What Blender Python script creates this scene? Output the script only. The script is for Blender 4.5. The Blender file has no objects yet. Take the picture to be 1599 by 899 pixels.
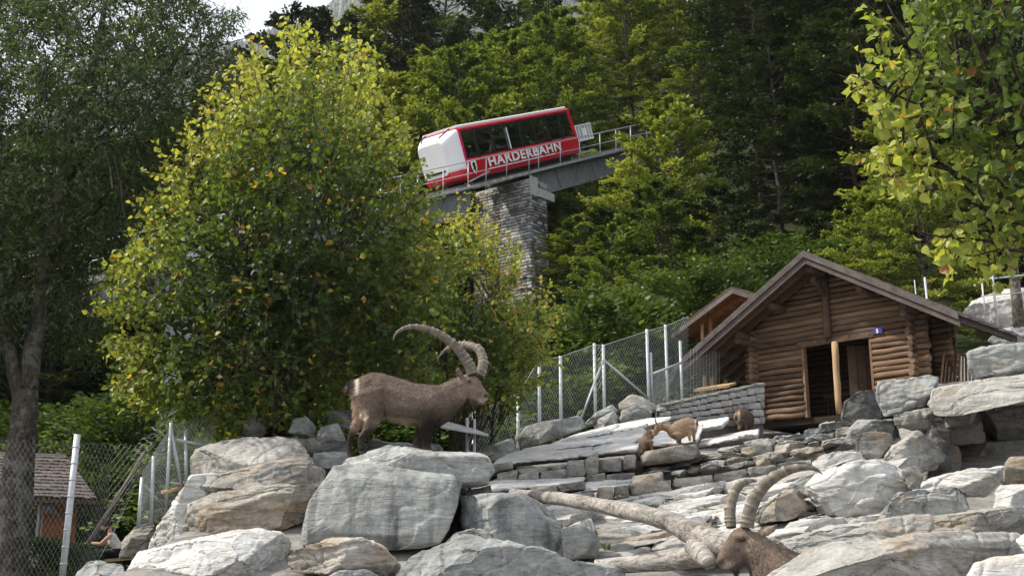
import bpy, bmesh, math, random
import numpy as np
from mathutils import Vector, Matrix

rad = math.radians
SC = bpy.context.scene
COL = SC.collection
R = random.Random(7)
NR = np.random.RandomState(11)

# ---------------------------------------------------------------- camera
F, PITCH, CZ = 1776.7, rad(14.0), 1.6
cam = bpy.data.cameras.new("camera")
cam.lens, cam.sensor_width = 40.0, 36.0
cam.clip_start, cam.clip_end = 0.1, 9000
co = bpy.data.objects.new("camera", cam)
co.location = (0, 0, CZ)
co.rotation_euler = (rad(90) + PITCH, 0, 0)
COL.objects.link(co)
SC.camera = co

# ---------------------------------------------------------------- light
SUN = Vector((-0.66, 0.0, 0.75)).normalized()          # towards the sun
world = bpy.data.worlds.new("World")
SC.world = world
world.use_nodes = True
wn, wl = world.node_tree.nodes, world.node_tree.links
wn.clear()
sky = wn.new("ShaderNodeTexSky")
sky.sky_type = 'NISHITA'
sky.sun_disc = False
sky.sun_elevation = math.asin(SUN.z)
sky.sun_rotation = math.atan2(SUN.x, SUN.y)
sky.dust_density = 3.0
# thin bright cloud spread evenly over the whole sky
mixc = wn.new("ShaderNodeMix")
mixc.data_type = 'RGBA'
mixc.inputs['Factor'].default_value = 0.62
mixc.inputs['B'].default_value = (9.2, 9.3, 9.8, 1)
bg = wn.new("ShaderNodeBackground")
bg.inputs['Strength'].default_value = 0.12
wo = wn.new("ShaderNodeOutputWorld")
wl.new(sky.outputs[0], mixc.inputs['A'])
wl.new(mixc.outputs['Result'], bg.inputs[0])
wl.new(bg.outputs[0], wo.inputs[0])
sl = bpy.data.lights.new("sun", 'SUN')
sl.energy, sl.angle, sl.color = 4.2, rad(2.0), (1.0, 0.93, 0.82)
so = bpy.data.objects.new("sun", sl)
so.rotation_euler = (-SUN).to_track_quat('-Z', 'Y').to_euler()
so.location = (-20, -5, 30)
COL.objects.link(so)
SC.view_settings.view_transform = 'Standard'
SC.view_settings.look = 'None'
SC.view_settings.exposure = 0.5
SC.view_settings.gamma = 1.0
SC.view_settings.use_curve_mapping = False
SC.cycles.max_bounces = 6
SC.cycles.diffuse_bounces = 3
SC.cycles.glossy_bounces = 2
SC.cycles.transmission_bounces = 4
SC.cycles.transparent_max_bounces = 8
SC.cycles.use_denoising = True

# ---------------------------------------------------------------- helpers
SP, CP = math.sin(PITCH), math.cos(PITCH)

def P(px, py, d):
    """point of the place seen at a photo pixel, d metres in front of the camera"""
    xc, yc = (px - 799.5) / F, (449.5 - py) / F
    dy = CP - yc * SP
    t = d / dy
    return Vector((xc * t, d, CZ + (SP + yc * CP) * t))

def proj(v):
    x, y, z = v[0], v[1], v[2] - CZ
    zc = y * CP + z * SP
    return 799.5 + F * x / zc, 449.5 - F * (z * CP - y * SP) / zc

def tag(o, label=None, cat=None, group=None, kind=None):
    if label: o['label'] = label
    if cat: o['category'] = cat
    if group: o['group'] = group
    if kind: o['kind'] = kind
    return o

def empty(name, loc, label=None, cat=None, group=None):
    o = bpy.data.objects.new(name, None)
    o.empty_display_size = 0.2
    o.location = loc
    COL.objects.link(o)
    return tag(o, label, cat, group)

def link(name, me, parent=None, mat=None, loc=None):
    o = bpy.data.objects.new(name, me)
    if mat is not None and len(me.materials) == 0:
        me.materials.append(mat)
    if loc is not None: o.location = loc
    COL.objects.link(o)
    if parent is not None: o.parent = parent
    return o

def wloc(o):
    v = Vector((0, 0, 0))
    while o is not None:
        v += o.location
        o = o.parent
    return v

def np_mesh(name, V, Fc, attrs=None, smooth=False):
    """V (n,3), Fc list of (m,k) index arrays"""
    me = bpy.data.meshes.new(name)
    if not isinstance(Fc, list): Fc = [Fc]
    Fc = [np.asarray(f) for f in Fc if len(f)]
    me.vertices.add(len(V))
    me.vertices.foreach_set("co", np.asarray(V, dtype=np.float32).ravel())
    loops = np.concatenate([f.ravel() for f in Fc]).astype(np.int32)
    tot = np.concatenate([np.full(len(f), f.shape[1], dtype=np.int32) for f in Fc])
    start = np.concatenate([[0], np.cumsum(tot)[:-1]]).astype(np.int32)
    me.loops.add(len(loops))
    me.loops.foreach_set("vertex_index", loops)
    me.polygons.add(len(tot))
    me.polygons.foreach_set("loop_start", start)
    me.polygons.foreach_set("loop_total", tot)
    if smooth:
        me.polygons.foreach_set("use_smooth", np.ones(len(tot), dtype=bool))
    me.update(calc_edges=True)
    if attrs:
        for k, a in attrs.items():
            a = np.asarray(a, dtype=np.float32)
            if a.ndim == 1:
                at = me.attributes.new(k, 'FLOAT', 'POINT')
                at.data.foreach_set("value", a)
            else:
                at = me.attributes.new(k, 'FLOAT_COLOR', 'POINT')
                at.data.foreach_set("color", np.hstack([a, np.ones((len(a), 1))]).astype(np.float32).ravel())
    return me

class MB:
    """collects simple solids into ONE mesh"""
    def __init__(self): self.v, self.f = [], []
    def add(self, vs, fs):
        b = len(self.v)
        self.v += [Vector(p) for p in vs]
        self.f += [[i + b for i in f] for f in fs]
        return self
    def hexa(self, c):            # 8 corners: bottom ring 0-3, top ring 4-7
        return self.add(c, [[3, 2, 1, 0], [4, 5, 6, 7], [0, 1, 5, 4], [1, 2, 6, 5], [2, 3, 7, 6], [3, 0, 4, 7]])
    def box(self, o, a, b, c):    # corner o, edge vectors
        o, a, b, c = map(Vector, (o, a, b, c))
        if a.cross(b).dot(c) < 0: a, b = b, a
        return self.hexa([o, o + a, o + a + b, o + b, o + c, o + a + c, o + a + b + c, o + b + c])
    def tube(self, pts, rs, n=8, cap=True):
        pts = [Vector(p) for p in pts]
        if not hasattr(rs, '__len__'): rs = [rs] * len(pts)
        b = len(self.v)
        up = Vector((0.13, 0.21, 1)).normalized()
        t0 = (pts[1] - pts[0]).normalized()
        if abs(t0.dot(up)) > 0.95: up = Vector((1, 0.1, 0))
        e1 = (up - t0 * up.dot(t0)).normalized()
        for i, p in enumerate(pts):
            t = (pts[min(i + 1, len(pts) - 1)] - pts[max(i - 1, 0)]).normalized()
            e1 = (e1 - t * e1.dot(t)).normalized()
            e2 = t.cross(e1)
            for k in range(n):
                a = 2 * math.pi * k / n
                self.v.append(p + (e1 * math.cos(a) + e2 * math.sin(a)) * rs[i])
        for i in range(len(pts) - 1):
            for k in range(n):
                k2 = (k + 1) % n
                self.f.append([b + i * n + k, b + i * n + k2, b + (i + 1) * n + k2, b + (i + 1) * n + k])
        if cap:
            self.f.append([b + k for k in range(n)][::-1])
            e = b + (len(pts) - 1) * n
            self.f.append([e + k for k in range(n)])
        return self
    def bar(self, p, q, r, n=6): return self.tube([p, q], r, n)
    def build(self, name, mat, parent=None, smooth=False, origin=None):
        if parent is not None: L = wloc(parent)
        elif origin is not None: L = Vector(origin)
        else:
            xs = [v.x for v in self.v]; ys = [v.y for v in self.v]
            L = Vector(((min(xs) + max(xs)) / 2, (min(ys) + max(ys)) / 2, min(v.z for v in self.v)))
        me = bpy.data.meshes.new(name)
        me.from_pydata([v - L for v in self.v], [], self.f)
        if smooth: me.polygons.foreach_set("use_smooth", [True] * len(me.polygons))
        me.update()
        return link(name, me, parent, mat, None if parent is not None else L)

# vectorised gradient noise
_perm = np.random.RandomState(3).permutation(256)
_perm = np.concatenate([_perm, _perm, _perm])
_grad = np.random.RandomState(4).normal(size=(256, 3))
_grad /= np.linalg.norm(_grad, axis=1)[:, None]

def pnoise(p):
    p = np.asarray(p, dtype=np.float64)
    i = np.floor(p).astype(np.int64)
    f = p - i
    u = f * f * f * (f * (f * 6 - 15) + 10)
    i &= 255
    out = 0
    for dx in (0, 1):
        for dy in (0, 1):
            for dz in (0, 1):
                h = _perm[_perm[_perm[(i[:, 0] + dx) & 255] + ((i[:, 1] + dy) & 255)] + ((i[:, 2] + dz) & 255)]
                g = _grad[h]
                w = (u[:, 0] if dx else 1 - u[:, 0]) * (u[:, 1] if dy else 1 - u[:, 1]) * (u[:, 2] if dz else 1 - u[:, 2])
                out = out + w * (g[:, 0] * (f[:, 0] - dx) + g[:, 1] * (f[:, 1] - dy) + g[:, 2] * (f[:, 2] - dz))
    return out * 1.6

def fbm(p, o=4, g=0.5):
    s, a = 0, 1.0
    for k in range(o):
        s = s + a * pnoise(p * (2.03 ** k) + 17.3 * k)
        a *= g
    return s

def remesh_batch(jobs):
    """jobs: list of (mesh, voxel, smooth iterations) -> list of (V, quads, normals)"""
    tmp = []
    for me, vox, it in jobs:
        o = bpy.data.objects.new("tmp", me)
        COL.objects.link(o)
        m = o.modifiers.new("r", 'REMESH'); m.mode = 'VOXEL'; m.voxel_size = vox; m.adaptivity = 0
        if it:
            s = o.modifiers.new("s", 'SMOOTH'); s.factor = 0.5; s.iterations = it
        tmp.append(o)
    dg = bpy.context.evaluated_depsgraph_get()
    res = []
    for o in tmp:
        e = o.evaluated_get(dg)
        m = e.to_mesh()
        V = np.empty(len(m.vertices) * 3, dtype=np.float32); m.vertices.foreach_get("co", V)
        Nn = np.empty(len(m.vertices) * 3, dtype=np.float32); m.vertices.foreach_get("normal", Nn)
        lt = np.empty(len(m.polygons), dtype=np.int32); m.polygons.foreach_get("loop_total", lt)
        lv = np.empty(len(m.loops), dtype=np.int32); m.loops.foreach_get("vertex_index", lv)
        ls = np.concatenate([[0], np.cumsum(lt)[:-1]])
        fs = [lv[ls[lt == k][:, None] + np.arange(k)] for k in (3, 4) if (lt == k).any()]
        res.append((V.reshape(-1, 3).astype(np.float64), fs, Nn.reshape(-1, 3).astype(np.float64)))
        e.to_mesh_clear()
    for o in tmp:
        me = o.data
        bpy.data.objects.remove(o)
        bpy.data.meshes.remove(me)
    return res

# ---------------------------------------------------------------- materials
class NT:
    def __init__(self, name):
        self.m = bpy.data.materials.new(name)
        self.m.use_nodes = True
        self.n, self.l = self.m.node_tree.nodes, self.m.node_tree.links
        self.n.clear()
        self.out = self.n.new("ShaderNodeOutputMaterial")
    def node(self, t, **kw):
        n = self.n.new("ShaderNode" + t)
        for k, v in kw.items():
            if k in n.inputs.keys(): 
                if hasattr(v, 'node'): self.l.new(v, n.inputs[k])
                else: n.inputs[k].default_value = v
            else: setattr(n, k, v)
        return n
    def link(self, a, b): self.l.new(a, b)
    def coord(self, scale=(1, 1, 1), rot=(0, 0, 0), rnd=True, kind='Object'):
        tc = self.node("TexCoord").outputs[kind]
        if rnd:
            oi = self.node("ObjectInfo").outputs['Random']
            ml = self.node("Math", operation='MULTIPLY'); self.link(oi, ml.inputs[0]); ml.inputs[1].default_value = 57.0
            va = self.node("VectorMath", operation='ADD')
            self.link(tc, va.inputs[0]); self.link(ml.outputs[0], va.inputs[1])
            tc = va.outputs[0]
        mp = self.node("Mapping"); mp.inputs['Scale'].default_value = scale; mp.inputs['Rotation'].default_value = rot
        self.link(tc, mp.inputs['Vector'])
        return mp.outputs[0]
    def noise(self, vec, scale=1, detail=4, rough=0.55, dist=0.0):
        n = self.node("TexNoise")
        self.link(vec, n.inputs['Vector'])
        n.inputs['Scale'].default_value = scale; n.inputs['Detail'].default_value = detail
        n.inputs['Roughness'].default_value = rough; n.inputs['Distortion'].default_value = dist
        return n.outputs['Fac']
    def ramp(self, fac, stops, interp='LINEAR'):
        r = self.node("ValToRGB")
        self.link(fac, r.inputs[0])
        cr = r.color_ramp; cr.interpolation = interp
        while len(cr.elements) < len(stops): cr.elements.new(0.5)
        for e, (p, c) in zip(cr.elements, stops):
            e.position = p
            e.color = (c, c, c, 1) if not hasattr(c, '__len__') else (*c, 1)
        return r.outputs[0]
    def mix(self, fac, a, b, mode='MIX'):
        m = self.node("Mix", data_type='RGBA', blend_type=mode)
        for s, v in (('Factor', fac), ('A', a), ('B', b)):
            i = [x for x in m.inputs if x.name == s and (x.type == ('VALUE' if s == 'Factor' else 'RGBA'))][0]
            if hasattr(v, 'node'): self.link(v, i)
            else: i.default_value = v if s == 'Factor' else (*v, 1)
        return [x for x in m.outputs if x.type == 'RGBA'][0]
    def math(self, op, a, b=0.0):
        m = self.node("Math", operation=op)
        for i, v in ((0, a), (1, b)):
            if hasattr(v, 'node'): self.link(v, m.inputs[i])
            else: m.inputs[i].default_value = v
        return m.outputs[0]
    def attr(self, name, out='Fac'):
        n = self.node("Attribute", attribute_name=name)
        return n.outputs[out]
    def bump(self, h, strength=0.5, dist=0.02, normal=None):
        b = self.node("Bump"); b.inputs['Strength'].default_value = strength; b.inputs['Distance'].default_value = dist
        self.link(h, b.inputs['Height'])
        if normal is not None: self.link(normal, b.inputs['Normal'])
        return b.outputs[0]
    def principled(self, col, rough=0.8, normal=None, spec=0.3, metal=0.0):
        b = self.node("BsdfPrincipled")
        if hasattr(col, 'node'): self.link(col, b.inputs['Base Color'])
        else: b.inputs['Base Color'].default_value = (*col, 1)
        if hasattr(rough, 'node'): self.link(rough, b.inputs['Roughness'])
        else: b.inputs['Roughness'].default_value = rough
        b.inputs['Specular IOR Level'].default_value = spec
        b.inputs['Metallic'].default_value = metal
        if normal is not None: self.link(normal, b.inputs['Normal'])
        return b.outputs[0]
    def done(self, shader):
        self.link(shader, self.out.inputs['Surface'])
        return self.m

def rock_mat(name, dark, mid, light, ochre=0.3, streak=0.0, vein=0.4, tilt=0.14, moss=0.0, ocol=(0.30, 0.19, 0.09)):
    t = NT(name)
    rnd = t.node("ObjectInfo").outputs['Random']
    c1 = t.coord((1, 1, 1))
    cs = t.coord((0.9, 0.9, 2.9), (0.06, tilt, 0.2))
    big = t.noise(c1, 0.9, 5, 0.6, 0.5)
    lay = t.noise(cs, 1.6, 7, 0.62, 0.7)
    fine = t.noise(c1, 16, 5, 0.7)
    med = t.noise(c1, 4.2, 7, 0.7, 0.6)
    s = t.math('ADD', t.math('MULTIPLY', big, 0.40), t.math('MULTIPLY', lay, 0.22))
    s = t.math('ADD', s, t.math('MULTIPLY', med, 0.38))
    s = t.math('ADD', s, t.math('MULTIPLY', t.math('SUBTRACT', fine, 0.5), 0.30))
    s = t.math('ADD', s, t.math('MULTIPLY', t.math('SUBTRACT', rnd, 0.5), 0.06))
    col = t.ramp(s, [(0.36, dark), (0.46, mid), (0.56, light), (0.68, tuple(min(0.78, x * 1.25) for x in light))])
    if ochre > 0:
        o = t.noise(t.coord((0.9, 0.9, 2.2), (0, tilt, 0)), 1.5, 6, 0.65, 0.8)
        o = t.ramp(o, [(0.62 - 0.25 * ochre, 0.0), (0.86 - 0.25 * ochre, 0.8)])
        col = t.mix(o, col, ocol)
    if streak > 0:
        k = t.noise(t.coord((3.2, 3.2, 0.28)), 1.2, 5, 0.6, 0.4)
        k = t.ramp(k, [(0.50, 0.0), (0.68, streak)])
        col = t.mix(k, col, (0.075, 0.08, 0.09))
    if vein > 0:
        v = t.noise(t.coord((1, 1, 1), (0.3, 0.5, 0.2)), 0.8, 2, 0.4, 0.35)
        v = t.math('ABSOLUTE', t.math('SUBTRACT', v, 0.5))
        v = t.math('ADD', v, t.math('MULTIPLY', t.math('GREATER_THAN', 0.52, big), 1.0))
        v = t.ramp(v, [(0.0, vein), (0.007, 0.0)])
        col = t.mix(v, col, (0.66, 0.66, 0.64))
    if moss > 0:
        g = t.ramp(t.noise(c1, 3.0, 5, 0.7), [(0.6, 0.0), (0.72, moss)])
        col = t.mix(g, col, (0.10, 0.12, 0.04))
    # lichen specks
    sp = t.ramp(t.noise(c1, 34, 3, 0.6), [(0.70, 0.0), (0.76, 0.55)])
    col = t.mix(sp, col, (0.09, 0.088, 0.08))
    sp = t.ramp(t.noise(c1, 23, 3, 0.6), [(0.69, 0.0), (0.75, 0.45)])
    col = t.mix(sp, col, (0.62, 0.61, 0.56))
    crack = t.noise(t.coord((0.8, 0.8, 4.5), (0.1, tilt, 0.1)), 1.8, 5, 0.6, 0.8)
    crack = t.ramp(t.math('ABSOLUTE', t.math('SUBTRACT', crack, 0.5)), [(0.0, 0.0), (0.05, 1.0)])
    h = t.math('ADD', t.math('MULTIPLY', lay, 0.4), t.math('ADD', t.math('MULTIPLY', fine, 0.5), t.math('MULTIPLY', med, 0.8)))
    h = t.math('ADD', h, t.math('MULTIPLY', crack, 0.35))
    nb = t.bump(h, 0.7, 0.032)
    return t.done(t.principled(col, 0.86, nb, 0.25))

M = {}
M['grey'] = rock_mat('grey_rock', (0.125, 0.133, 0.13), (0.235, 0.245, 0.235), (0.345, 0.352, 0.335), ochre=0.14, streak=0.4, vein=0.5)
M['block'] = rock_mat('streaked_rock', (0.13, 0.138, 0.138), (0.24, 0.25, 0.24), (0.345, 0.355, 0.333), ochre=0.05, streak=0.85, vein=0.95)
M['white'] = rock_mat('white_rock', (0.26, 0.257, 0.24), (0.45, 0.447, 0.425), (0.57, 0.567, 0.54), ochre=0.15, streak=0.15, vein=0.3)
M['tan'] = rock_mat('tan_rock', (0.145, 0.138, 0.12), (0.27, 0.263, 0.238), (0.385, 0.378, 0.35), ochre=0.33, streak=0.15, vein=0.3)
M['brown'] = rock_mat('brown_rock', (0.10, 0.09, 0.073), (0.225, 0.205, 0.175), (0.37, 0.345, 0.30), ochre=0.5, streak=0.2, vein=0.15)
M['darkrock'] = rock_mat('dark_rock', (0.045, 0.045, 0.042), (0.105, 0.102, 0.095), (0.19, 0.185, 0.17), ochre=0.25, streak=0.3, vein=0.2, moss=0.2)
M['slabrock'] = rock_mat('pale_slab_rock', (0.22, 0.22, 0.21), (0.41, 0.405, 0.385), (0.53, 0.525, 0.505), ochre=0.12, streak=0.0, vein=0.2, tilt=0.2)
M['facing'] = rock_mat('facing_stone', (0.12, 0.115, 0.105), (0.22, 0.212, 0.192), (0.33, 0.322, 0.295), ochre=0.15, streak=0.45, vein=0.0)

def simple(name, col, rough=0.6, var=0.25, scale=6, bump=0.15, spec=0.3, metal=0.0, stretch=(1, 1, 1)):
    t = NT(name)
    n = t.noise(t.coord(stretch), scale, 6, 0.65)
    lo = tuple(c * (1 - var) for c in col); hi = tuple(min(1, c * (1 + var)) for c in col)
    c = t.ramp(n, [(0.3, lo), (0.7, hi)])
    return t.done(t.principled(c, rough, t.bump(n, bump, 0.01) if bump else None, spec, metal))

def wood_mat(name, dark, light, axis=0, rough=0.8, grey=0.0):
    t = NT(name)
    sc = [22, 22, 22]; sc[axis] = 1.1
    g = t.noise(t.coord(tuple(sc)), 1.0, 6, 0.65, 0.6)
    b = t.noise(t.coord((1, 1, 1)), 1.8, 4, 0.6)
    rnd = t.node("ObjectInfo").outputs['Random']
    s = t.math('ADD', t.math('MULTIPLY', g, 0.6), t.math('MULTIPLY', b, 0.25))
    s = t.math('ADD', s, t.math('MULTIPLY', t.math('SUBTRACT', rnd, 0.25), 0.26))
    col = t.ramp(s, [(0.30, dark), (0.52, tuple((a + b2) / 2 for a, b2 in zip(dark, light))), (0.70, light)])
    if grey:
        k = t.ramp(t.noise(t.coord((1, 1, 1)), 3.5, 5, 0.7), [(0.45, 0.0), (0.7, grey)])
        col = t.mix(k, col, (0.20, 0.185, 0.17))
    return t.done(t.principled(col, rough, t.bump(g, 0.5, 0.01), 0.2))

M['log'] = wood_mat('log_wood', (0.03, 0.019, 0.013), (0.255, 0.155, 0.09), 0, grey=0.32)
M['shadeplank'] = wood_mat('shade_dark_plank', (0.012, 0.009, 0.007), (0.04, 0.028, 0.02), 0)  # near-black boards: the shade inside the hut is put into their colour
M['plank'] = wood_mat('brown_plank', (0.04, 0.025, 0.017), (0.135, 0.085, 0.055), 0, grey=0.15)
M['weathered'] = wood_mat('weathered_wood', (0.05, 0.041, 0.038), (0.155, 0.125, 0.115), 0, grey=0.35)
M['redplank'] = wood_mat('reddish_plank', (0.16, 0.07, 0.03), (0.38, 0.19, 0.09), 0)
M['palewood'] = wood_mat('pale_wood', (0.30, 0.19, 0.10), (0.60, 0.43, 0.26), 0)
M['deadwood'] = wood_mat('bleached_wood', (0.085, 0.072, 0.06), (0.36, 0.325, 0.285), 0, grey=0.5)
t = NT('bleached_deadwood')
g = t.noise(t.coord((1.3, 15, 15)), 1.6, 7, 0.7, 0.5)
b = t.noise(t.coord((1, 1, 1)), 2.2, 5, 0.65)
cr_ = t.noise(t.coord((0.22, 11, 11)), 1.3, 3, 0.5, 0.15)
cr_ = t.ramp(t.math('ABSOLUTE', t.math('SUBTRACT', cr_, 0.5)), [(0.0, 0.35), (0.014, 1.0)])
c = t.ramp(t.math('ADD', t.math('MULTIPLY', g, 0.6), t.math('MULTIPLY', b, 0.4)), [(0.36, (0.085, 0.075, 0.064)), (0.46, (0.25, 0.23, 0.20)), (0.58, (0.42, 0.395, 0.36))])
c = t.mix(cr_, (0.05, 0.042, 0.036), c)
M['deadwood'] = t.done(t.principled(c, 0.88, t.bump(t.math('ADD', t.math('MULTIPLY', g, 0.6), t.math('MULTIPLY', cr_, 0.6)), 0.9, 0.02), 0.15))
M['galv'] = simple('galvanised_steel', (0.42, 0.44, 0.46), 0.5, 0.18, 9, 0.03, 0.5, 0.35)
M['wire'] = simple('galvanised_wire', (0.40, 0.42, 0.43), 0.5, 0.1, 3, 0, 0.4, 0.2)
M['darkpole'] = simple('dark_pole', (0.10, 0.085, 0.07), 0.7, 0.3, 9, 0.1)
M['girder'] = simple('girder_paint', (0.19, 0.20, 0.205), 0.55, 0.22, 2.5, 0.05, 0.4)
M['rail'] = simple('rail_steel', (0.24, 0.22, 0.2), 0.5, 0.2, 5, 0.02, 0.5, 0.4)
M['concrete'] = simple('pale_concrete', (0.42, 0.42, 0.41), 0.85, 0.25, 4, 0.15)
M['mortar'] = simple('dark_mortar', (0.13, 0.12, 0.11), 0.95, 0.35, 7, 0.4)  # even dark mortar for the wall cores
M['red'] = simple('red_paint', (0.56, 0.012, 0.022), 0.28, 0.06, 2, 0, 0.5)
M['magenta'] = simple('magenta_red_paint', (0.62, 0.01, 0.10), 0.3, 0.05, 2, 0, 0.5)
M['whitepaint'] = simple('white_paint', (0.80, 0.80, 0.80), 0.35, 0.04, 2, 0, 0.5)
M['black'] = simple('black_frame', (0.012, 0.012, 0.014), 0.35, 0.2, 3, 0, 0.4)
M['seat'] = simple('grey_seat_cloth', (0.06, 0.06, 0.07), 0.8, 0.3, 9, 0.1)
M['bark'] = None
def bark_mat(name, dark, light, lichen=0.4):
    t = NT(name)
    a = t.noise(t.coord((7, 7, 2.6)), 2.2, 7, 0.75, 1.2)
    b = t.noise(t.coord((1, 1, 1)), 5, 5, 0.7)
    col = t.ramp(a, [(0.35, dark), (0.62, light)])
    k = t.ramp(b, [(0.50, 0.0), (0.56, lichen)])
    col = t.mix(k, col, (0.30, 0.29, 0.25))
    return t.done(t.principled(col, 0.9, t.bump(a, 1.0, 0.05), 0.15))
M['bark'] = bark_mat('grey_bark', (0.03, 0.025, 0.02), (0.14, 0.118, 0.095), 0.45)
M['darkbark'] = bark_mat('dark_bark', (0.022, 0.018, 0.014), (0.085, 0.07, 0.055), 0.15)
M['twig'] = simple('brown_twig', (0.11, 0.075, 0.05), 0.8, 0.3, 8, 0)

def leaf_mat(name, stops, trans=0.4, hue_var=0.25, rough=0.45, spec=0.35):
    """colour runs along the per-leaf attribute 'tint'"""
    t = NT(name)
    a = t.attr('tint')
    rnd = t.node("ObjectInfo").outputs['Random']
    a2 = t.math('ADD', a, t.math('MULTIPLY', t.math('SUBTRACT', rnd, 0.5), hue_var))
    col = t.ramp(a2, stops)
    pr = t.principled(col, rough, None, spec)
    tr = t.node("BsdfTranslucent")
    tc = t.mix(1.0, col, (1.25, 1.2, 0.62), 'MULTIPLY')
    t.link(tc, tr.inputs['Color'])
    mx = t.node("MixShader"); mx.inputs[0].default_value = trans
    t.link(pr, mx.inputs[1]); t.link(tr.outputs[0], mx.inputs[2])
    return t.done(mx.outputs[0])

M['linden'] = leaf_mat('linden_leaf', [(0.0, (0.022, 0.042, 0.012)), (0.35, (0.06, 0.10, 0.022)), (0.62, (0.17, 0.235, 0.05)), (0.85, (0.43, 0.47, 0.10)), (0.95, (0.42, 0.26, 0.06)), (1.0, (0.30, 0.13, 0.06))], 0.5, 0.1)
M['ash'] = leaf_mat('ash_leaf', [(0.0, (0.05, 0.085, 0.036)), (0.5, (0.105, 0.158, 0.066)), (0.85, (0.16, 0.205, 0.085)), (1.0, (0.21, 0.25, 0.11))], 0.38, 0.05)
M['beech'] = leaf_mat('beech_leaf', [(0.0, (0.05, 0.08, 0.02)), (0.35, (0.115, 0.165, 0.034)), (0.7, (0.225, 0.265, 0.052)), (1.0, (0.36, 0.37, 0.075))], 0.45, 0.5)
M['dark'] = leaf_mat('dark_leaf', [(0.0, (0.014, 0.024, 0.009)), (0.5, (0.034, 0.052, 0.015)), (1.0, (0.075, 0.098, 0.024))], 0.25, 0.4)
M['needle'] = leaf_mat('spruce_needle', [(0.0, (0.014, 0.022, 0.011)), (0.6, (0.034, 0.046, 0.02)), (1.0, (0.065, 0.075, 0.03))], 0.15, 0.3)
M['bush'] = leaf_mat('bush_leaf', [(0.0, (0.03, 0.056, 0.014)), (0.5, (0.07, 0.115, 0.028)), (1.0, (0.16, 0.21, 0.055))], 0.38, 0.4)
M['grass'] = leaf_mat('grass_blade', [(0.0, (0.05, 0.085, 0.016)), (0.6, (0.09, 0.14, 0.03)), (1.0, (0.19, 0.21, 0.06))], 0.35, 0.1)
# ---------------------------------------------------------------- terrain
def sst(a, b, x):
    t = np.clip((np.asarray(x, dtype=float) - a) / (b - a), 0, 1)
    return t * t * (3 - 2 * t)

def ground(x, y):
    x = np.asarray(x, dtype=float); y = np.asarray(y, dtype=float)
    zr = np.interp(y, [-60, 0, 7, 9, 10.5, 12, 14, 17, 20, 23, 26, 30, 36, 46, 60], [-1, 0, 0.5, 0.85, 1.3, 1.75, 2.3, 2.65, 3.3, 3.95, 4.7, 5.3, 5.9, 7.0, 8.5])
    zl = np.interp(y, [-60, 0, 8, 11, 16, 22, 28, 36, 46, 60], [-1, 0, 0.9, 1.25, 1.35, 1.45, 1.65, 1.7, 2.4, 4.0])
    xb = np.interp(y, [0, 12, 14.2, 15.8, 17.5, 23, 30, 40], [-3.9, -4.1, -4.0, -2.6, -0.9, 0.1, 2.5, 2.5])
    k = sst(-0.45, 0.45, x - xb)
    z = zl * (1 - k) + zr * k
    bump = 3.35 * np.exp(-(((x + 3.1) / 1.35) ** 4 + ((y - 15.4) / 1.5) ** 4))
    z = np.maximum(z, bump)
    z = z + 0.9 * sst(4.4, 7.0, x) * sst(13.5, 16.5, y) * (1 - sst(19, 23, y))
    z = z + 1.9 * sst(8.5, 11.5, x) * sst(21, 26, y)
    y0 = 46 - 0.30 * np.clip(x, -40, 40)
    q = y - y0
    hill = 0.9 * 0.5 * (q + np.sqrt(q * q + 30)) - 0.9 * 0.5 * (-12 + np.sqrt(144 + 30))
    cap = np.interp(x, [-60, -30, -18, 0, 20, 60], [24, 27, 33, 52, 66, 75])
    hill = np.clip(hill, 0, None)
    hill = cap * (1 - np.exp(-((hill / cap) + 0.35 * (hill / cap) ** 3)))
    return z + hill + 0.10 * pnoise(np.stack([x.ravel() * 0.4, y.ravel() * 0.4, x.ravel() * 0], 1)).reshape(x.shape) * sst(14, 24, y)

def G(x, y): return float(ground(np.array([x]), np.array([y]))[0])

def axis_steps(a, b, fine0, fine1, fs, cs):
    out = list(np.arange(a, fine0, cs)) + list(np.arange(fine0, fine1, fs)) + list(np.arange(fine1, b + cs, cs))
    return np.array(out)
gx = axis_steps(-260, 260, -30, 30, 0.35, 6)
gy = axis_steps(-80, 240, 4, 60, 0.35, 5)
XX, YY = np.meshgrid(gx, gy)
ZZ = ground(XX, YY)
Vg = np.stack([XX.ravel(), YY.ravel(), ZZ.ravel()], 1)
nx_, ny_ = len(gx), len(gy)
ii = (np.arange(ny_ - 1)[:, None] * nx_ + np.arange(nx_ - 1)[None, :]).ravel()
rockm = sst(-0.5, 0.3, XX - np.interp(YY, [0, 12, 14.2, 15.8, 17.5, 23, 30, 40], [-3.9, -4.1, -4.0, -2.6, -0.9, 0.1, 2.5, 2.5])) * (1 - sst(27, 31, YY)) 
t = NT('ground_soil_rock_grass')
rk = t.attr('rockness')
c1 = t.coord((1, 1, 1), rnd=False)
lay = t.noise(t.coord((0.6, 0.6, 6), (0.05, 0.15, 0), rnd=False), 2.0, 7, 0.65, 0.6)
fn = t.noise(c1, 14, 6, 0.7)
rc = t.ramp(t.math('ADD', t.math('MULTIPLY', lay, 0.6), t.math('MULTIPLY', fn, 0.4)), [(0.35, (0.12, 0.115, 0.105)), (0.5, (0.25, 0.24, 0.22)), (0.66, (0.38, 0.37, 0.35))])
gc = t.ramp(fn, [(0.35, (0.018, 0.022, 0.010)), (0.6, (0.045, 0.06, 0.02)), (0.75, (0.07, 0.06, 0.035))])
t.done(t.principled(t.mix(rk, gc, rc), 0.95, t.bump(t.math('ADD', lay, fn), 0.8, 0.05), 0.15))
me = np_mesh('ground', Vg, np.stack([ii, ii + 1, ii + nx_ + 1, ii + nx_], 1), {'rockness': rockm.ravel()}, True)
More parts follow.
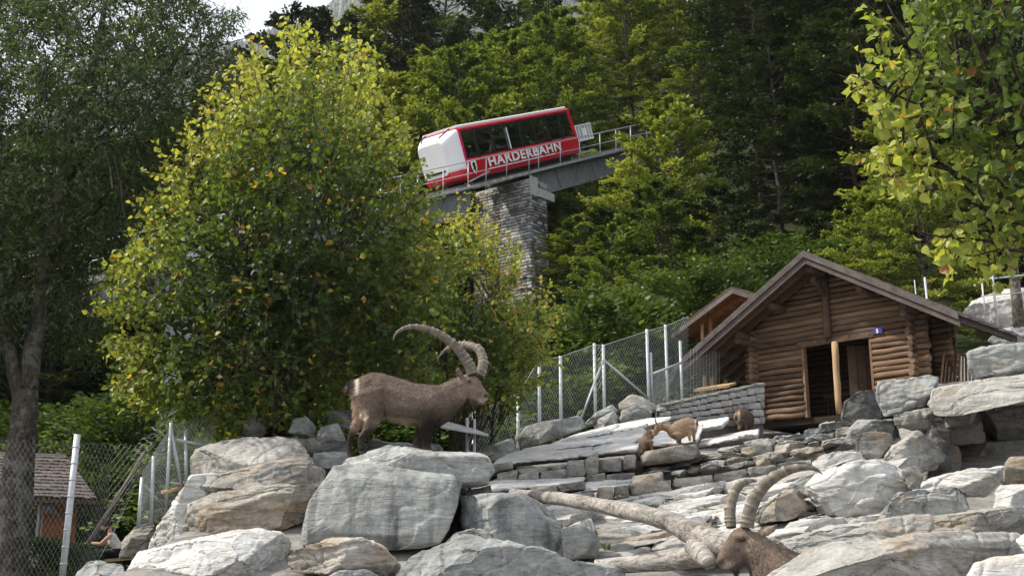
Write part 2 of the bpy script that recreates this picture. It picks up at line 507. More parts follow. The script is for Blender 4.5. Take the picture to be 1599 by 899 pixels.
tag(link('ground', me, None, t.m), None, None, None, 'structure')

# ---------------------------------------------------------------- foliage machinery
LINDEN_T = (np.array([[0, 0, 0], [0.10, 0.34, 0.09], [0.48, 0.46, 0.17], [0.84, 0.22, 0.0], [1.08, 0, -0.2], [0.82, -0.25, 0.03], [0.46, -0.44, 0.13], [0.12, -0.36, 0.07], [0.5, 0, 0.0]]),
            np.array([[0, 8, 2, 1], [8, 4, 3, 2], [0, 7, 6, 8], [8, 6, 5, 4]])[:, ::-1])
RHOMB_T = (np.array([[0, 0, 0], [0.45, 0.30, 0.06], [1.0, 0, -0.06], [0.45, -0.30, 0.06]]), np.array([[0, 3, 2, 1]]))
NARROW_T = (np.array([[0, 0, 0], [0.45, 0.17, 0.03], [1.0, 0, -0.05], [0.45, -0.17, 0.03]]), np.array([[0, 3, 2, 1]]))

def unit(a):
    return a / (np.linalg.norm(a, axis=1)[:, None] + 1e-9)

def frames(U, Nn):
    U = unit(U); Nn = unit(Nn - U * (U * Nn).sum(1)[:, None])
    return U, np.cross(Nn, U), Nn

def leaf_cloud(C, U, Nn, size, tmpl):
    T, Fc = tmpl
    U, W, Nn = frames(U, Nn)
    V = C[:, None, :] + size[:, None, None] * (T[None, :, 0:1] * U[:, None] + T[None, :, 1:2] * W[:, None] + T[None, :, 2:3] * Nn[:, None])
    k = len(T)
    Fx = (np.arange(len(C)) * k)[:, None, None] + Fc[None]
    return V.reshape(-1, 3), Fx.reshape(-1, Fc.shape[1])

def curve(p, q, sag=0.0, wob=0.1, n=6, rng=R):
    p, q = Vector(p), Vector(q)
    L = (q - p).length
    o = Vector((rng.uniform(-1, 1), rng.uniform(-1, 1), rng.uniform(-.5, .5))) * wob * L
    pts = []
    for i in range(n + 1):
        s = i / n
        v = p.lerp(q, s) + o * math.sin(math.pi * s) + Vector((0, 0, sag * L * math.sin(math.pi * s)))
        v += Vector((rng.uniform(-1, 1), rng.uniform(-1, 1), rng.uniform(-1, 1))) * 0.02 * L * (0 < i < n)
        pts.append(v)
    return pts

def poly_dist(pts, poly):
    """signed distance (inside positive) of points to polygon"""
    pts = np.asarray(pts, float); poly = np.asarray(poly, float)
    a, b = poly, np.roll(poly, -1, 0)
    d = np.full(len(pts), 1e9); ins = np.zeros(len(pts), bool)
    for p, q in zip(a, b):
        e = q - p
        t = np.clip(((pts - p) @ e) / (e @ e), 0, 1)
        d = np.minimum(d, np.linalg.norm(pts - p - t[:, None] * e, axis=1))
        c = ((p[1] > pts[:, 1]) != (q[1] > pts[:, 1]))
        with np.errstate(divide='ignore', invalid='ignore'):
            xi = (q[0] - p[0]) * (pts[:, 1] - p[1]) / (q[1] - p[1]) + p[0]
        ins ^= c & (pts[:, 0] < xi)
    return np.where(ins, d, -d)

def P_np(px, py, d):
    xc, yc = (px - 799.5) / F, (449.5 - py) / F
    t = d / (CP - yc * SP)
    return np.stack([xc * t, d, CZ + (SP + yc * CP) * t], 1)

def traced_crown(poly, d, depth, ntw, per, size, rng, shell=0.4, up=0.45, tw_len=0.45, tmpl=LINDEN_T, droop=0.0, clump=0.0, stray=0.0, topthin=0.0):
    """leaf positions through the volume of a crown whose side view is poly (photo pixels)"""
    poly = np.array(poly, float)
    lo, hi = poly.min(0), poly.max(0)
    pts = np.zeros((0, 2)); ds = np.zeros(0)
    while len(pts) < ntw:
        q = rng.uniform(lo, hi, (ntw * 2, 2))
        s = poly_dist(q, poly)
        if clump > 0:
            nz = pnoise(np.stack([q[:, 0] / 55, q[:, 1] / 38, q[:, 0] * 0 + 5], 1))
            ok = (s > 1) & (nz + rng.uniform(-.5, .5, len(s)) > -0.35 * (1 / clump))
        else: ok = s > 1
        if topthin: ok &= rng.uniform(0, 1, len(s)) < 1 - topthin * np.clip(1 - (q[:, 1] - lo[1]) / (hi[1] - lo[1]) * 1.5, 0, 1)
        pts = np.vstack([pts, q[ok]]); ds = np.concatenate([ds, s[ok]])
    pts, ds = pts[:ntw], ds[:ntw]
    mx = ds.max()
    hd = np.sqrt(np.clip(mx ** 2 - (mx - np.minimum(ds, mx)) ** 2, 0, None)) / mx * depth
    t = np.sign(rng.uniform(-1, 0.75, ntw) * -1) * rng.uniform(0, 1, ntw) ** shell
    C = P_np(pts[:, 0], pts[:, 1], d + hd * t)
    if stray:
        ks = (rng.uniform(0, 1, ntw) < stray * 3) & (ds < mx * .12)
        cc_ = np.array([poly[:, 0].mean(), poly[:, 1].mean() + 60])
        dv = pts - cc_; dv /= np.linalg.norm(dv, axis=1)[:, None]
        dv[:, 1] -= 0.35
        p2 = pts + dv * (rng.uniform(4, 26, ntw) * ks)[:, None]
        C = P_np(p2[:, 0], p2[:, 1], d + hd * t)
    cen = P_np(np.array([poly[:, 0].mean()]), np.array([poly[:, 1].mean() + 40]), np.array([d]))[0]
    out = unit(C - cen)
    D = unit(out + np.array([0, 0, up]) + rng.normal(0, 0.42, (ntw, 3)))
    L = tw_len * rng.uniform(0.6, 1.25, ntw)
    B = C - D * L[:, None] * 0.6
    s = (np.arange(per) + 0.5)[None] / per * np.ones((ntw, 1)) + rng.uniform(-.05, .05, (ntw, per))
    A = B[:, None] + D[:, None] * (L[:, None] * s)[..., None]
    A[:, :, 2] -= droop * (s ** 2) * L[:, None]
    side = rng.normal(0, 1, (ntw, per, 3)); 
    U = side + D[:, None] * 0.7 + np.array([0, 0, -0.35])
    U = unit(U.reshape(-1, 3))
    Nn = unit(np.array([-0.25, -0.2, 0.55]) + rng.normal(0, 0.8, (ntw * per, 3)))
    sz = size * rng.uniform(0.5, 1.25, ntw * per) * (1.08 - 0.3 * s.reshape(-1))
    A = A.reshape(-1, 3) + U * 0.25 * size
    edge = np.repeat(1 - np.clip(np.sqrt(np.abs(t) ** 2) * 0 + ds / mx, 0, 1), per)   # 1 at the outline
    return dict(C=A, U=U, N=Nn, s=sz, edge=edge, B=B, E=B + D * L[:, None], pts=np.repeat(pts, per, 0), front=np.repeat(-t * hd / depth, per))

_single = {}
def single_leaf_meshes(key, mat, tmpl, tints):
    if key not in _single:
        _single[key] = [np_mesh('leaf', tmpl[0], tmpl[1], {'tint': np.full(len(tmpl[0]), v)}, False) for v in tints]
        for m in _single[key]: m.materials.append(mat)
    return _single[key]

def crown_to_objects(root, cl, tint, mat, tmpl, nsingle, key):
    """nsingle nearest leaves become parts of their own, the others one mesh"""
    C, U, Nn, s = cl['C'], cl['U'], cl['N'], cl['s']
    L = np.array(wloc(root))
    sel = np.zeros(len(C), bool)
    if nsingle:
        u, w, n = frames(U, Nn)
        pj = np.array([proj(c) for c in C])
        vis = (pj[:, 0] > 5) & (pj[:, 0] < 1594) & (pj[:, 1] > 5) & (pj[:, 1] < 890)
        view = unit(C - np.array([0, 0, CZ]))
        score = np.where(vis, s / C[:, 1] * (0.3 + np.abs((n * view).sum(1))) * (1 + 0.9 * cl['front']), -1)
        idx = np.argsort(-score)[:nsingle]
        sel[idx] = True
        tints = np.linspace(0.08, 1.0, 14)
        ms = single_leaf_meshes(key, mat, tmpl, tints)
        for i in idx:
            me = ms[int(np.argmin(np.abs(tints - tint[i])))]
            o = bpy.data.objects.new('leaf', me)
            mt = Matrix.Identity(4)
            for r_ in range(3):
                mt[r_][0], mt[r_][1], mt[r_][2], mt[r_][3] = u[i][r_] * s[i], w[i][r_] * s[i], n[i][r_] * s[i], C[i][r_] - L[r_]
            o.matrix_basis = mt
            COL.objects.link(o); o.parent = root
    k = ~sel
    V, Fc = leaf_cloud(C[k], U[k], Nn[k], s[k], tmpl)
    me = np_mesh('foliage', V - L, Fc, {'tint': np.repeat(tint[k], len(tmpl[0]))})
    o = link('foliage', me, root, mat)
    o['kind'] = 'stuff'
    return o

def skeleton(root, name, mat, start, r0, targets, twigs=None, rng=R, n=7, sag=0.1, wob=0.09):
    mb = MB()
    for tp in targets:
        r1 = r0 * rng.uniform(0.35, 0.6)
        pts = curve(start, tp, sag, wob, 7, rng)
        mb.tube(pts, [r1 * (1 - 0.82 * i / 7) for i in range(8)], n)
    if twigs is not None:
        tg = [Vector(t_) for t_ in targets]
        for b, e in twigs:
            b = Vector(b); e = Vector(e)
            near = min(tg, key=lambda q: (q - b).length)
            st = Vector(start).lerp(near, rng.uniform(0.55, 0.95))
            mb.tube(curve(st, b, 0.05, 0.1, 4, rng) + [e], [0.022, 0.018, 0.013, 0.010, 0.007, 0.004], 4, False)
    return mb.build(name, mat, root, True)

def twig_mesh(root, B, E, r, mat):
    n = len(B)
    D = unit(E - B); a = unit(np.cross(D, np.array([0.3, 0.2, 1.0])[None] + D[:, [1, 2, 0]])); b = np.cross(D, a)
    V = []
    for P0, rr in ((B, r), (E, r * 0.35)):
        for k in range(3):
            an = 2 * math.pi * k / 3
            V.append(P0 + (a * math.cos(an) + b * math.sin(an)) * rr)
    V = np.stack(V, 1).reshape(-1, 3) - np.array(wloc(root))
    base = (np.arange(n) * 6)[:, None]
    Fc = np.concatenate([base + np.array([k, (k + 1) % 3, 3 + (k + 1) % 3, 3 + k])[None] for k in range(3)])
    o = link('twigs', np_mesh('twigs', V, Fc), root, mat); o['kind'] = 'stuff'
    return o

# ---------------------------------------------------------------- the big linden on the rocks
LIND = [(158, 478), (176, 430), (205, 400), (225, 340), (250, 310), (262, 262), (300, 225), (318, 160), (345, 150), (375, 118), (402, 78), (440, 62), (480, 50), (528, 38), (545, 62), (575, 92), (588, 120), (578, 160), (610, 182), (622, 205), (648, 250), (655, 290), (668, 330), (662, 380), (690, 420), (680, 470), (700, 520), (690, 560), (668, 600), (600, 612), (556, 600), (530, 622), (500, 640), (470, 655), (430, 662), (330, 668), (290, 665), (245, 640), (212, 636), (190, 600), (205, 560), (178, 540), (190, 505)]
rng = np.random.RandomState(21)
base = P(433, 668, 16.0); base.z = G(base.x, base.y) - 0.1
lt = empty('linden_tree', base, 'round yellow-green linden tree growing among the boulders behind the ibex', 'tree')
cl = traced_crown(LIND, 16.0, 2.3, 3300, 10, 0.088, rng, 0.45, 0.5, 0.52, clump=1.8, stray=0.2, topthin=0.55)
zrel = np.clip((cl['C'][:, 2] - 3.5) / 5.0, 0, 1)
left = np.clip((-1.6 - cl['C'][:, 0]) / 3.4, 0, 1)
tint = np.clip(0.08 + 0.46 * cl['edge'] ** 2.2 + 0.33 * zrel ** 1.6 + 0.20 * left * (0.4 + 0.6 * cl['edge']) + rng.normal(0, 0.11, len(zrel)), 0.03, 0.9)  # autumn yellow at the rim; sunlit left and top painted into the tint
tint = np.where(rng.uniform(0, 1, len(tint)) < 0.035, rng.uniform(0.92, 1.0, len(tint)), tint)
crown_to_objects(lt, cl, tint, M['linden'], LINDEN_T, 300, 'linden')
mb = MB(); top = Vector((base.x + 0.05, base.y, base.z + 1.15))
mb.tube([base + Vector((0, 0, -0.2)), base + Vector((0.03, 0, .5)), top], [0.23, 0.19, 0.17], 12)
mb.build('trunk', M['darkbark'], lt, True)
tg = [Vector(c) for c in cl['C'][rng.choice(len(cl['C']), 26)]]
skeleton(lt, 'limbs', M['darkbark'], top - Vector((0, 0, .1)), 0.13, [top.lerp(t_, 0.86) for t_ in tg], [(cl['B'][i], cl['E'][i]) for i in rng.choice(len(cl['B']), 170, False)])
twig_mesh(lt, cl['B'], cl['E'], 0.006, M['twig'])

# ---------------------------------------------------------------- the second, smaller linden by the pier
LIN2 = [(648, 452), (640, 410), (660, 372), (684, 355), (700, 330), (722, 338), (745, 318), (762, 345), (770, 380), (795, 400), (806, 430), (800, 462), (832, 470), (858, 486), (872, 506), (862, 530), (845, 560), (848, 585), (822, 612), (790, 632), (750, 640), (700, 632), (660, 610), (640, 560), (650, 500)]
rng = np.random.RandomState(22)
base = P(712, 690, 19.5); base.z = G(base.x, base.y) - 0.1
l2 = empty('linden_tree', base, 'smaller sunlit linden tree with yellowing leaves in front of the stone pier', 'tree')
cl = traced_crown(LIN2, 19.5, 1.35, 800, 9, 0.088, rng, 0.5, 0.7, 0.55, clump=1.6, stray=0.2, topthin=0.5)
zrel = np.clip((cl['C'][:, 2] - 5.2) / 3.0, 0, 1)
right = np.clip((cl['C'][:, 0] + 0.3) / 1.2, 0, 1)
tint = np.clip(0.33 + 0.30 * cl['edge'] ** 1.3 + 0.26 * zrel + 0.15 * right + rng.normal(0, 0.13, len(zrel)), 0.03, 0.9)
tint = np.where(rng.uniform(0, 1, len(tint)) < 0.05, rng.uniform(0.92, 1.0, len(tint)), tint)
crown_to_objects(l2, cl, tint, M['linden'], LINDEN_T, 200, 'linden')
top = Vector((base.x, base.y, base.z + 1.0))
MB().tube([base + Vector((0, 0, -0.2)), top], [0.12, 0.09], 10).build('trunk', M['darkbark'], l2, True)
tg = [Vector(c) for c in cl['C'][rng.choice(len(cl['C']), 14)]]
skeleton(l2, 'limbs', M['darkbark'], top - Vector((0, 0, .1)), 0.07, [top.lerp(t_, 0.9) for t_ in tg], [(cl['B'][i], cl['E'][i]) for i in rng.choice(len(cl['B']), 70, False)])
twig_mesh(l2, cl['B'], cl['E'], 0.006, M['twig'])

# ---------------------------------------------------------------- overhanging branches at the right edge, tree trunk just outside
RT = [(1318, 122), (1345, 105), (1350, 70), (1365, 60), (1362, 14), (1385, -30), (1480, -90), (1640, -120), (1760, 60), (1770, 260), (1720, 380), (1640, 372), (1600, 345), (1590, 380), (1560, 404), (1545, 425), (1520, 432), (1508, 412), (1478, 405), (1462, 392), (1430, 372), (1422, 352), (1450, 340), (1515, 336), (1535, 312), (1500, 306), (1455, 304), (1428, 306), (1388, 288), (1358, 262), (1372, 225), (1400, 215), (1372, 190), (1362, 160), (1392, 132), (1350, 150), (1322, 140)]
rng = np.random.RandomState(23)
base = Vector((5.3, 9.6, 0)); base.z = G(5.3, 9.6) - 0.05
rt = empty('overhanging_tree', base, 'large-leaved tree reaching in at the top right corner above the hut', 'tree')
cl = traced_crown(RT, 9.2, 0.95, 540, 8, 0.095, rng, 0.6, 0.15, 0.36, droop=0.25, clump=1.7, stray=0.2)
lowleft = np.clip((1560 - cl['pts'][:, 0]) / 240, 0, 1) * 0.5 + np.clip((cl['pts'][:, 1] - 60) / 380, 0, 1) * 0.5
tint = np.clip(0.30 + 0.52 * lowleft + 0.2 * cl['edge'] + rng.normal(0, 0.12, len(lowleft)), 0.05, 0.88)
tint = np.where(rng.uniform(0, 1, len(tint)) < 0.03, rng.uniform(0.92, 1.0, len(tint)), tint)
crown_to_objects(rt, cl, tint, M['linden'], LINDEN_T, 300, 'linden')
mb = MB()
mb.tube([base + Vector((0, 0, -.2)), base + Vector((-.03, .02, 1.6)), base + Vector((-.05, 0, 3.2)), base + Vector((-.2, -.1, 5.4))], [0.17, 0.14, 0.12, 0.06], 12)
mb.build('trunk', M['darkbark'], rt, True)
hub = base + Vector((-.05, 0, 3.4))
tips = [P(1330, 118, 9.1), P(1372, 25, 9.3), P(1385, 225, 9.0), P(1440, 290, 9.2), P(1432, 360, 9.0), P(1520, 400, 8.9), P(1500, 90, 9.6), P(1560, 200, 8.9), P(1600, -40, 9.6), P(1480, 345, 9.1), P(1540, 300, 9.6)]
skeleton(rt, 'limbs', M['darkbark'], hub, 0.06, tips, [(cl['B'][i], cl['E'][i]) for i in rng.choice(len(cl['B']), 120, False)], sag=0.03, wob=0.07)
twig_mesh(rt, cl['B'], cl['E'], 0.005, M['twig'])

# ---------------------------------------------------------------- the dark ash at the left
ASH = [(-260, 640), (-300, 300), (-240, -80), (-60, -160), (150, -140), (300, -60), (322, 10), (380, 6), (392, 26), (352, 50), (330, 70), (388, 84), (392, 150), (372, 170), (330, 160), (318, 200), (285, 230), (258, 265), (240, 305), (226, 345), (205, 372), (175, 420), (118, 425), (150, 470), (190, 520), (160, 545), (110, 540), (70, 520), (40, 560), (-40, 600)]
rng = np.random.RandomState(24)
base = P(-8, 930, 17.5); base.z = G(base.x, base.y) - 0.1
at = empty('ash_tree', base, 'tall dark grey-green tree with mottled forked trunk at the left edge', 'tree')
cl = traced_crown(ASH, 18.6, 2.6, 9800, 14, 0.12, rng, 0.8, 0.05, 0.6, NARROW_T, droop=0.45, clump=0.8)
tint = np.clip(0.42 + rng.normal(0, 0.22, len(cl['C'])), 0, 1)
crown_to_objects(at, cl, tint, M['ash'], NARROW_T, 0, 'ash')
def pxs(lst, d): return [P(x, y, d) for x, y in lst]
tr = pxs([(-12, 960), (8, 899), (22, 800), (30, 720), (37, 660), (40, 610)], 17.5)
px = 17.5 / F
mb = MB().tube([base] + tr[1:], [37 * px, 32 * px, 27 * px, 23 * px, 20 * px, 19 * px], 14)
mb.tube(pxs([(36, 640), (22, 585), (9, 525), (2, 460), (-6, 380), (2, 270), (-14, 120), (6, -60)], 17.6), [12 * px, 11 * px, 10 * px, 10 * px, 9 * px, 7 * px, 6 * px, 4 * px], 11)
mb.tube(pxs([(40, 640), (46, 590), (52, 540), (62, 480), (66, 420), (92, 300), (108, 210), (150, 90), (175, -60)], 17.7), [17 * px, 15 * px, 15 * px, 13 * px, 11 * px, 9 * px, 8 * px, 6 * px, 3 * px], 12)
mb.build('trunk', M['bark'], at, True)
mb = MB()
for a, b, r in [((92, 300), (170, 175), 5), ((170, 175), (240, 90), 4), ((240, 90), (320, 88), 3), ((170, 175), (200, 92), 3.5), ((108, 210), (40, 90), 4), ((66, 420), (150, 330), 4), ((150, 330), (250, 190), 3), ((60, 500), (130, 420), 3.5), ((2, 270), (60, 160), 4), ((240, 90), (300, 40), 2.5), ((175, -30), (330, 12), 2.5), ((320, 88), (385, 60), 1.6), ((130, 420), (215, 330), 2.6), ((150, 90), (70, -20), 3)]:
    p_, q_ = P(*a, 17.8 + R.uniform(-.3, .6)), P(*b, 18.4 + R.uniform(-1, 1.5))
    mb.tube(curve(p_, q_, 0.06, 0.08, 5), [r * px * (1 - 0.1 * i) for i in range(6)], 6)
for i in rng.choice(len(cl['B']), 260, False):
    b_, e_ = Vector(cl['B'][i]), Vector(cl['E'][i])
    v_ = Vector((R.uniform(-1, 0.6), R.uniform(-.5, .5), R.uniform(-1.2, -.2))) * R.uniform(.5, 1.4)
    mb.tube(curve(b_ + v_, b_, 0.08, 0.1, 3) + [e_], [0.022, 0.017, 0.012, 0.008, 0.004], 4, False)
mb.build('limbs', M['darkbark'], at, True)
twig_mesh(at, cl['B'], cl['E'], 0.005, M['twig'])

# ---------------------------------------------------------------- forest trees: one mesh pair per variety, every tree an object
def fan_leaves(rng, base_p, dirs, L, nlv, size, flat=0.5, w=0.32):
    """sprays: flat fans of leaves; base_p,dirs (n,3), L (n,)"""
    n = len(base_p)
    s = rng.uniform(0.05, 1, (n, nlv)) ** 0.8
    lat = rng.uniform(-1, 1, (n, nlv)) * w * np.sin(np.pi * np.clip(s, 0.08, 0.97)) ** 0.6
    D = unit(dirs); S = unit(np.cross(D, np.array([0, 0, 1.0])[None] + rng.normal(0, 0.15, (n, 3))))
    C = base_p[:, None] + D[:, None] * (s * L[:, None])[..., None] + S[:, None] * (lat * L[:, None])[..., None]
    C = C + rng.normal(0, 0.045, C.shape)
    C[:, :, 2] -= 0.18 * s ** 2 * L[:, None]
    U = unit((D[:, None] + S[:, None] * (np.sign(lat) * 0.8)[..., None] + rng.normal(0, 0.35, C.shape)).reshape(-1, 3))
    Nn = unit(np.array([0, 0, 1.0]) + rng.normal(0, flat, (n * nlv, 3)))
    sz = size * rng.uniform(0.65, 1.3, n * nlv)
    tip = s.reshape(-1)
    return C.reshape(-1, 3), U, Nn, sz, tip

def forest_variant(seed, H, Rr, nb, nspray, nlv, size, shape, rise, trunk_r, z0=0.12):
    rng = np.random.RandomState(seed); rr = random.Random(seed)
    mbt = MB()
    bend = [Vector((rr.uniform(-.25, .25) * i / 5, rr.uniform(-.25, .25) * i / 5, H * 0.97 * i / 6)) for i in range(7)]
    mbt.tube(bend, [trunk_r * (1 - 0.9 * i / 6) for i in range(7)], 8)
    bp, bd, bl, hz = [], [], [], []
    for k in range(nb):
        tz = z0 + (0.99 - z0) * ((k + rr.random()) / nb)
        i = min(5, int(tz * 6)); c = bend[i].lerp(bend[i + 1], tz * 6 - i)
        az = k * 2.399 + rr.uniform(-.5, .5)
        L = Rr * shape((tz - z0) / (1 - z0)) * rr.uniform(0.72, 1.18) + 0.25
        rs = rise((tz - z0) / (1 - z0)) + rr.uniform(-.15, .15)
        d0 = Vector((math.cos(az), math.sin(az), rs)).normalized()
        pts = []
        for q in range(5):
            s = q / 4
            pts.append(c + d0 * L * s + Vector((0, 0, -0.22 * L * s * s)) + Vector((rr.uniform(-.06, .06), rr.uniform(-.06, .06), 0)) * L * (q > 0))
        mbt.tube(pts, [max(0.012, trunk_r * 0.28 * (1 - tz * .6)) * (1 - 0.22 * q) for q in range(5)], 5, False)
        for m in range(nspray):
            s = 0.28 + 0.72 * (m + rr.random()) / nspray
            q = min(3, int(s * 4)); b = pts[q].lerp(pts[q + 1], s * 4 - q)
            sgn = 1 if m % 2 else -1
            yaw = az + sgn * rr.uniform(0.15, 1.0) * (1.15 - s)
            bp.append(b); bd.append((math.cos(yaw), math.sin(yaw), rr.uniform(-.12, .28) + 0.3 * rs))
            bl.append(rr.uniform(0.55, 1.05) * (0.45 + 0.16 * L)); hz.append(s * L / Rr)
    bp, bd, bl = np.array([tuple(b) for b in bp]), np.array(bd), np.array(bl)
    C, U, Nn, sz, tip = fan_leaves(rng, bp, bd, bl, nlv, size)
    V, Fc = leaf_cloud(C, U, Nn, sz, RHOMB_T)
    out = np.repeat(np.array(hz), nlv)
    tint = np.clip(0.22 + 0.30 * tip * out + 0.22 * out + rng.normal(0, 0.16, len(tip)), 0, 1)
    crown = np_mesh('crown', V, Fc, {'tint': np.repeat(tint, 4)})
    trunk = bpy.data.meshes.new('trunk'); trunk.from_pydata(mbt.v, [], mbt.f); trunk.update()
    trunk.materials.append(M['darkbark'])
    return crown, trunk

round_ = lambda t: (math.sin(math.pi * min(1, 0.16 + 0.84 * t)) ** 0.55) * (1 - 0.25 * t)
cone_ = lambda t: (1 - t) ** 0.8 * (0.75 + 0.25 * min(1, t * 6))
egg_ = lambda t: math.sin(math.pi * (0.12 + 0.86 * t)) ** 0.7
VAR = {}
def variant(key, mat, *a):
    c, tr_ = forest_variant(*a)
    c.materials.append(M[mat])
    VAR.setdefault(key, []).append((c, tr_, a[1]))
for sd in (1, 2, 3):
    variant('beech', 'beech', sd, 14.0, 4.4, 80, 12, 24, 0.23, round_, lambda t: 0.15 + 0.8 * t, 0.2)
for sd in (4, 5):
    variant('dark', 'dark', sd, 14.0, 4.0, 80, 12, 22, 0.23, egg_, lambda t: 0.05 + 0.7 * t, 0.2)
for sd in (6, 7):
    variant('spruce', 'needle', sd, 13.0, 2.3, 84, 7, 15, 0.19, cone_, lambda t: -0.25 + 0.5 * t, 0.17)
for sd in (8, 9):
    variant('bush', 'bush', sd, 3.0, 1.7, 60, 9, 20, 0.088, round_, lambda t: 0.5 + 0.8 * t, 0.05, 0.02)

def plant_tree(kind, x, y, h, label, group, wide=1.0, sink=0.2, name=None, cat='tree', z=None):
    c, tr_, H = R.choice(VAR[kind])
    s = h / H
    z = (G(x, y) if z is None else z) - sink
    e = empty(name or {'beech': 'beech_tree', 'dark': 'dark_tree', 'spruce': 'spruce_tree', 'bush': 'bush'}[kind], (x, y, z), label, cat, group)
    e.rotation_euler = (R.uniform(-.04, .04), R.uniform(-.04, .04), R.uniform(0, 6.28))
    e.scale = (s * wide * R.uniform(.9, 1.1), s * wide * R.uniform(.9, 1.1), s)
    link('crown', c, e); link('trunk' if kind != 'bush' else 'stem', tr_, e)
    return e

TRACK0, TU = Vector((-2.26, 49.0, 18.8)), Vector((0.632, 0.775, 0.44))
TN = Vector((0.775, -0.632, 0.0)).normalized()
def track_py(px):                     # picture height of the track at a picture column
    k = (px - 799.5) / F * 1.04
    s = (k * 49.0 + 2.26) / (0.632 - k * 0.775)
    return proj(TRACK0 + TU * s)[1]

def by_px(kind, px_, topy, d, label, group=None, wide=1.0, **kw):
    """a tree that stands d metres away and whose top is seen at (px_, topy)"""
    tp = P(px_, topy, d)
    g = G(tp.x, tp.y)
    h = max(1.2, tp.z - g + 0.2)
    return plant_tree(kind, tp.x, tp.y, h, label, group, wide, **kw)

placed = []
def key(kind, px_, topy, d, label, wide=1.0, **kw):
    e = by_px(kind, px_, topy, d, label, None, wide, **kw)
    placed.append((e.location.x, e.location.y))
# trees one can point at
key('beech', 1050, 150, 45, 'bright beech whose crown hides the upper end of the railway bridge', 0.85)
key('beech', 1025, 290, 39, 'light green beech just right of the stone pier under the bridge', 0.9)
key('beech', 1085, 50, 66, 'beech filling the slope above the upper end of the bridge', 1.1)
key('dark', 1140, 20, 62, 'dark tree on the slope above the bright beech', 1.1)
key('beech', 905, 70, 70, 'yellow-green beech standing right above the railcar roof', 1.0)
key('beech', 770, 60, 74, 'yellow-green beech rising behind the middle of the railcar', 1.1)
key('beech', 600, 95, 62, 'mid-green round beech between the linden and the railcar', 0.9)
key('spruce', 655, -60, 92, 'tall dark spruce at the top of the picture above the round beech', 1.1)
key('spruce', 575, 18, 105, 'spruce on the skyline right of the gap of sky', 1.0)
key('dark', 470, 22, 100, 'dark round tree on the skyline above the big linden top', 1.1)
key('dark', 525, 25, 96, 'dark round tree on the skyline beside the gap of sky', 1.1)
key('beech', 610, -20, 97, 'tall beech high on the skyline behind the round beech', 1.1)
key('dark', 700, -90, 100, 'dark round tree filling the top edge left of the railcar', 1.2)
key('beech', 545, 85, 82, 'olive beech half hidden behind the top of the big linden', 1.1)
key('beech', 690, 120, 72, 'bright beech above the white end of the railcar', 1.0)
key('beech', 430, 110, 84, 'beech under the gap of sky left of the linden top', 1.1)
key('beech', 1425, 205, 31, 'leafy mid-green tree close behind the log hut roof', 0.8)
key('beech', 1345, 300, 33, 'low green tree touching the log hut ridge from behind', 0.9)
key('dark', 1200, 60, 48, 'darkest tree of the hillside, above the log hut ridge', 1.0)
key('dark', 1310, 30, 46, 'dark tree in the shade beside the overhanging yellow leaves', 1.0)
key('dark', 1130, 300, 38, 'dark bushy tree left of the log hut ridge', 1.0)
key('dark', 890, 290, 60, 'dark tree behind the pier under the right-hand girder', 1.0)
key('beech', 950, 350, 36, 'low beech between the pier and the wire fence', 0.9)
key('dark', 950, 330, 42, 'dark low tree a little right of the foot of the pier', 0.9)
for k, (a_, b_, d_, l_) in enumerate([(1110, 440, 33, 'bright green shrub left of the log hut eave'), (1170, 415, 35, 'bright green shrub directly behind the log hut roof slope'),
                                   (1040, 455, 33, 'green shrub above the tall fence posts'), (970, 485, 32, 'olive shrub behind the leaning fence brace'), (900, 515, 31, 'olive shrub behind the fence left end'), (1245, 395, 37, 'shrub peeping over the log hut ridge')]):
    key('bush', a_, b_, d_, l_, 1.15)
for a_, b_, d_, l_ in [(90, 668, 34, 'shrub behind the shingled kiosk roof'), (165, 650, 33, 'dense green shrub right of the kiosk roof'), (215, 640, 31, 'tall shrub at the fence corner under the linden'),
                       (185, 730, 29.5, 'low shrub behind the seated person'), (128, 745, 32, 'leafy shrub beside the red kiosk wall'), (235, 745, 29, 'low shrub at the foot of the mesh gate'), (30, 655, 36, 'shrub seen left of the forked trunk')]:
    key('bush', a_, b_, d_, l_, 1.25)
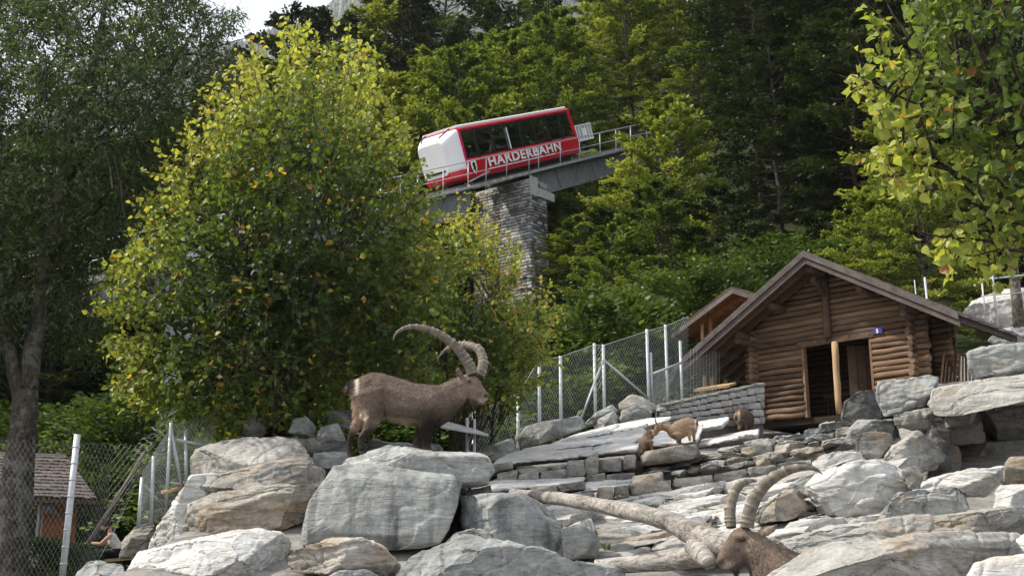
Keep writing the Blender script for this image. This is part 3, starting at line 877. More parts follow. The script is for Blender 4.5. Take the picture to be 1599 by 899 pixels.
# the rest of the wooded slope
def zone(px_, py_):
    if px_ < 330: return 'far left behind the ash tree'
    if px_ < 640: return 'behind the big linden'
    if px_ < 960: return 'behind and above the railcar' if py_ < 330 else 'below the railway bridge'
    if px_ < 1150: return 'right of the bridge end'
    if px_ < 1400: return 'above the log hut'
    return 'behind the overhanging leaves'
lab = {'beech': 'green beech among the others on the steep wooded slope', 'dark': 'dark broadleaf tree among the others on the wooded slope', 'spruce': 'dark spruce among the others high on the wooded slope'}
grp = {'beech': 'beeches of the wooded slope', 'dark': 'dark trees of the wooded slope', 'spruce': 'spruces of the wooded slope'}
rf = random.Random(5)
yy = 40.0
while yy < 112:
    st = 4.9 + (yy - 40) * 0.05
    xx = -0.62 * yy - 6
    while xx < 0.62 * yy + 6:
        x, y = xx + rf.uniform(-.4, .4) * st, yy + rf.uniform(-.4, .4) * st
        xx += st
        if min([9] + [math.hypot(x - a, y - b) for a, b in placed]) < 2.6: continue
        g = G(x, y)
        px_, gy_ = proj((x, y, g))
        kind = 'beech'
        dk = pnoise(np.array([[px_ / 190, gy_ / 160, 3.3]]))[0]
        if px_ > 1130 and gy_ < 520: kind = 'dark' if rf.random() < 0.88 else 'beech'
        elif y > 84: kind = 'spruce' if rf.random() < 0.2 else ('dark' if rf.random() < .3 else 'beech')
        elif dk > 0.32: kind = 'dark' if rf.random() < 0.7 else 'spruce'
        h = {'beech': 12.5, 'dark': 12, 'spruce': 16}[kind] * rf.uniform(.7, 1.25)
        # keep the railway free
        q = Vector((x, y, 0)) - Vector((TRACK0.x, TRACK0.y, 0))
        s_ = (q.x * TU.x + q.y * TU.y); lat = q.x * TN.x + q.y * TN.y
        if -30 < s_ < 22 and -4.6 < lat < 2.4:
            hb = min(3.4, TRACK0.z + TU.z * s_ - 2.6 - g)
            if hb > 1 and not (-9 < s_ < 4 and lat > -1.5): plant_tree('bush', x, y, hb, 'shrub growing on the slope right under the railway bridge', 'shrubs under the railway bridge', 1.6)
            continue
        if lat > 0 and 100 < px_ < 985:
            lim = P(px_, track_py(px_) + (95 if 660 < px_ < 960 else 40), y).z
            if px_ < 860 and px_ > 690: lim = min(lim, P(px_, 470, y).z)
            h = min(h, lim - g)
            if h < 1.5: continue
        tp = proj((x, y, g + h))
        if 285 < px_ < 345 + 60 and tp[1] < 95: h = max(2.5, h - (95 - tp[1]) / F * y)
        if 320 < px_ < 470 and tp[1] < 60: 
            h = P(px_, 60 + rf.uniform(0, 40), y).z - g
            if h < 2: continue
        if px_ < -260 or px_ > 1850: continue
        zn = zone(px_, tp[1]); sz_ = ' low ' if h < 5 else (' tall ' if h > 13 else ' middling ')
        nm_ = {'beech': 'green beech', 'dark': 'dark broadleaf tree', 'spruce': 'dark spruce'}[kind]
        plant_tree(kind, x, y, h, sz_.strip() + ' ' + nm_ + ' on the wooded slope ' + zn, nm_.replace('beech', 'beeche') + 's of the slope' + sz_.rstrip() + ' ' + zn, 1.0 if h > 7 else 1.45)
    yy += st * 0.9

# ---------------------------------------------------------------- far wooded mountain
rng = np.random.RandomState(31)
fx = np.linspace(-800, 260, 80); fy = np.linspace(1300, 2200, 60)
FX, FY = np.meshgrid(fx, fy)
def far_z(x, y):
    ridge = np.interp(x / np.maximum(y, 1), [-1.2, -0.33, -0.27, -0.20, -0.10, 0.1, 0.6], [0.40, 0.455, 0.468, 0.497, 0.555, 0.56, 0.56]) * 2000
    return 40 + (ridge - 40) * sst(1150, 2000, y) + 34 * pnoise(np.stack([x.ravel() / 150, y.ravel() / 220, x.ravel() * 0], 1)).reshape(np.shape(x)) - 0.25 * np.clip(y - 2000, 0, None)
FZ = far_z(FX, FY)
nx_, ny_ = len(fx), len(fy)
ii = (np.arange(ny_ - 1)[:, None] * nx_ + np.arange(nx_ - 1)[None, :]).ravel()
me = np_mesh('far_mountain', np.stack([FX.ravel(), FY.ravel(), FZ.ravel()], 1), np.stack([ii, ii + 1, ii + nx_ + 1, ii + nx_], 1), None, True)
tag(link('far_mountain', me, None, simple('far_slope', (0.05, 0.06, 0.04), 0.95, 0.4, 0.03, 0)), None, None, None, 'structure')
n = 14000
tx = rng.uniform(-780, 120, n); ty = rng.uniform(1320, 2100, n)
tz = far_z(tx, ty)
hh = rng.uniform(14, 34, n); rr_ = hh * rng.uniform(.22, .4, n)
V = []; k = 6
for a in range(k):
    an = 2 * math.pi * a / k + rng.uniform(0, .8, n)
    V.append(np.stack([tx + rr_ * np.cos(an), ty + rr_ * np.sin(an), tz + hh * rng.uniform(.05, .3, n)], 1))
V.append(np.stack([tx, ty, tz + hh], 1)); V.append(np.stack([tx, ty, tz - 1], 1))
V = np.stack(V, 1).reshape(-1, 3)
b = (np.arange(n) * (k + 2))[:, None]
Fc = np.concatenate([b + np.array([[a, (a + 1) % k, k]]) for a in range(k)])
me = np_mesh('far_forest', V, Fc, {'tint': np.repeat(rng.uniform(0, 1, n), k + 2)}, False)
tag(link('far_forest', me, None, M['needle']), None, None, None, 'stuff')
# shrubs behind the ibex and at the foot of the fence
for a_, b_, d_, l_ in [(560, 640, 27, 'dark shrub seen under the belly of the standing ibex'), (640, 630, 29, 'shrub in the shade below the two lindens'), (700, 620, 28, 'shrub behind the white feeder board'), (760, 610, 30, 'shrub behind the left end of the tall fence'),
                       (815, 560, 31, 'tall olive shrub right of the smaller linden'), (860, 585, 29.5, 'dense shrub behind the first tall fence posts'), (930, 560, 32, 'dense shrub behind the braced fence posts'), (1000, 540, 34, 'dense shrub behind the fence corner post'),
                       (500, 620, 26, 'dark shrub behind the linden trunk'), (420, 640, 27, 'dark shrub left of the linden trunk')]:
    key('bush', a_, b_, d_, l_, 1.3)
# ---------------------------------------------------------------- rocks
ROCKS = []
def hull_mesh(points):
    bm = bmesh.new()
    for p in points: bm.verts.new(p)
    r = bmesh.ops.convex_hull(bm, input=bm.verts)
    bmesh.ops.delete(bm, geom=[v for v in bm.verts if not v.link_faces], context='VERTS')
    me = bpy.data.meshes.new("hull")
    bm.to_mesh(me); bm.free()
    return me

def rock(label, pts, d, thick, mat='grey', bulge=0.18, amp=1.0, front=None, parent=None, name='boulder', cat='rock', group=None, vox=None, seed=None, back=0.75, strat=(-0.16, 0.12, 1), jit=0.06, cut=1.0):
    """boulder: outline traced in photo pixels at d metres (a third number moves a corner nearer or farther)"""
    rr = random.Random(seed if seed is not None else len(ROCKS) * 13 + 5)
    cx = sum(p[0] for p in pts) / len(pts); cy = sum(p[1] for p in pts) / len(pts)
    H = []
    for p in pts:
        dd = p[2] if len(p) > 2 else 0
        H.append(P(p[0], p[1], d + dd + rr.uniform(-jit, jit)))
        H.append(P(cx + (p[0] - cx) * back, cy + (p[1] - cy) * back + 6, d + dd * 0.3 + thick * rr.uniform(.8, 1.1)))
        H.append(P(cx + (p[0] - cx) * 0.97, cy + (p[1] - cy) * 0.97, d + dd + thick * rr.uniform(.3, .5)))
    if front:
        for x, y, dd in front: H.append(P(x, y, d + dd))
    else:
        for p in rr.sample(pts, min(len(pts), 4)):
            k = rr.uniform(.55, .85)
            H.append(P(cx + (p[0] - cx) * k, cy + (p[1] - cy) * k, d + (p[2] if len(p) > 2 else 0) - bulge * rr.uniform(.5, 1)))
    v = vox or max(0.012, 2.5 * d / F)
    ROCKS.append(dict(me=hull_mesh(H), vox=v, label=label, mat=mat, amp=amp, parent=parent, name=name, cat=cat, group=group, strat=Vector(strat).normalized(), seed=rr.random() * 100, cut=cut))

def flush_rocks():
    res = remesh_batch([(r['me'], r['vox'], 1) for r in ROCKS])
    for r, (V, fs, Nn) in zip(ROCKS, res):
        if len(V) == 0: continue
        size = float(np.median(V.max(0) - V.min(0)))
        rp_ = np.random.RandomState(int(r['seed'] * 1000))
        cen_ = (V.max(0) + V.min(0)) / 2
        for _ in range(9):                       # broken faces: planes that shave off bulges
            nn_ = rp_.normal(0, 1, 3) * np.array([1.0, 0.7, 0.8]); nn_[1] = -abs(nn_[1]) * 1.2 - .45; nn_ /= np.linalg.norm(nn_)
            pr_ = (V - cen_) @ nn_
            h_ = pr_.max() * (1 - (1 - rp_.uniform(.70, .90)) * r['cut'])
            ex_ = np.clip(pr_ - h_, 0, None)
            V = V - ex_[:, None] * nn_[None] * .95
            m_ = ex_ > .004
            Nn[m_] = Nn[m_] * .4 + nn_ * .6
        a = np.array(r['strat']); o = r['seed']
        Q = V + o
        warp = 0.16 * fbm(Q * 1.1, 3)
        s = V @ a + warp
        perp = V - np.outer(V @ a, a)
        lay = fbm(np.stack([perp[:, 0] * 0.7 + o, perp[:, 1] * 0.7 + s * 1.5, s * 5.0], 1), 4, .62)
        band = np.floor(s * 6.0 + 0.5 * pnoise(Q * 0.8)); fr = s * 6.0 + 0.5 * pnoise(Q * 0.8) - band
        step = pnoise(np.stack([band * 7.31 + o, perp[:, 0] * .6, perp[:, 1] * .6], 1))
        groove = -np.exp(-((fr - 0.5) / 0.10) ** 2) * (0.5 + 0.5 * pnoise(Q * 1.7))
        A = r['amp'] * min(1.0, size / 1.0); sf = 0.45 + 0.75 * ((r['seed'] * 7.7) % 1)
        side = 1 - np.abs(Nn @ a) ** 2 * 0.7
        blk = fbm(Q * 1.5, 3)
        cut = np.abs(pnoise(Q * 2.3 + 9)); chip = -np.exp(-(cut / 0.035) ** 2)
        fac = np.floor(pnoise(Q * 1.3 + 31) * 3.2) / 3.2
        A = A * 0.72
        disp = A * (0.045 * blk + 0.06 * fac + sf * side * (0.034 * lay + 0.040 * step + 0.028 * groove) + 0.014 * fbm(Q * 6, 4, .55) + 0.028 * chip)
        V2 = V + Nn * disp[:, None]
        L = np.array([(V2[:, 0].max() + V2[:, 0].min()) / 2, (V2[:, 1].max() + V2[:, 1].min()) / 2, V2[:, 2].min()])
        if r['parent'] is not None: L = np.array(wloc(r['parent']))
        me = np_mesh(r['name'], V2 - L, fs, None, True)
        o = link(r['name'], me, r['parent'], M[r['mat']], None if r['parent'] is not None else L)
        if r['parent'] is None: tag(o, r['label'], r['cat'], r['group'])
    ROCKS.clear()

D = 0.8
# left foreground pile
rock('tan-sided block on the top of the left rock pile', [(292, 714), (300, 700), (345, 687), (415, 682), (466, 683), (480, 697), (492, 722), (440, 732), (370, 740), (325, 744), (293, 748)], 13.9, 1.3, 'tan', 0.15)
rock('long rounded tan slab lying over the bulging brown-grey boulder', [(285, 772), (300, 745), (345, 735), (430, 720), (480, 716), (515, 730), (508, 758), (440, 762), (380, 770), (310, 778)], 13.3, 1.4, 'tan', 0.18)
rock('smooth pale rock flank sloping down to the left under the tan slab', [(220, 862), (240, 825), (262, 790), (300, 742), (345, 738), (340, 780), (290, 835), (258, 868), (225, 880)], 13.3, 1.3, 'white', 0.16)
rock('bulging brown-grey boulder in the middle of the left pile', [(268, 835), (285, 790), (330, 768), (380, 763), (440, 756), (503, 762), (496, 790), (474, 818), (440, 832), (375, 840), (300, 845)], 12.9, 1.3, 'brown', 0.28)
rock('broad white slab at the bottom of the left pile', [(192, 899), (197, 880), (215, 862, .1), (290, 842, .15), (405, 825, .2), (440, 830, .15), (462, 845), (456, 862), (440, 890), (432, 940), (180, 940)], 11.4, 1.4, 'white', 0.2)
rock('small grey rock left of the broad white slab', [(116, 892), (135, 873), (160, 870), (196, 877), (205, 930), (105, 930)], 11.8, 0.6, 'grey', 0.1)
rock('small brown-grey rock behind the leaning dark pole', [(184, 872), (190, 845), (205, 826), (225, 820), (242, 818), (250, 832), (236, 856), (216, 872)], 15.0, 0.6, 'brown', 0.1)
rock('flat little rock on top of the small brown-grey one', [(200, 838), (205, 824), (228, 817), (246, 816), (244, 832), (220, 838)], 15.1, 0.5, 'darkrock', 0.06)
rock('huge flat-faced grey block with white veins under the ibex', [(465, 842, -.1), (482, 780), (500, 775), (507, 745), (520, 725, .1), (575, 722, .15), (620, 728, .15), (708, 742, .1), (722, 751), (716, 785), (701, 828), (687, 850), (655, 856), (610, 859), (465, 851, -.1)], 12.0, 1.5, 'block', 0.02, 0.32, front=[(500, 830, -.2), (680, 840, -.12), (700, 765, -.03), (535, 745, -.05)], jit=0.02, cut=0.15)
rock('grey capping boulder on which the ibex stands', [(527, 727), (545, 718), (585, 706), (605, 698), (640, 698), (660, 702), (710, 706), (750, 709), (765, 715), (771, 735), (762, 757), (725, 762), (708, 748), (620, 731), (585, 722), (540, 728)], 12.35, 1.35, 'grey', 0.16, 0.9, front=[(590, 712, -.3), (592, 724, -.32), (690, 720, -.2), (745, 735, -.2), (720, 752, -.12)], cut=0.5)
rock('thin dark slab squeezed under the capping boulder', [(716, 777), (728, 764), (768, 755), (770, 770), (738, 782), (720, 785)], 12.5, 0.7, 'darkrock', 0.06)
rock('dark-sided boulder with a pale streaked face right of the veined block', [(716, 775), (736, 770), (767, 768), (819, 771), (848, 784), (864, 801), (880, 819), (879, 862), (871, 872), (831, 870), (813, 845), (779, 826), (722, 826)], 12.1, 1.2, 'block', 0.05, 0.8, front=[(765, 790, -.28), (800, 850, -.3), (862, 860, -.22), (850, 800, -.15)], cut=.5)
rock('upright pale grey stone left of the fallen trunk', [(876, 826), (900, 813), (924, 807), (932, 824), (938, 853), (933, 872), (880, 876)], 11.5, 0.7, 'grey', 0.12)
rock('oval brown boulder at the bottom under the veined block', [(440, 874), (455, 857), (520, 840), (565, 838), (600, 855), (622, 880), (626, 899), (600, 906), (520, 902), (450, 893)], 10.9, 0.8, 'brown', 0.25)
rock('small grey stone at the bottom edge below the oval brown boulder', [(505, 905), (530, 890), (570, 887), (597, 899), (605, 940), (500, 940)], 10.6, 0.6, 'grey', 0.08)
rock('small wedge of grey rock between the big boulders', [(692, 846), (708, 830), (740, 822), (785, 830), (791, 848), (780, 866), (700, 866)], 11.7, 0.8, 'grey', 0.1)
rock('low boulder with orange rust stains at the bottom centre', [(610, 905), (625, 893), (638, 872), (660, 860), (690, 855), (718, 836), (735, 833), (770, 850), (800, 865), (830, 873), (890, 880), (960, 887), (974, 896), (985, 950), (600, 950)], 10.8, 1.3, 'grey', 0.22, 1.0, front=[(690, 862, -.25), (650, 885, -.4), (760, 870, -.3), (860, 890, -.35), (930, 897, -.25)])
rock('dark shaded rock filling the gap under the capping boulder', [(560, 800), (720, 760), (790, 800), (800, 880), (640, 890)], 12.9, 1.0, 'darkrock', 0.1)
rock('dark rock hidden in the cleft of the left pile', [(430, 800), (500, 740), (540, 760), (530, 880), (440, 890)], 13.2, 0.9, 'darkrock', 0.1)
# right foreground
rock('big tan-grey boulder at the bottom right hiding the ibex body', [(1180, 905), (1215, 880), (1250, 863), (1300, 846), (1400, 838), (1500, 833), (1592, 832), (1605, 852), (1640, 862), (1660, 960), (1170, 960)], 7.8, 1.2, 'tan', 0.3, 1.0, front=[(1270, 872, -.3), (1370, 862, -.34), (1480, 862, -.3), (1570, 856, -.22), (1400, 900, -.4)])
rock('smooth white rock in the bottom right corner', [(1512, 905), (1525, 883), (1560, 872), (1612, 868), (1660, 880), (1660, 960), (1505, 960)], 7.15, 0.6, 'white', 0.1)
rock('white rock tip at the right edge above the corner rock', [(1586, 842), (1598, 832), (1625, 826), (1640, 866), (1600, 862)], 7.5, 0.4, 'white', 0.06)
rock('long flat pinkish slab behind the bottom right boulder', [(1190, 852), (1290, 822), (1420, 808), (1500, 800), (1560, 795), (1640, 785), (1640, 838), (1500, 842), (1400, 846), (1300, 856), (1215, 874)], 9.6, 1.6, 'tan', 0.12, 0.8)
rock('large rounded white boulder right of the curved horn', [(1256, 760), (1275, 741), (1330, 722), (1370, 716), (1405, 724), (1424, 740), (1426, 762), (1400, 770), (1392, 792), (1370, 810), (1320, 812), (1275, 803), (1261, 782)], 11.9, 1.2, 'white', 0.25)
rock('rounded knob of rock on the right end of the white boulder', [(1408, 732), (1430, 727), (1443, 745), (1436, 768), (1418, 764)], 11.9, 0.5, 'tan', 0.1)
rock('layered grey-brown rock leaning on the white boulder', [(1368, 812), (1395, 765), (1440, 760), (1500, 757), (1530, 765), (1546, 790), (1542, 800), (1420, 814)], 10.9, 0.9, 'grey', 0.15)
rock('wide slab tilted up to the right before the dark hollow', [(1430, 755), (1450, 745), (1500, 736), (1570, 728), (1577, 736), (1566, 752), (1540, 772), (1500, 766), (1440, 768)], 12.4, 0.9, 'slabrock', 0.08)
rock('small orange-brown rock at the right edge', [(1570, 724), (1578, 715), (1640, 710), (1640, 756), (1568, 754)], 11.7, 0.6, 'brown', 0.08)
rock('squared white block at the right edge', [(1552, 793), (1553, 766), (1562, 757), (1640, 752), (1640, 790), (1558, 797)], 10.9, 0.7, 'white', 0.06)
rock('layered grey rock seen behind the curved horn', [(1172, 812), (1182, 790), (1225, 762), (1257, 766), (1266, 790), (1262, 805), (1215, 814), (1180, 819)], 11.7, 0.9, 'brown', 0.15)
rock('bluish flat rock between the horn tip and the white boulder', [(1215, 775), (1235, 755), (1262, 742), (1290, 738), (1275, 770), (1240, 782)], 12.5, 0.7, 'grey', 0.05)
rock('low pale slab lying above the white boulder', [(1264, 724), (1280, 710), (1310, 702), (1345, 705), (1355, 719), (1320, 724), (1272, 730)], 14.2, 0.9, 'white', 0.08)
rock('squat round-edged stone under the ledge', [(1336, 692), (1338, 678), (1360, 674), (1390, 678), (1394, 692), (1385, 714), (1350, 717), (1337, 706)], 15.0, 0.5, 'tan', 0.1)
rock('twisted pale rock climbing toward the dark hollow', [(1376, 716), (1390, 700), (1425, 685), (1432, 674), (1470, 688), (1484, 712), (1464, 738), (1420, 742), (1385, 724)], 14.6, 0.8, 'tan', 0.2)
rock('flat bluish ledge stone under the dark block', [(1320, 694), (1322, 672), (1340, 657), (1400, 652), (1425, 660), (1420, 680), (1350, 688), (1338, 694)], 15.8, 1.0, 'grey', 0.1)
rock('small slab wedged under the big layered block', [(1396, 662), (1394, 645), (1460, 639), (1470, 652), (1467, 664), (1420, 667)], 15.0, 0.7, 'tan', 0.08)
rock('dark rounded block standing at the foot of the hut door', [(1312, 655), (1318, 625), (1340, 611), (1366, 606), (1377, 630), (1380, 654), (1340, 664), (1314, 664)], 16.8, 0.8, 'darkrock', 0.15)
rock('big layered grey block right of the hut door', [(1366, 616), (1370, 595), (1415, 587), (1452, 584), (1474, 592), (1470, 612), (1455, 642), (1385, 650), (1377, 632)], 15.1, 1.5, 'grey', 0.2)
rock('grey boulder perched above the overhanging slab', [(1510, 580), (1512, 550), (1535, 540), (1580, 536), (1625, 538), (1655, 575), (1610, 586), (1520, 592)], 15.3, 0.8, 'grey', 0.18)
rock('thick overhanging slab with a sunlit tan front edge', [(1450, 630), (1455, 606), (1500, 596), (1600, 581), (1700, 570), (1700, 608), (1599, 616), (1500, 628)], 13.6, 2.4, 'tan', 0.04, 0.6, back=0.97)
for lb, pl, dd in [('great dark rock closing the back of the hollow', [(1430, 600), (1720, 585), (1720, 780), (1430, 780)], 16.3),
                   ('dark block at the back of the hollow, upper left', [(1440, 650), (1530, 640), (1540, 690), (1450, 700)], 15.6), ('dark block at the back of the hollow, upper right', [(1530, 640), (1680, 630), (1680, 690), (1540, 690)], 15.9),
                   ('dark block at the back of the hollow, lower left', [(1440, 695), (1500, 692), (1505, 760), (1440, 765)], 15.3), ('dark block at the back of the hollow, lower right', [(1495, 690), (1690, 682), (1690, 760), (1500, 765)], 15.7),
                   ('added dark rock keeping the sun out of the left side of the hollow', [(1446, 650), (1480, 640), (1488, 735), (1450, 738)], 15.0),  # added to block sun coming in from the left
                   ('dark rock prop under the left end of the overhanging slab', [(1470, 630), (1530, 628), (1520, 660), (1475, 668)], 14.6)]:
    rock(lb, pl, dd, 0.7, 'darkrock', 0.08, 0.8)  # dark material paints in part of the shade under the overhang
# boulders along the fence
rock('large bluish slab lying at the foot of the wire fence', [(801, 700), (803, 670), (850, 657), (905, 649), (917, 665), (870, 684), (840, 693)], 22.0, 0.9, 'grey', 0.1, 0.6)
rock('narrow grey rock leaning right of the bluish fence slab', [(910, 662), (935, 641), (958, 631), (968, 640), (950, 650), (925, 662)], 22.6, 0.6, 'grey', 0.08)
rock('wedge of grey rock below the narrow leaning one', [(926, 672), (932, 655), (960, 641), (970, 655), (940, 672)], 22.4, 0.6, 'grey', 0.08)
rock('flat cap stone on the boulder left of the drystone wall', [(964, 632), (985, 618), (1000, 619), (1027, 632), (1024, 642), (990, 634), (970, 642)], 22.6, 0.7, 'tan', 0.06)
rock('rounded boulder under the flat cap stone', [(966, 658), (970, 640), (990, 631), (1020, 640), (1018, 656), (985, 660)], 22.3, 0.8, 'grey', 0.1)
rock('thin slab left of the bluish fence slab', [(746, 704), (775, 690), (800, 683), (806, 697), (775, 708), (752, 712)], 20.4, 0.8, 'grey', 0.05, 0.6)
rock('lower thin slab under the left fence slab', [(752, 716), (790, 704), (812, 698), (815, 708), (780, 722)], 20.0, 0.8, 'slabrock', 0.05, 0.6)
# rocks behind the ibex under the linden
for lb, pl, dd, mm in [('pale rock beside the linden trunk', [(450, 675), (458, 655), (480, 650), (497, 668), (490, 682)], 15.0, 'grey'), ('grey rock behind the ibex hind legs', [(495, 685), (500, 665), (528, 660), (540, 690), (520, 700)], 14.8, 'grey'),
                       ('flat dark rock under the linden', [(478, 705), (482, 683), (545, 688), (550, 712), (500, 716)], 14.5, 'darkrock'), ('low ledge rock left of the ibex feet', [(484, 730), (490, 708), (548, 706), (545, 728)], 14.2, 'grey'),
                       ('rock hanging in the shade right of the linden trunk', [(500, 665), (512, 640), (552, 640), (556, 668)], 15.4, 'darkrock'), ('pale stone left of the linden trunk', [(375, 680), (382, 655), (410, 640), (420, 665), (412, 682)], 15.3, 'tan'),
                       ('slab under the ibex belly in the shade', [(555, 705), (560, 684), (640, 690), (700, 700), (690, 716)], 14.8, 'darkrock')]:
    rock(lb, pl, dd, 0.7, mm, 0.08)

# ---------------------------------------------------------------- terraced outcrop: courses and slabs are its parts
base = P(900, 800, 16); base.z = G(base.x, base.y)
out = empty('rock_terrace', base, 'stepped pale rock terrace rising to the right between the boulders and the fence', 'rock terrace')
def block(pl, dd, mm='facing', thick=0.9, amp=0.5, bulge=0.03):
    rock(None, pl, dd, thick, mm, bulge, amp, parent=out, name='block', back=0.97, jit=0.02, strat=(-.1, .3, 1), cut=.4)
def quad(x0, y0, x1, y1, h0, h1=None): return [(x0, y0), (x0 + 2, y0 - h0), (x1, y1 - (h1 or h0)), (x1 + 1, y1)]
for a in [((768, 738, 801, 733, 14), 16.9), ((774, 757, 808, 752, 19), 16.8), ((803, 742, 855, 737, 9), 17.0), ((808, 754, 842, 750, 14), 16.8), ((842, 751, 884, 747, 15), 16.9), ((855, 737, 884, 733, 10), 17.1),
          ((884, 745, 913, 743, 26), 17.0), ((912, 743, 934, 738, 26, 34), 17.0), ((933, 739, 971, 735, 22), 17.1), ((972, 734, 992, 731, 22), 17.2), ((913, 757, 945, 752, 15), 16.7), ((944, 752, 992, 748, 11), 16.8),
          ((826, 773, 870, 769, 14), 15.6), ((869, 769, 914, 763, 14), 15.7), ((886, 783, 928, 779, 13), 14.6), ((931, 782, 957, 780, 21), 14.7), ((957, 781, 982, 778, 22), 14.8), ((980, 780, 1048, 773, 24), 15.0),
          ((1048, 768, 1113, 762, 22), 15.2), ((1114, 761, 1165, 753, 21), 15.5), ((1166, 752, 1212, 747, 22), 15.8), ((1211, 742, 1268, 733, 18), 16.2), ((985, 757, 1035, 750, 14), 15.9)]:
    q, dd = a
    block(quad(*q), dd, 'facing' if R.random() < .65 else 'brown')
block([(1000, 727), (1004, 704), (1050, 696), (1089, 692), (1096, 706), (1090, 714), (1030, 724)], 17.7, 'brown', 0.9)
def slab(x0, y0, x1, y1, h, dd, thick=1.4, mm='slabrock', tilt=0.95):
    """thin layer, its top face tilted toward the camera"""
    n = 5
    pl = [(x0, y0 + h * .5)]
    for i in range(n): pl.append((x0 + (x1 - x0) * (i + .5) / n, y0 + (y1 - y0) * (i + .5) / n - h * R.uniform(.4, .6), tilt * .8))
    pl.append((x1, y1 - h * .2, .2))
    for i in range(n)[::-1]: pl.append((x0 + (x1 - x0) * (i + .5) / n, y0 + (y1 - y0) * (i + .5) / n + h * R.uniform(.4, .7)))
    rock(None, pl, dd, thick, mm, 0.02, 0.55, parent=out, name='slab', back=0.92, jit=0.04, strat=(-.15, .35, 1))
# broad sloping sheets above and below the first course: lower edge near, upper edge farther
def sheet(bot, top, d0, d1, mm='slabrock', amp=.5, th=.5):
    """bot, top: lower and upper edge (x0, y0, x1, y1)"""
    n = 6; pl = []
    for i in range(n + 1): pl.append((bot[0] + (bot[2] - bot[0]) * i / n, bot[1] + (bot[3] - bot[1]) * i / n + R.uniform(-1.5, 1.5), R.uniform(-.08, .08)))
    for i in range(n + 1): pl.append((top[2] + (top[0] - top[2]) * i / n, top[3] + (top[1] - top[3]) * i / n + R.uniform(-1.5, 1.5), d1 - d0 + R.uniform(-.1, .1)))
    rock(None, pl, d0, th, mm, 0.0, amp, parent=out, name='slab', back=0.97, jit=0.03, strat=(-.15, .45, 1), cut=.25, front=[((bot[0] + bot[2]) / 2, (bot[1] + bot[3]) / 2, 0)])
for a in [((764, 728, 905, 712), (790, 708, 930, 694), 17.5, 19.1), ((880, 714, 994, 703), (900, 700, 1004, 682), 17.7, 19.2), ((792, 710, 960, 692), (826, 697, 960, 678), 18.9, 20.2), ((930, 696, 1004, 686), (950, 678, 1012, 662), 19.1, 20.6),
          ((846, 697, 950, 676), (880, 684, 968, 660), 20.2, 21.4), ((938, 680, 1012, 664), (962, 662, 1050, 648), 20.5, 21.8), ((1000, 700, 1090, 688), (1008, 676, 1100, 662), 18.6, 20.6), ((1086, 696, 1186, 680), (1096, 684, 1186, 670), 19.0, 21.4), ((1040, 678, 1130, 664), (1050, 664, 1140, 652), 20.9, 22.2),
          ((738, 770, 900, 755), (745, 752, 916, 744), 15.8, 16.8), ((880, 770, 990, 758), (905, 756, 996, 744), 15.7, 16.9), ((925, 788, 1050, 778), (900, 772, 985, 762), 14.7, 15.7)]:
    sheet(*a)
for a in [(835, 800, 930, 786, 14, 13.4), (850, 815, 940, 802, 12, 13.0), (800, 716, 900, 705, 7, 18.0), (900, 704, 985, 693, 6, 18.6), (930, 684, 990, 674, 6, 20.0)]:
    slab(*a, mm='slabrock' if R.random() < .75 else 'grey')
# thin layers stepping down below the second course
k = 0
for row in range(13):
    f = row / 12
    yl = 790 + 96 * f; dd = 14.3 - 2.9 * f
    x = 925 + R.uniform(-20, 10) + 10 * f
    while x < 1330:
        w = R.uniform(90, 210)
        y0 = yl - (x - 930) * 0.155 + R.uniform(-4, 4)
        y1 = y0 - w * 0.17
        if y0 > 735: slab(x, y0, x + w, y1, R.uniform(7, 15), dd + R.uniform(-.1, .1), 0.9, 'slabrock' if R.random() < .62 else ('tan' if R.random() < .6 else 'brown'), 0.25)
        x += w * R.uniform(.75, 1.0)
# wide flat sheets on the right between the boulders
for a in [(1220, 822, 1330, 812, 14, 10.6), (1300, 818, 1420, 806, 14, 10.9), (1190, 838, 1290, 826, 14, 10.2), (1240, 812, 1300, 806, 8, 11.2)]:
    slab(*a, mm='slabrock', tilt=0.3)

# rough rock wall under the hut: irregular stones in shaky courses
base = P(1150, 728, 17.6)
cliff = empty('rubble_wall', base, 'rough brown-stained rubble wall beneath the log hut', 'wall')
def between(a, b, s): return a + (b - a) * s
for row in range(5):
    f0, f1 = row / 5, (row + 1) / 5
    x = 1000
    while x < 1345:
        s = (x - 1000) / 345
        top = between(726, 650, min(1, s * 1.0)) if s < .3 else between(703.2, 648, (s - .3) / .7)
        top = max(top, between(700, 660, min(1, s * 2.2)) if s < .45 else 652 - 6 * (s - .45))
        bot = between(742, 716, s)
        w = R.uniform(22, 64)
        yt, yb = between(bot, top, f1) + R.uniform(-2, 2), between(bot, top, f0) + R.uniform(-2, 2)
        sl_ = -w * between(0.20, 0.10, f1)
        if yb - yt > 3:
            rock(None, [(x, yb), (x + R.uniform(0, 4), yt), (x + w * .5, yt + sl_ * .5 - R.uniform(0, 3)), (x + w, yt + sl_ * .8), (x + w + R.uniform(-3, 2), yb + sl_ * .8), (x + w * .5, yb + sl_ * .4 + R.uniform(0, 3))], 17.5 + 0.9 * f0 + R.uniform(-.13, .13) + 0.4 * s, 0.6,
                 R.choice(['brown', 'grey', 'tan', 'grey', 'facing', 'brown']), 0.13, 1.5, parent=cliff, name='stone', back=0.95, vox=0.024, jit=0.12)
        x += w * R.uniform(.9, 1.0)
flush_rocks()

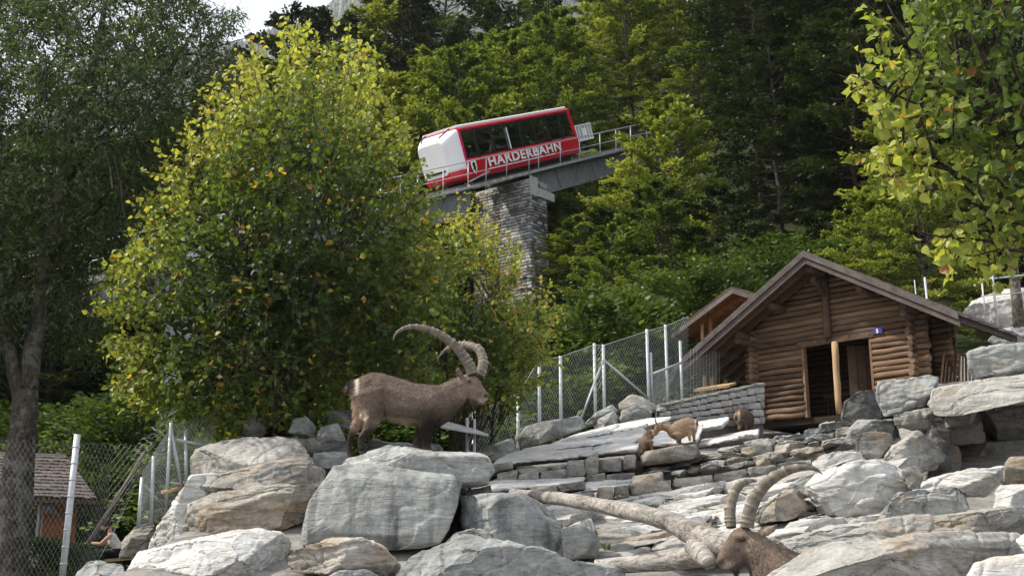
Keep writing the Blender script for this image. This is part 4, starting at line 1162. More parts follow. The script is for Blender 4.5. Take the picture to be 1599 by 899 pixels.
# ---------------------------------------------------------------- squared stones for walls
STONES = []
def stone_mesh(seed, mat):
    rr = random.Random(seed)
    pts = []
    for x in (-.5, .5):
        for y in (-.5, .5):
            for z in (-.5, .5):
                j = lambda: rr.uniform(-.07, .03)
                c = [x * (1 + j()), y * (1 + j()), z * (1 + j())]
                for ax in range(3):
                    q = list(c); q[ax] *= rr.uniform(.68, .84); pts.append(q)
    pts += [[rr.uniform(-.2, .2), -.56, rr.uniform(-.2, .2)], [rr.uniform(-.2, .2), .56, rr.uniform(-.2, .2)]]
    me = hull_mesh(pts); me.name = 'stone'
    me.materials.append(mat)
    return me
STW = {k: [stone_mesh(i + 50 * j, M[k]) for i in range(6)] for j, k in enumerate(['facing', 'grey', 'tan', 'white', 'brown', 'darkrock'])}

def stone_obj(parent, mesh, c, ex, ey, ez):
    """ex, ey, ez: full size vectors of the stone"""
    o = bpy.data.objects.new('stone', mesh)
    L = wloc(parent)
    mt = Matrix.Identity(4)
    for r_ in range(3):
        mt[r_][0], mt[r_][1], mt[r_][2], mt[r_][3] = ex[r_], ey[r_], ez[r_], c[r_] - L[r_]
    o.matrix_basis = mt
    COL.objects.link(o); o.parent = parent
    return o

def stone_face(parent, bl, br, tl, tr, n_in, hgt, wid, depth, mats, rr, gap=0.012, limit=999, rest=None, stain=False, relief=.045):
    """courses of stones over a quad; n_in points into the wall"""
    bl, br, tl, tr = map(Vector, (bl, br, tl, tr)); n_in = Vector(n_in).normalized()
    rows = max(1, round((tl - bl).length / hgt))
    cnt = 0
    for r_ in range(rows):
        f0, f1 = r_ / rows, (r_ + 1) / rows
        a0, b0, a1, b1 = bl.lerp(tl, f0), br.lerp(tr, f0), bl.lerp(tl, f1), br.lerp(tr, f1)
        L = (b0 - a0).length; s = -rr.uniform(0, .5) * wid
        while s < L:
            w = wid * rr.uniform(.6, 1.5)
            s0, s1 = max(0, s), min(L, s + w); s += w
            if s1 - s0 < wid * .2: continue
            p00, p10 = a0.lerp(b0, s0 / L), a0.lerp(b0, s1 / L); p01 = a1.lerp(b1, s0 / L)
            ex = p10 - p00; ez = p01 - p00
            ex = ex * (1 - gap / ex.length); ez = ez * max(.5, 1 - gap / ez.length) * rr.uniform(.86, 1.0)
            c = p00 + (p10 - p00) / 2 + (p01 - p00) / 2 + n_in * (depth * .5 - rr.uniform(0, relief))
            mk = rr.choice(mats)
            if stain and pnoise(np.array([[(s0 / L) * 5.2, f0 * 0.9, 2.2]]))[0] + rr.uniform(-.15, .15) > 0.12: mk = rr.choice(['brown', 'brown', 'darkrock'])
            me = rr.choice(STW[mk])
            if cnt < limit or rest is None: stone_obj(parent, me, c, ex, n_in * depth, ez)
            else: rest.append((me, c, ex, n_in * depth, ez))
            cnt += 1
    return cnt

# drystone wall beside the hut
a, b = P(1028, 662, 23.0), P(1192, 650, 23.6)
c_, d_ = P(1028, 636, 23.0), P(1192, 601, 23.6)
base = (a + b) / 2; base.z = min(a.z, b.z) - .1
dw = empty('drystone_wall', base, 'low drystone wall of pale stones left of the log hut', 'wall')
stone_face(dw, a - Vector((0, 0, .15)), b - Vector((0, 0, .15)), c_, d_, (0.05, 1, 0), 0.10, 0.20, 0.3, ['white', 'white', 'white', 'white', 'tan'], random.Random(2))
MB().hexa([a + Vector((0, .09, -.4)), b + Vector((0, .09, -.4)), b + Vector((0, .5, -.4)), a + Vector((0, .5, -.4)), c_ + Vector((0, .09, -.04)), d_ + Vector((0, .09, -.04)), d_ + Vector((0, .5, -.04)), c_ + Vector((0, .5, -.04))]).build('core', M['mortar'], dw)
for i in range(9):
    p0, p1 = c_.lerp(d_, i / 9), c_.lerp(d_, (i + 1) / 9)
    stone_obj(dw, R.choice(STW[R.choice(['tan', 'grey'])]), (p0 + p1) / 2 + Vector((0, .2, .03)), (p1 - p0) * .96, Vector((0, .5, 0)), Vector((0, 0, .07)))

# ---------------------------------------------------------------- fallen dead tree
def path_px(l): return [P(x, y, d) for x, y, d in l]
u1 = 1 / F
main = [(800, 771, 13.2, 9), (832, 774, 12.9, 10), (870, 778, 12.5, 11.5), (930, 787, 12.0, 13), (1000, 801, 11.4, 15.5), (1050, 815, 11.2, 18), (1085, 834, 11.0, 21), (1120, 850, 10.8, 25), (1165, 855, 10.6, 21), (1230, 852, 10.4, 20), (1300, 848, 10.2, 18)]
lb = P(1000, 899, 11.2); lb.z = G(lb.x, lb.y)
tl_ = empty('fallen_tree', lb, 'bleached forked dead tree trunk lying across the rock layers', 'log')
def wob_tube(pts, seed, n=36, sub=12):
    rr = random.Random(seed)
    P3, R3 = [], []
    for i in range(len(pts) - 1):
        for k in range(sub):
            s = k / sub
            s2 = s
            a, b = pts[i], pts[i + 1]
            P3.append(P(a[0], a[1], a[2]).lerp(P(b[0], b[1], b[2]), s)); R3.append(.86 * (a[3] + (b[3] - a[3]) * s) * a[2] * u1)
    P3.append(P(*pts[-1][:3])); R3.append(pts[-1][3] * pts[-1][2] * u1)
    mb = MB().tube(P3, R3, n)
    V = np.array([tuple(v) for v in mb.v]); 
    c = np.repeat(np.array([tuple(p) for p in P3]), n, 0)
    nz = 0.07 * fbm(V * np.array([1.5, 7, 7]) + seed, 4) + 0.06 * fbm(V * 3, 2) - 0.09 * np.exp(-(pnoise(V * np.array([1.1, 9, 9]) + 3 * seed) / .07) ** 2)
    V = c + (V - c) * (1 + nz)[:, None]
    mb.v = [Vector(v) for v in V]
    return mb
def log_part(pts, nm, seed):
    return wob_tube(pts, seed).build(nm, M['deadwood'], tl_, True)
log_part(main, 'trunk', 1)
log_part([(930, 884, 11.3, 12), (985, 881, 11.2, 14), (1040, 876, 11.1, 16), (1085, 868, 10.95, 20), (1118, 858, 10.8, 22)], 'branch', 2)
log_part([(1080, 850, 10.9, 16), (1100, 868, 10.75, 18), (1108, 879, 10.65, 12)], 'stub', 3)

# ---------------------------------------------------------------- wire fences
def mesh_panel(mb, bl, br, tl, tr, step, r=0.0022, ang=1.0):
    """chain-link: two families of slanting wires over a quad"""
    bl, br, tl, tr = map(Vector, (bl, br, tl, tr))
    W = ((br - bl).length + (tr - tl).length) / 2; H = ((tl - bl).length + (tr - br).length) / 2
    def q(u, v): return bl.lerp(br, u / W).lerp(tl.lerp(tr, u / W), v / H)
    run = H * ang
    for sg in (1, -1):
        c = -run
        while c < W + run:
            # u = c + sg*v*ang
            v0, v1 = 0.0, H
            if sg > 0:
                if c < 0: v0 = -c / ang
                if c + run > W: v1 = (W - c) / ang
            else:
                if c > W: v0 = (c - W) / ang
                if c - run < 0: v1 = c / ang
            if v1 - v0 > 0.02:
                p0, p1 = q(c + sg * v0 * ang, v0), q(c + sg * v1 * ang, v1)
                k = 3 if (p1 - p0).length > 2 else 1
                mb.tube([p0.lerp(p1, i / k) for i in range(k + 1)], r, 3, False)
            c += step

FD = 24.0
posts = [(740, 641, 700, 21.5), (809, 612, 672, 22.3), (842, 560, 658, 22.6), (875, 556, 655, 23.0), (928, 536, 645, 23.5), (942, 538, 640, 23.6), (1010, 514, 632, 24.2), (1039, 507, 632, 24.5), (1062, 532, 625, 24.7)]
fb = P(900, 660, 23.2)
fr = empty('wire_fence', (fb.x, fb.y, G(fb.x, fb.y)), 'tall chain-link fence on steel posts climbing to the small hut', 'fence')
for x, yt, yb, dd in posts:
    b_ = P(x, yb, dd); t_ = P(x, yt, dd); b_.x = t_.x; b_.z = min(b_.z, G(b_.x, b_.y)) - .1
    MB().bar(b_, t_, 0.034, 8).build('post', M['galv'], fr, True)
    
MB().bar(P(1016, 550, 24.2), P(1019, 640, 24.2), 0.03, 8).build('post', M['galv'], fr, True)
MB().bar(P(944, 563, 23.6), P(1013, 622, 24.1), 0.026, 8).build('brace', M['galv'], fr, True)
MB().bar(P(938, 572, 23.5), P(906, 656, 22.9), 0.022, 8).build('brace', M['galv'], fr, True)
MB().bar(P(1013, 586, 24.2), P(1064, 566, 24.6), 0.028, 8).build('rail', M['galv'], fr, True)
MB().bar(P(938, 575, 23.5), P(942, 560, 23.6), 0.02, 6).build('bracket', M['galv'], fr, True)
line_t = [(725, 655, 21.3), (740, 645, 21.5), (809, 614, 22.3), (842, 562, 22.6), (875, 557, 23.0), (928, 538, 23.5), (942, 539, 23.6), (1010, 517, 24.2), (1039, 509, 24.5), (1075, 494, 24.9)]
line_b = [(725, 712, 21.3), (740, 708, 21.5), (809, 690, 22.3), (842, 672, 22.6), (875, 668, 23.0), (928, 660, 23.5), (942, 655, 23.6), (1010, 645, 24.2), (1039, 640, 24.5), (1075, 632, 24.9)]
mb = MB()
for i in range(len(line_t) - 1):
    mesh_panel(mb, P(*line_b[i]), P(*line_b[i + 1]), P(*line_t[i]), P(*line_t[i + 1]), 0.075, 0.0026, 0.62)
    mb.bar(P(*line_t[i]), P(*line_t[i + 1]), 0.005, 4)
mb.build('wire_mesh', M['wire'], fr)['kind'] = 'stuff'
mb = MB()   # second, denser low run of mesh right of the corner post
mesh_panel(mb, P(1014, 640, 24.3), P(1120, 620, 25.3), P(1014, 588, 24.3), P(1120, 546, 25.3), 0.05, 0.0026, 0.62)
mb.build('lower_wire_mesh', M['wire'], fr)['kind'] = 'stuff'
for i in range(10):
    x = 1078 + i * 5
    MB().bar(P(x, 626 - i, 25.0), P(x, 545 + i * .5, 25.0), 0.003, 4).build('wire_stay', M['wire'], fr)

# fence at the lower left
lf = empty('wire_fence', (*P(100, 905, 12.6).xy, G(*P(100, 905, 12.6).xy)), 'sagging chain-link fence with one leaning steel post at the lower left', 'fence')
pb, pt = P(93, 940, 12.4), P(121, 678, 12.4)
mb = MB(); mb.tube([pb, pb.lerp(pt, .5), pt], 0.036, 10); mb.build('post', M['galv'], lf, True)
for i in range(9):
    q = pb.lerp(pt, .12 + .1 * i)
    MB().tube([q, q + (pt - pb).normalized() * .012], 0.042, 10).build('clip', M['wire'], lf, True)
lt_ = [(-60, 690, 12.3), (20, 684, 12.35), (121, 690, 12.4), (180, 692, 12.6), (240, 696, 12.8)]
lb_ = [(-60, 960, 12.3), (20, 955, 12.35), (100, 945, 12.4), (150, 880, 12.6), (172, 845, 12.8)]
mb = MB()
for i in range(4): mesh_panel(mb, P(*lb_[i]), P(*lb_[i + 1]), P(*lt_[i]), P(*lt_[i + 1]), 0.052, 0.00065, 0.55)
mb.build('wire_mesh', M['wire'], lf)['kind'] = 'stuff'
MB().tube([P(136, 850, 12.8), P(190, 766, 12.85), P(226, 706, 12.9)], [0.024, 0.022, 0.02], 8).build('leaning_pole', M['darkpole'], lf, True)
mb = MB()
for i in range(0, 26, 2):       # loose roll of mesh at the top of the pole
    s = i / 25; c = P(214 + 58 * s, 712 - 70 * s, 12.9)
    mb.tube([c + Vector((0.07 * math.cos(a_ * 1.05 + i), 0.07 * math.sin(a_ * 1.05 + i), 0.05 * math.sin(a_ * 1.05))) for a_ in range(7)], 0.001, 3, False)
mb.build('mesh_roll', M['wire'], lf)['kind'] = 'stuff'
gate = empty('mesh_gate', (*P(270, 815, 14.6).xy, G(*P(270, 815, 14.6).xy)), 'bluish framed mesh gate between the bushes and the left rock pile', 'gate')
def gp(x, y): return P(x, y, 14.6 + (x - 220) * 0.006)
for a, b in [((222, 745), (216, 822)), ((240, 712), (236, 818)), ((267, 660), (259, 806)), ((290, 672), (292, 780)), ((266, 664), (288, 778))]:
    MB().bar(gp(*a), gp(*b), 0.025, 8).build('frame_post', M['galv'], gate, True)
MB().bar(gp(275, 686), gp(345, 700), 0.022, 8).build('frame_rail', M['galv'], gate, True)
MB().bar(gp(264, 753), gp(300, 758), 0.016, 8).build('frame_rail', M['galv'], gate, True)
MB().bar(gp(226, 757), gp(256, 790), 0.012, 6).build('frame_brace', M['galv'], gate, True)
MB().tube([gp(253, 769), gp(286, 762)], [0.03, 0.034], 10).build('wooden_bar', M['palewood'], gate, True)
mb = MB(); mesh_panel(mb, gp(214, 825), gp(258, 808), gp(222, 735), gp(266, 665), 0.035, 0.0022, 0.6)
mesh_panel(mb, gp(258, 808), gp(300, 790), gp(266, 665), gp(345, 640), 0.035, 0.0022, 0.6)
mb.build('wire_mesh', M['wire'], gate)['kind'] = 'stuff'

# white sloped board on posts behind the ibex
bd = empty('feeder_roof', (*P(735, 706, 18.2).xy, G(*P(735, 706, 18.2).xy)), 'white sloping feeder board on two steel posts behind the ibex', 'feeder')
a, b, c_, d_ = P(688, 668, 18.0), P(763, 681, 18.0), P(742, 672, 18.5), P(700, 661, 18.5)
MB().hexa([a, b, c_, d_] + [v + Vector((0, 0, .03)) for v in (a, b, c_, d_)]).build('board', M['concrete'], bd)
for x, yt, yb in ((730, 652, 702), (741, 654, 704)):
    p_ = P(x, yt, 18.3); q_ = Vector((p_.x, p_.y, G(p_.x, p_.y) - .1))
    MB().bar(q_, p_, 0.022, 8).build('post', M['galv'], bd, True)
# railing, post and pale rock on the far right terrace
rl = empty('pipe_railing', (*P(1560, 500, 26).xy, G(*P(1560, 500, 26).xy)), 'steel pipe railing on the rock terrace at the far right', 'railing')
for a, b, r_ in [((1531, 437), (1650, 424), .02), ((1532, 462), (1650, 452), .014), ((1533, 437), (1540, 506), .02), ((1548, 415), (1558, 510), .028), ((1648, 424), (1652, 500), .02)]:
    MB().bar(P(*a, 26), P(*b, 26), r_, 8).build('rail' if a[1] > 0 and abs(a[1] - b[1]) < 20 else 'post', M['galv'], rl, True)
rock('pale layered rock behind the pipe railing', [(1500, 490), (1515, 470), (1560, 452), (1640, 445), (1680, 520), (1560, 512)], 28.5, 1.6, 'slabrock', 0.15)
rock('flat grey rock shelf below the pipe railing', [(1540, 532), (1560, 512), (1640, 505), (1690, 545), (1600, 545)], 25, 1.6, 'grey', 0.1)
flush_rocks()
st = empty('young_tree', (*P(1590, 505, 27).xy, G(*P(1590, 505, 27).xy)), 'slim bare tree trunk beside the pipe railing', 'tree')
MB().tube([P(1592, 515, 27), P(1588, 470, 27), P(1580, 400, 27), P(1574, 300, 27.2)], [0.15, 0.13, 0.11, 0.06], 10).build('trunk', M['bark'], st, True)
rngs = np.random.RandomState(8)
cs_ = traced_crown([(1500, 380), (1520, 300), (1580, 250), (1640, 280), (1670, 350), (1640, 400), (1560, 405)], 27.2, 1.0, 160, 9, 0.11, rngs)
crown_to_objects(st, cs_, np.clip(.25 + rngs.normal(0, .15, len(cs_['C'])), 0, 1), M['linden'], LINDEN_T, 0, 'l')
for x, yt, yb, lb_ in ((1444, 433, 470, 'grey steel post sticking up behind the log hut roof'), (1428, 437, 470, 'thin leaning rod sticking up behind the log hut roof')):
    p_ = P(x, yt, 27.5); q_ = Vector((p_.x + .02, p_.y, G(p_.x, p_.y) - .1))
    tag(MB().bar(q_, p_, 0.03 if x > 1440 else 0.014, 8).build('steel_post', M['galv'], None, True), lb_, 'post')
# ---------------------------------------------------------------- railway: pier, girders, track, railing
def TP(s, lat, up):      # s metres along the track (plan), lat towards the camera side, up metres
    return TRACK0 + TU * s + TN * lat + Vector((0, 0, up))
GL = -1.1                # centre line of the track, lateral
s0p = -0.55              # pier position along the track
def s_of_px(px_, lat=0.0, up=0.0):
    lo, hi = -30, 30
    for _ in range(40):
        m = (lo + hi) / 2
        if proj(TP(m, lat, up))[0] < px_: lo = m
        else: hi = m
    return lo
sR = s_of_px(826, 0.35, -1.0)
# pier: broad lower-end face and narrow flank face
c1 = TP(sR, 0.45, 0); zt = c1.z - 0.75
hu = Vector((TU.x, TU.y, 0)).normalized()
c1.z = 0
wid_, lng_ = 3.5, 1.3
zb = G(c1.x, c1.y) - 1.5
cor = [c1, c1 - TN * wid_, c1 - TN * wid_ + hu * lng_, c1 + hu * lng_]
def lean(p, z):
    cc = (cor[0] + cor[2]) / 2
    k = 1 + 0.008 * (zt - z)
    v = cc + (p - cc) * k
    return Vector((v.x, v.y, z))
pier = empty('railway_pier', (c1.x, c1.y, zb), 'tall grey masonry pier carrying the railway bridge', 'bridge pier')
def inset(p, dz):
    cc = (cor[0] + cor[2]) / 2
    v = lean(p, dz); w = Vector((cc.x, cc.y, dz)) - v
    return v + w.normalized() * 0.16
MB().hexa([inset(p, zb) for p in (cor[0], cor[3], cor[2], cor[1])] + [inset(p, zt - .02) for p in (cor[0], cor[3], cor[2], cor[1])]).build('core', M['mortar'], pier)
zlow = zt - 7.2
rest = []
rp = random.Random(4)
stone_face(pier, lean(cor[1], zlow), lean(cor[0], zlow), lean(cor[1], zt), lean(cor[0], zt), hu, 0.165, 0.27, 0.30, ['grey', 'white', 'white', 'grey', 'facing'], rp, 0.02, 215, rest, True, .02)
stone_face(pier, lean(cor[0], zlow), lean(cor[3], zlow), lean(cor[0], zt), lean(cor[3], zt), -TN, 0.165, 0.27, 0.30, ['grey', 'darkrock', 'facing', 'white'], rp, 0.02, 85, rest, False, .02)  # darker stone mix puts the shade of this flank into its colour
for q in ((cor[1], cor[0], hu), (cor[0], cor[3], -TN)):
    stone_face(pier, lean(q[0], zb), lean(q[1], zb), lean(q[0], zlow), lean(q[1], zlow), q[2], 0.25, 0.5, 0.30, ['grey', 'facing', 'darkrock'], rp, 0.03, 0, rest)
# the stones past the limit, joined
Vs, Fs, b = [], [], 0
L = np.array(wloc(pier))
bym = {}
for me, c, ex, ey, ez in rest:
    v = np.empty(len(me.vertices) * 3, dtype=np.float32); me.vertices.foreach_get("co", v); v = v.reshape(-1, 3)
    w = v[:, 0:1] * np.array(ex) + v[:, 1:2] * np.array(ey) + v[:, 2:3] * np.array(ez) + np.array(c) - L
    bym.setdefault(me.materials[0].name, []).append((w, [list(p.vertices) for p in me.polygons]))
Vs, Fs, mi, mats = [], [], [], []
for k_, lst in bym.items():
    mats.append(bpy.data.materials[k_])
    for w, fcs in lst:
        Fs += [[i + b for i in f] for f in fcs]; mi += [len(mats) - 1] * len(fcs)
        Vs += w.tolist(); b += len(w)
me = bpy.data.meshes.new('stonework'); me.from_pydata(Vs, [], Fs); me.update()
for m_ in mats: me.materials.append(m_)
me.polygons.foreach_set("material_index", mi)
link('stonework', me, pier)['kind'] = 'stuff'
# bearing blocks
e_ = lean(cor[3], zt); e2 = lean(cor[0], zt)
MB().box(e2 + Vector((0, 0, -.75)) - hu * .02 - TN * .05, hu * .55, TN * .09, Vector((0, 0, .95))).build('bearing_plate', M['concrete'], pier)
MB().box(e2.lerp(e_, .42) + Vector((0, 0, -.72)) + TN * .03 - TN * .5, hu * 1.25, TN * .56, Vector((0, 0, .42))).build('bearing_block', M['concrete'], pier)
MB().box(lean(cor[1], zt) + Vector((0, 0, .01)), (cor[0] - cor[1]), hu * lng_, Vector((0, 0, .07))).build('cap_slab', M['concrete'], pier)

bridge = empty('railway_bridge', TP(s0p, GL, -1.6), 'grey steel girder bridge with railing and steep cable railway track', 'bridge')
def beam(mb, s0, s1, lat, up0, up1, w):
    mb.hexa([TP(s0, lat, up0), TP(s1, lat, up0), TP(s1, lat - w, up0), TP(s0, lat - w, up0), TP(s0, lat, up1), TP(s1, lat, up1), TP(s1, lat - w, up1), TP(s0, lat - w, up1)])
sLend = s_of_px(736, 0.35, -.9)
for nm, a, b_ in (('girder', -24, sLend), ('girder', sR + .25, 30)):
    for lt0 in (0.30, -2.3):
        mb = MB()
        beam(mb, a, b_, lt0, -1.62, -.52, 0.05)          # web
        beam(mb, a, b_, lt0 + .13, -1.70, -1.622, 0.32)  # flanges
        beam(mb, a, b_, lt0 + .13, -.518, -.45, 0.32)
        mb.build(nm, M['girder'], bridge)
    n_ = int((b_ - a) / 1.55)
    for i in range(n_ + 1):                              # slanting stiffeners on the near web
        s_ = a + .35 + i * 1.55
        mb = MB(); q0, q1 = TP(s_ + (.5 if i % 2 else 0), .36, -1.60), TP(s_ + (0 if i % 2 else .5), .36, -.54)
        mb.bar(q0, q1, .035, 4); mb.build('stiffener', M['girder'], bridge)
mb = MB(); beam(mb, -24, sLend + .2, .72, -.44, -.33, .42); mb.build('walkway', M['galv'], bridge)
mb = MB(); beam(mb, sR + .1, 30, .72, -.44, -.33, .42); mb.build('walkway', M['galv'], bridge)
for i in range(int(54 / .62)):
    s_ = -24 + i * .62
    mb = MB(); beam(mb, s_, s_ + .2, .16, -.44, -.30, 2.6)
    mb.build('sleeper', M['concrete'] if s_ < 20 else M['darkpole'], bridge)
for lt0 in (-.35, -1.75):
    mb = MB(); beam(mb, -24, 30, lt0, -.298, -.17, .08); mb.build('rail', M['rail'], bridge)
mb = MB(); mb.tube([TP(-24, GL, -.2), TP(30, GL, -.2)], .02, 6); mb.build('haul_cable', M['rail'], bridge)
rlat = .66
for px0 in (594, 625, 652, 692, 731, 759, 791, 826, 841, 875, 905, 937, 962, 985, 1010):
    s_ = s_of_px(px0, rlat, 0)
    MB().bar(TP(s_, rlat, -.40), TP(s_, rlat, .86), .028, 6).build('railing_post', M['galv'], bridge, True)
for u_, r_ in ((.86, .026), (.26, .02)):
    MB().bar(TP(-24, rlat, u_), TP(30, rlat, u_), r_, 6).build('railing', M['galv'], bridge, True)
for k in range(7):
    MB().bar(TP(-23 + k * 1.6, rlat, -.40), TP(-23 + k * 1.6, rlat, .86), .028, 6).build('railing_post', M['galv'], bridge, True)
# a lower support hidden by the trees
s_ = -13
p_ = TP(s_, GL, -1.7); gz = G(p_.x, p_.y) - .5
tag(MB().hexa([Vector((p_.x + a, p_.y + b, z_)) for z_ in (gz, p_.z) for a, b in ((-.9, -.6), (.9, -.6), (.9, .6), (-.9, .6))]).build('bridge_support', M['concrete'], None), 'plain support of the bridge hidden behind the big linden', 'bridge pier')

# ---------------------------------------------------------------- the railcar
NV = (TU.cross(Vector((0, 0, 1)))).normalized()      # = towards the camera side
UV = TU.normalized(); WV = NV.cross(UV).normalized()
if WV.z < 0: WV = -WV
K = TU.length
def CP3(a, b, c): return TRACK0 + UV * (a + 0.6) + TN * (b - 0.0) + WV * c      # a along, b lateral (0 = near side), c up
W_ = 2.25; LEN = 9.75; CT, CSILL, CBOT = 2.44, 0.98, 0.0
car = empty('funicular_railcar', CP3(4, -1.1, -.2), 'red and white funicular railcar with dark windows climbing the bridge', 'railcar')
def rsec(hw, c0, c1, r=.16, taper=0.0):
    """rounded section: list of (b offset from centre, c)"""
    o = []
    for (sx, sz) in ((1, -1), (1, 1), (-1, 1), (-1, -1)):
        for k in range(4):
            an = [(-90, 0), (0, 90), (90, 180), (180, 270)][[(1, -1), (1, 1), (-1, 1), (-1, -1)].index((sx, sz))]
            t_ = rad(an[0] + (an[1] - an[0]) * k / 3)
            x = sx * (hw - r) + r * math.cos(t_); z = (c0 + r if sz < 0 else c1 - r) + r * math.sin(t_)
            o.append((x - math.copysign(taper, x) * max(0, (0.4 - (z - c0))) , z))
    return o
def loft_secs(secs, name, mat, parent, smooth=True):
    mb = MB(); n = len(secs[0][1])
    for a, sec, sh in secs:
        for x, z in sec: mb.v.append(CP3(a + sh * z, -W_ / 2 + x, z))
    for i in range(len(secs) - 1):
        for k in range(n):
            k2 = (k + 1) % n
            mb.f.append([i * n + k, (i + 1) * n + k, (i + 1) * n + k2, i * n + k2])
    mb.f.append(list(range(n))); e = (len(secs) - 1) * n; mb.f.append([e + k for k in range(n)][::-1])
    o = mb.build(name, mat, parent)
    if smooth:
        for p in o.data.polygons: p.use_smooth = len(p.vertices) == 4 and False
    return o
HW = W_ / 2
RK = -0.14                                        # rake of the upper end
loft_secs([(0.0, rsec(HW, CBOT, CSILL, .12, .35), 0), (LEN, rsec(HW, CBOT + .05, CSILL, .12, .35), RK)], 'lower_body', M['red'], car)
loft_secs([(0.0, rsec(HW, 2.24, CT, .09), 0), (LEN, rsec(HW, 2.24, CT, .09), RK)], 'upper_body', M['red'], car)
loft_secs([(0.05, rsec(HW - .07, CT - .02, CT + .12, .06), 0), (LEN - .1, rsec(HW - .07, CT - .02, CT + .12, .06), RK)], 'roof', M['whitepaint'], car)
# corner posts
def post(a, w, mat, nm, far=False, out=.0, rk=0, th=.07):
    b = -W_ - out if far else out
    sg = 1 if far else -1
    mb = MB(); z0, z1 = CSILL - .03, 2.28
    mb.hexa([CP3(a + rk * z0, b, z0), CP3(a + w + rk * z0, b, z0), CP3(a + w + rk * z0, b + sg * th, z0), CP3(a + rk * z0, b + sg * th, z0), CP3(a + rk * z1, b, z1), CP3(a + w + rk * z1, b, z1), CP3(a + w + rk * z1, b + sg * th, z1), CP3(a + rk * z1, b + sg * th, z1)])
    return mb.build(nm, mat, car)
for far in (False, True):
    post(0.0, .16, M['magenta'], 'corner_post', far, .004)
    post(LEN - .2, .2, M['red'], 'corner_post', far, .004, RK)
mb = MB(); mb.box(CP3(0, 0.003, CBOT + .25), UV * .12, TN * .012, WV * (CT - .35)); mb.build('edge_stripe', M['magenta'], car)
# end wall with a window at the upper end
t = NT('tinted_glass')
gl = t.node("BsdfGlossy"); gl.inputs['Roughness'].default_value = 0.03; gl.inputs['Color'].default_value = (.8, .85, .9, 1)
tr = t.node("BsdfTransparent"); tr.inputs['Color'].default_value = (0.88, 0.9, 0.9, 1)
fz = t.node("Fresnel"); fz.inputs['IOR'].default_value = 1.45
ms_ = t.node("MixShader"); t.link(fz.outputs[0], ms_.inputs[0]); t.link(tr.outputs[0], ms_.inputs[1]); t.link(gl.outputs[0], ms_.inputs[2])
M['glass'] = t.done(ms_.outputs[0])
t = NT('clear_glass')
tr = t.node('BsdfTransparent'); tr.inputs['Color'].default_value = (0.85, 0.86, 0.86, 1)
gl = t.node('BsdfGlossy'); gl.inputs['Roughness'].default_value = 0.03
ms_ = t.node('MixShader'); ms_.inputs[0].default_value = 0.08; t.link(tr.outputs[0], ms_.inputs[1]); t.link(gl.outputs[0], ms_.inputs[2])
M['farglass'] = t.done(ms_.outputs[0])
edges = [.16, 1.10, 1.22, 2.35, 2.47, 3.60, 3.72, 4.72, 4.84, 5.92, 6.04, 7.09, 7.21, 8.32, 8.44, LEN - .2]
for far in (False, True):
    b = -W_ + .03 if far else -.03
    for i in range(0, len(edges), 2):
        a0, a1 = edges[i], edges[i + 1]
        rk0 = 0; rk1 = RK if i == len(edges) - 2 else 0
        z0, z1 = CSILL, 2.25
        mb = MB(); th = TN * .012
        c4 = [CP3(a0, b, z0), CP3(a1 + rk1 * z0, b, z0), CP3(a1 + rk1 * z1, b, z1), CP3(a0, b, z1)]
        mb.hexa(c4 + [v - th for v in c4]); mb.build('window', M['farglass' if far else 'glass'], car)
        if i: post(edges[i - 1], edges[i] - edges[i - 1], M['black'], 'mullion', far, 0)
    mb = MB(); mb.box(CP3(.16, b + (.03 if not far else -.03) - (.0), 2.15), UV * (LEN - .75), TN * (.006 if not far else -.006), WV * .1); mb.build('window_frame', M['black'], car)
    mb = MB(); mb.box(CP3(.16, b + (.03 if not far else -.03), CSILL - .01), UV * (LEN - .5), TN * (.006 if not far else -.006), WV * .06); mb.build('window_frame', M['black'], car)
mb = MB(); mb.box(CP3(3.63, .005, CSILL), UV * .06, TN * .03, WV * 1.05); mb.build('door_bar', M['whitepaint'], car)
for a0 in (1.16, 3.66, 4.78, 7.15):
    MB().box(CP3(a0, .002, CBOT + .3), UV * .018, TN * .004, WV * .66).build('panel_seam', M['black'], car)
# interior: stepped floor, seats, back wall
for i in range(4):
    a0 = .5 + i * 2.3
    MB().box(CP3(a0, -W_ + .2, CBOT + .3), UV * .12, TN * (W_ - .4), WV * .85).build('seat_back', M['seat'], car)
    MB().box(CP3(a0 + .12, -W_ + .2, CBOT + .3), UV * .5, TN * (W_ - .4), WV * .42).build('seat', M['seat'], car)
for a0 in (2.6, 4.9, 7.2):
    MB().box(CP3(a0, -1.5, CBOT + .4), UV * .04, TN * .04, WV * 1.7).build('grab_pole', M['galv'], car)
for a0 in (1.45, 4.3, 6.4, 7.3):
    MB().box(CP3(a0, -1.2, 1.72), UV * .7, TN * .02, WV * .14).build('notice', M['concrete'], car)
MB().box(CP3(2.52, -.3, 1.42), UV * .36, TN * .015, WV * .42).build('notice', M['concrete'], car)
MB().box(CP3(LEN - .45, -W_ + .12, CSILL - .2), UV * .05, TN * (W_ - .24), WV * .55).build('end_wall', M['black'], car)
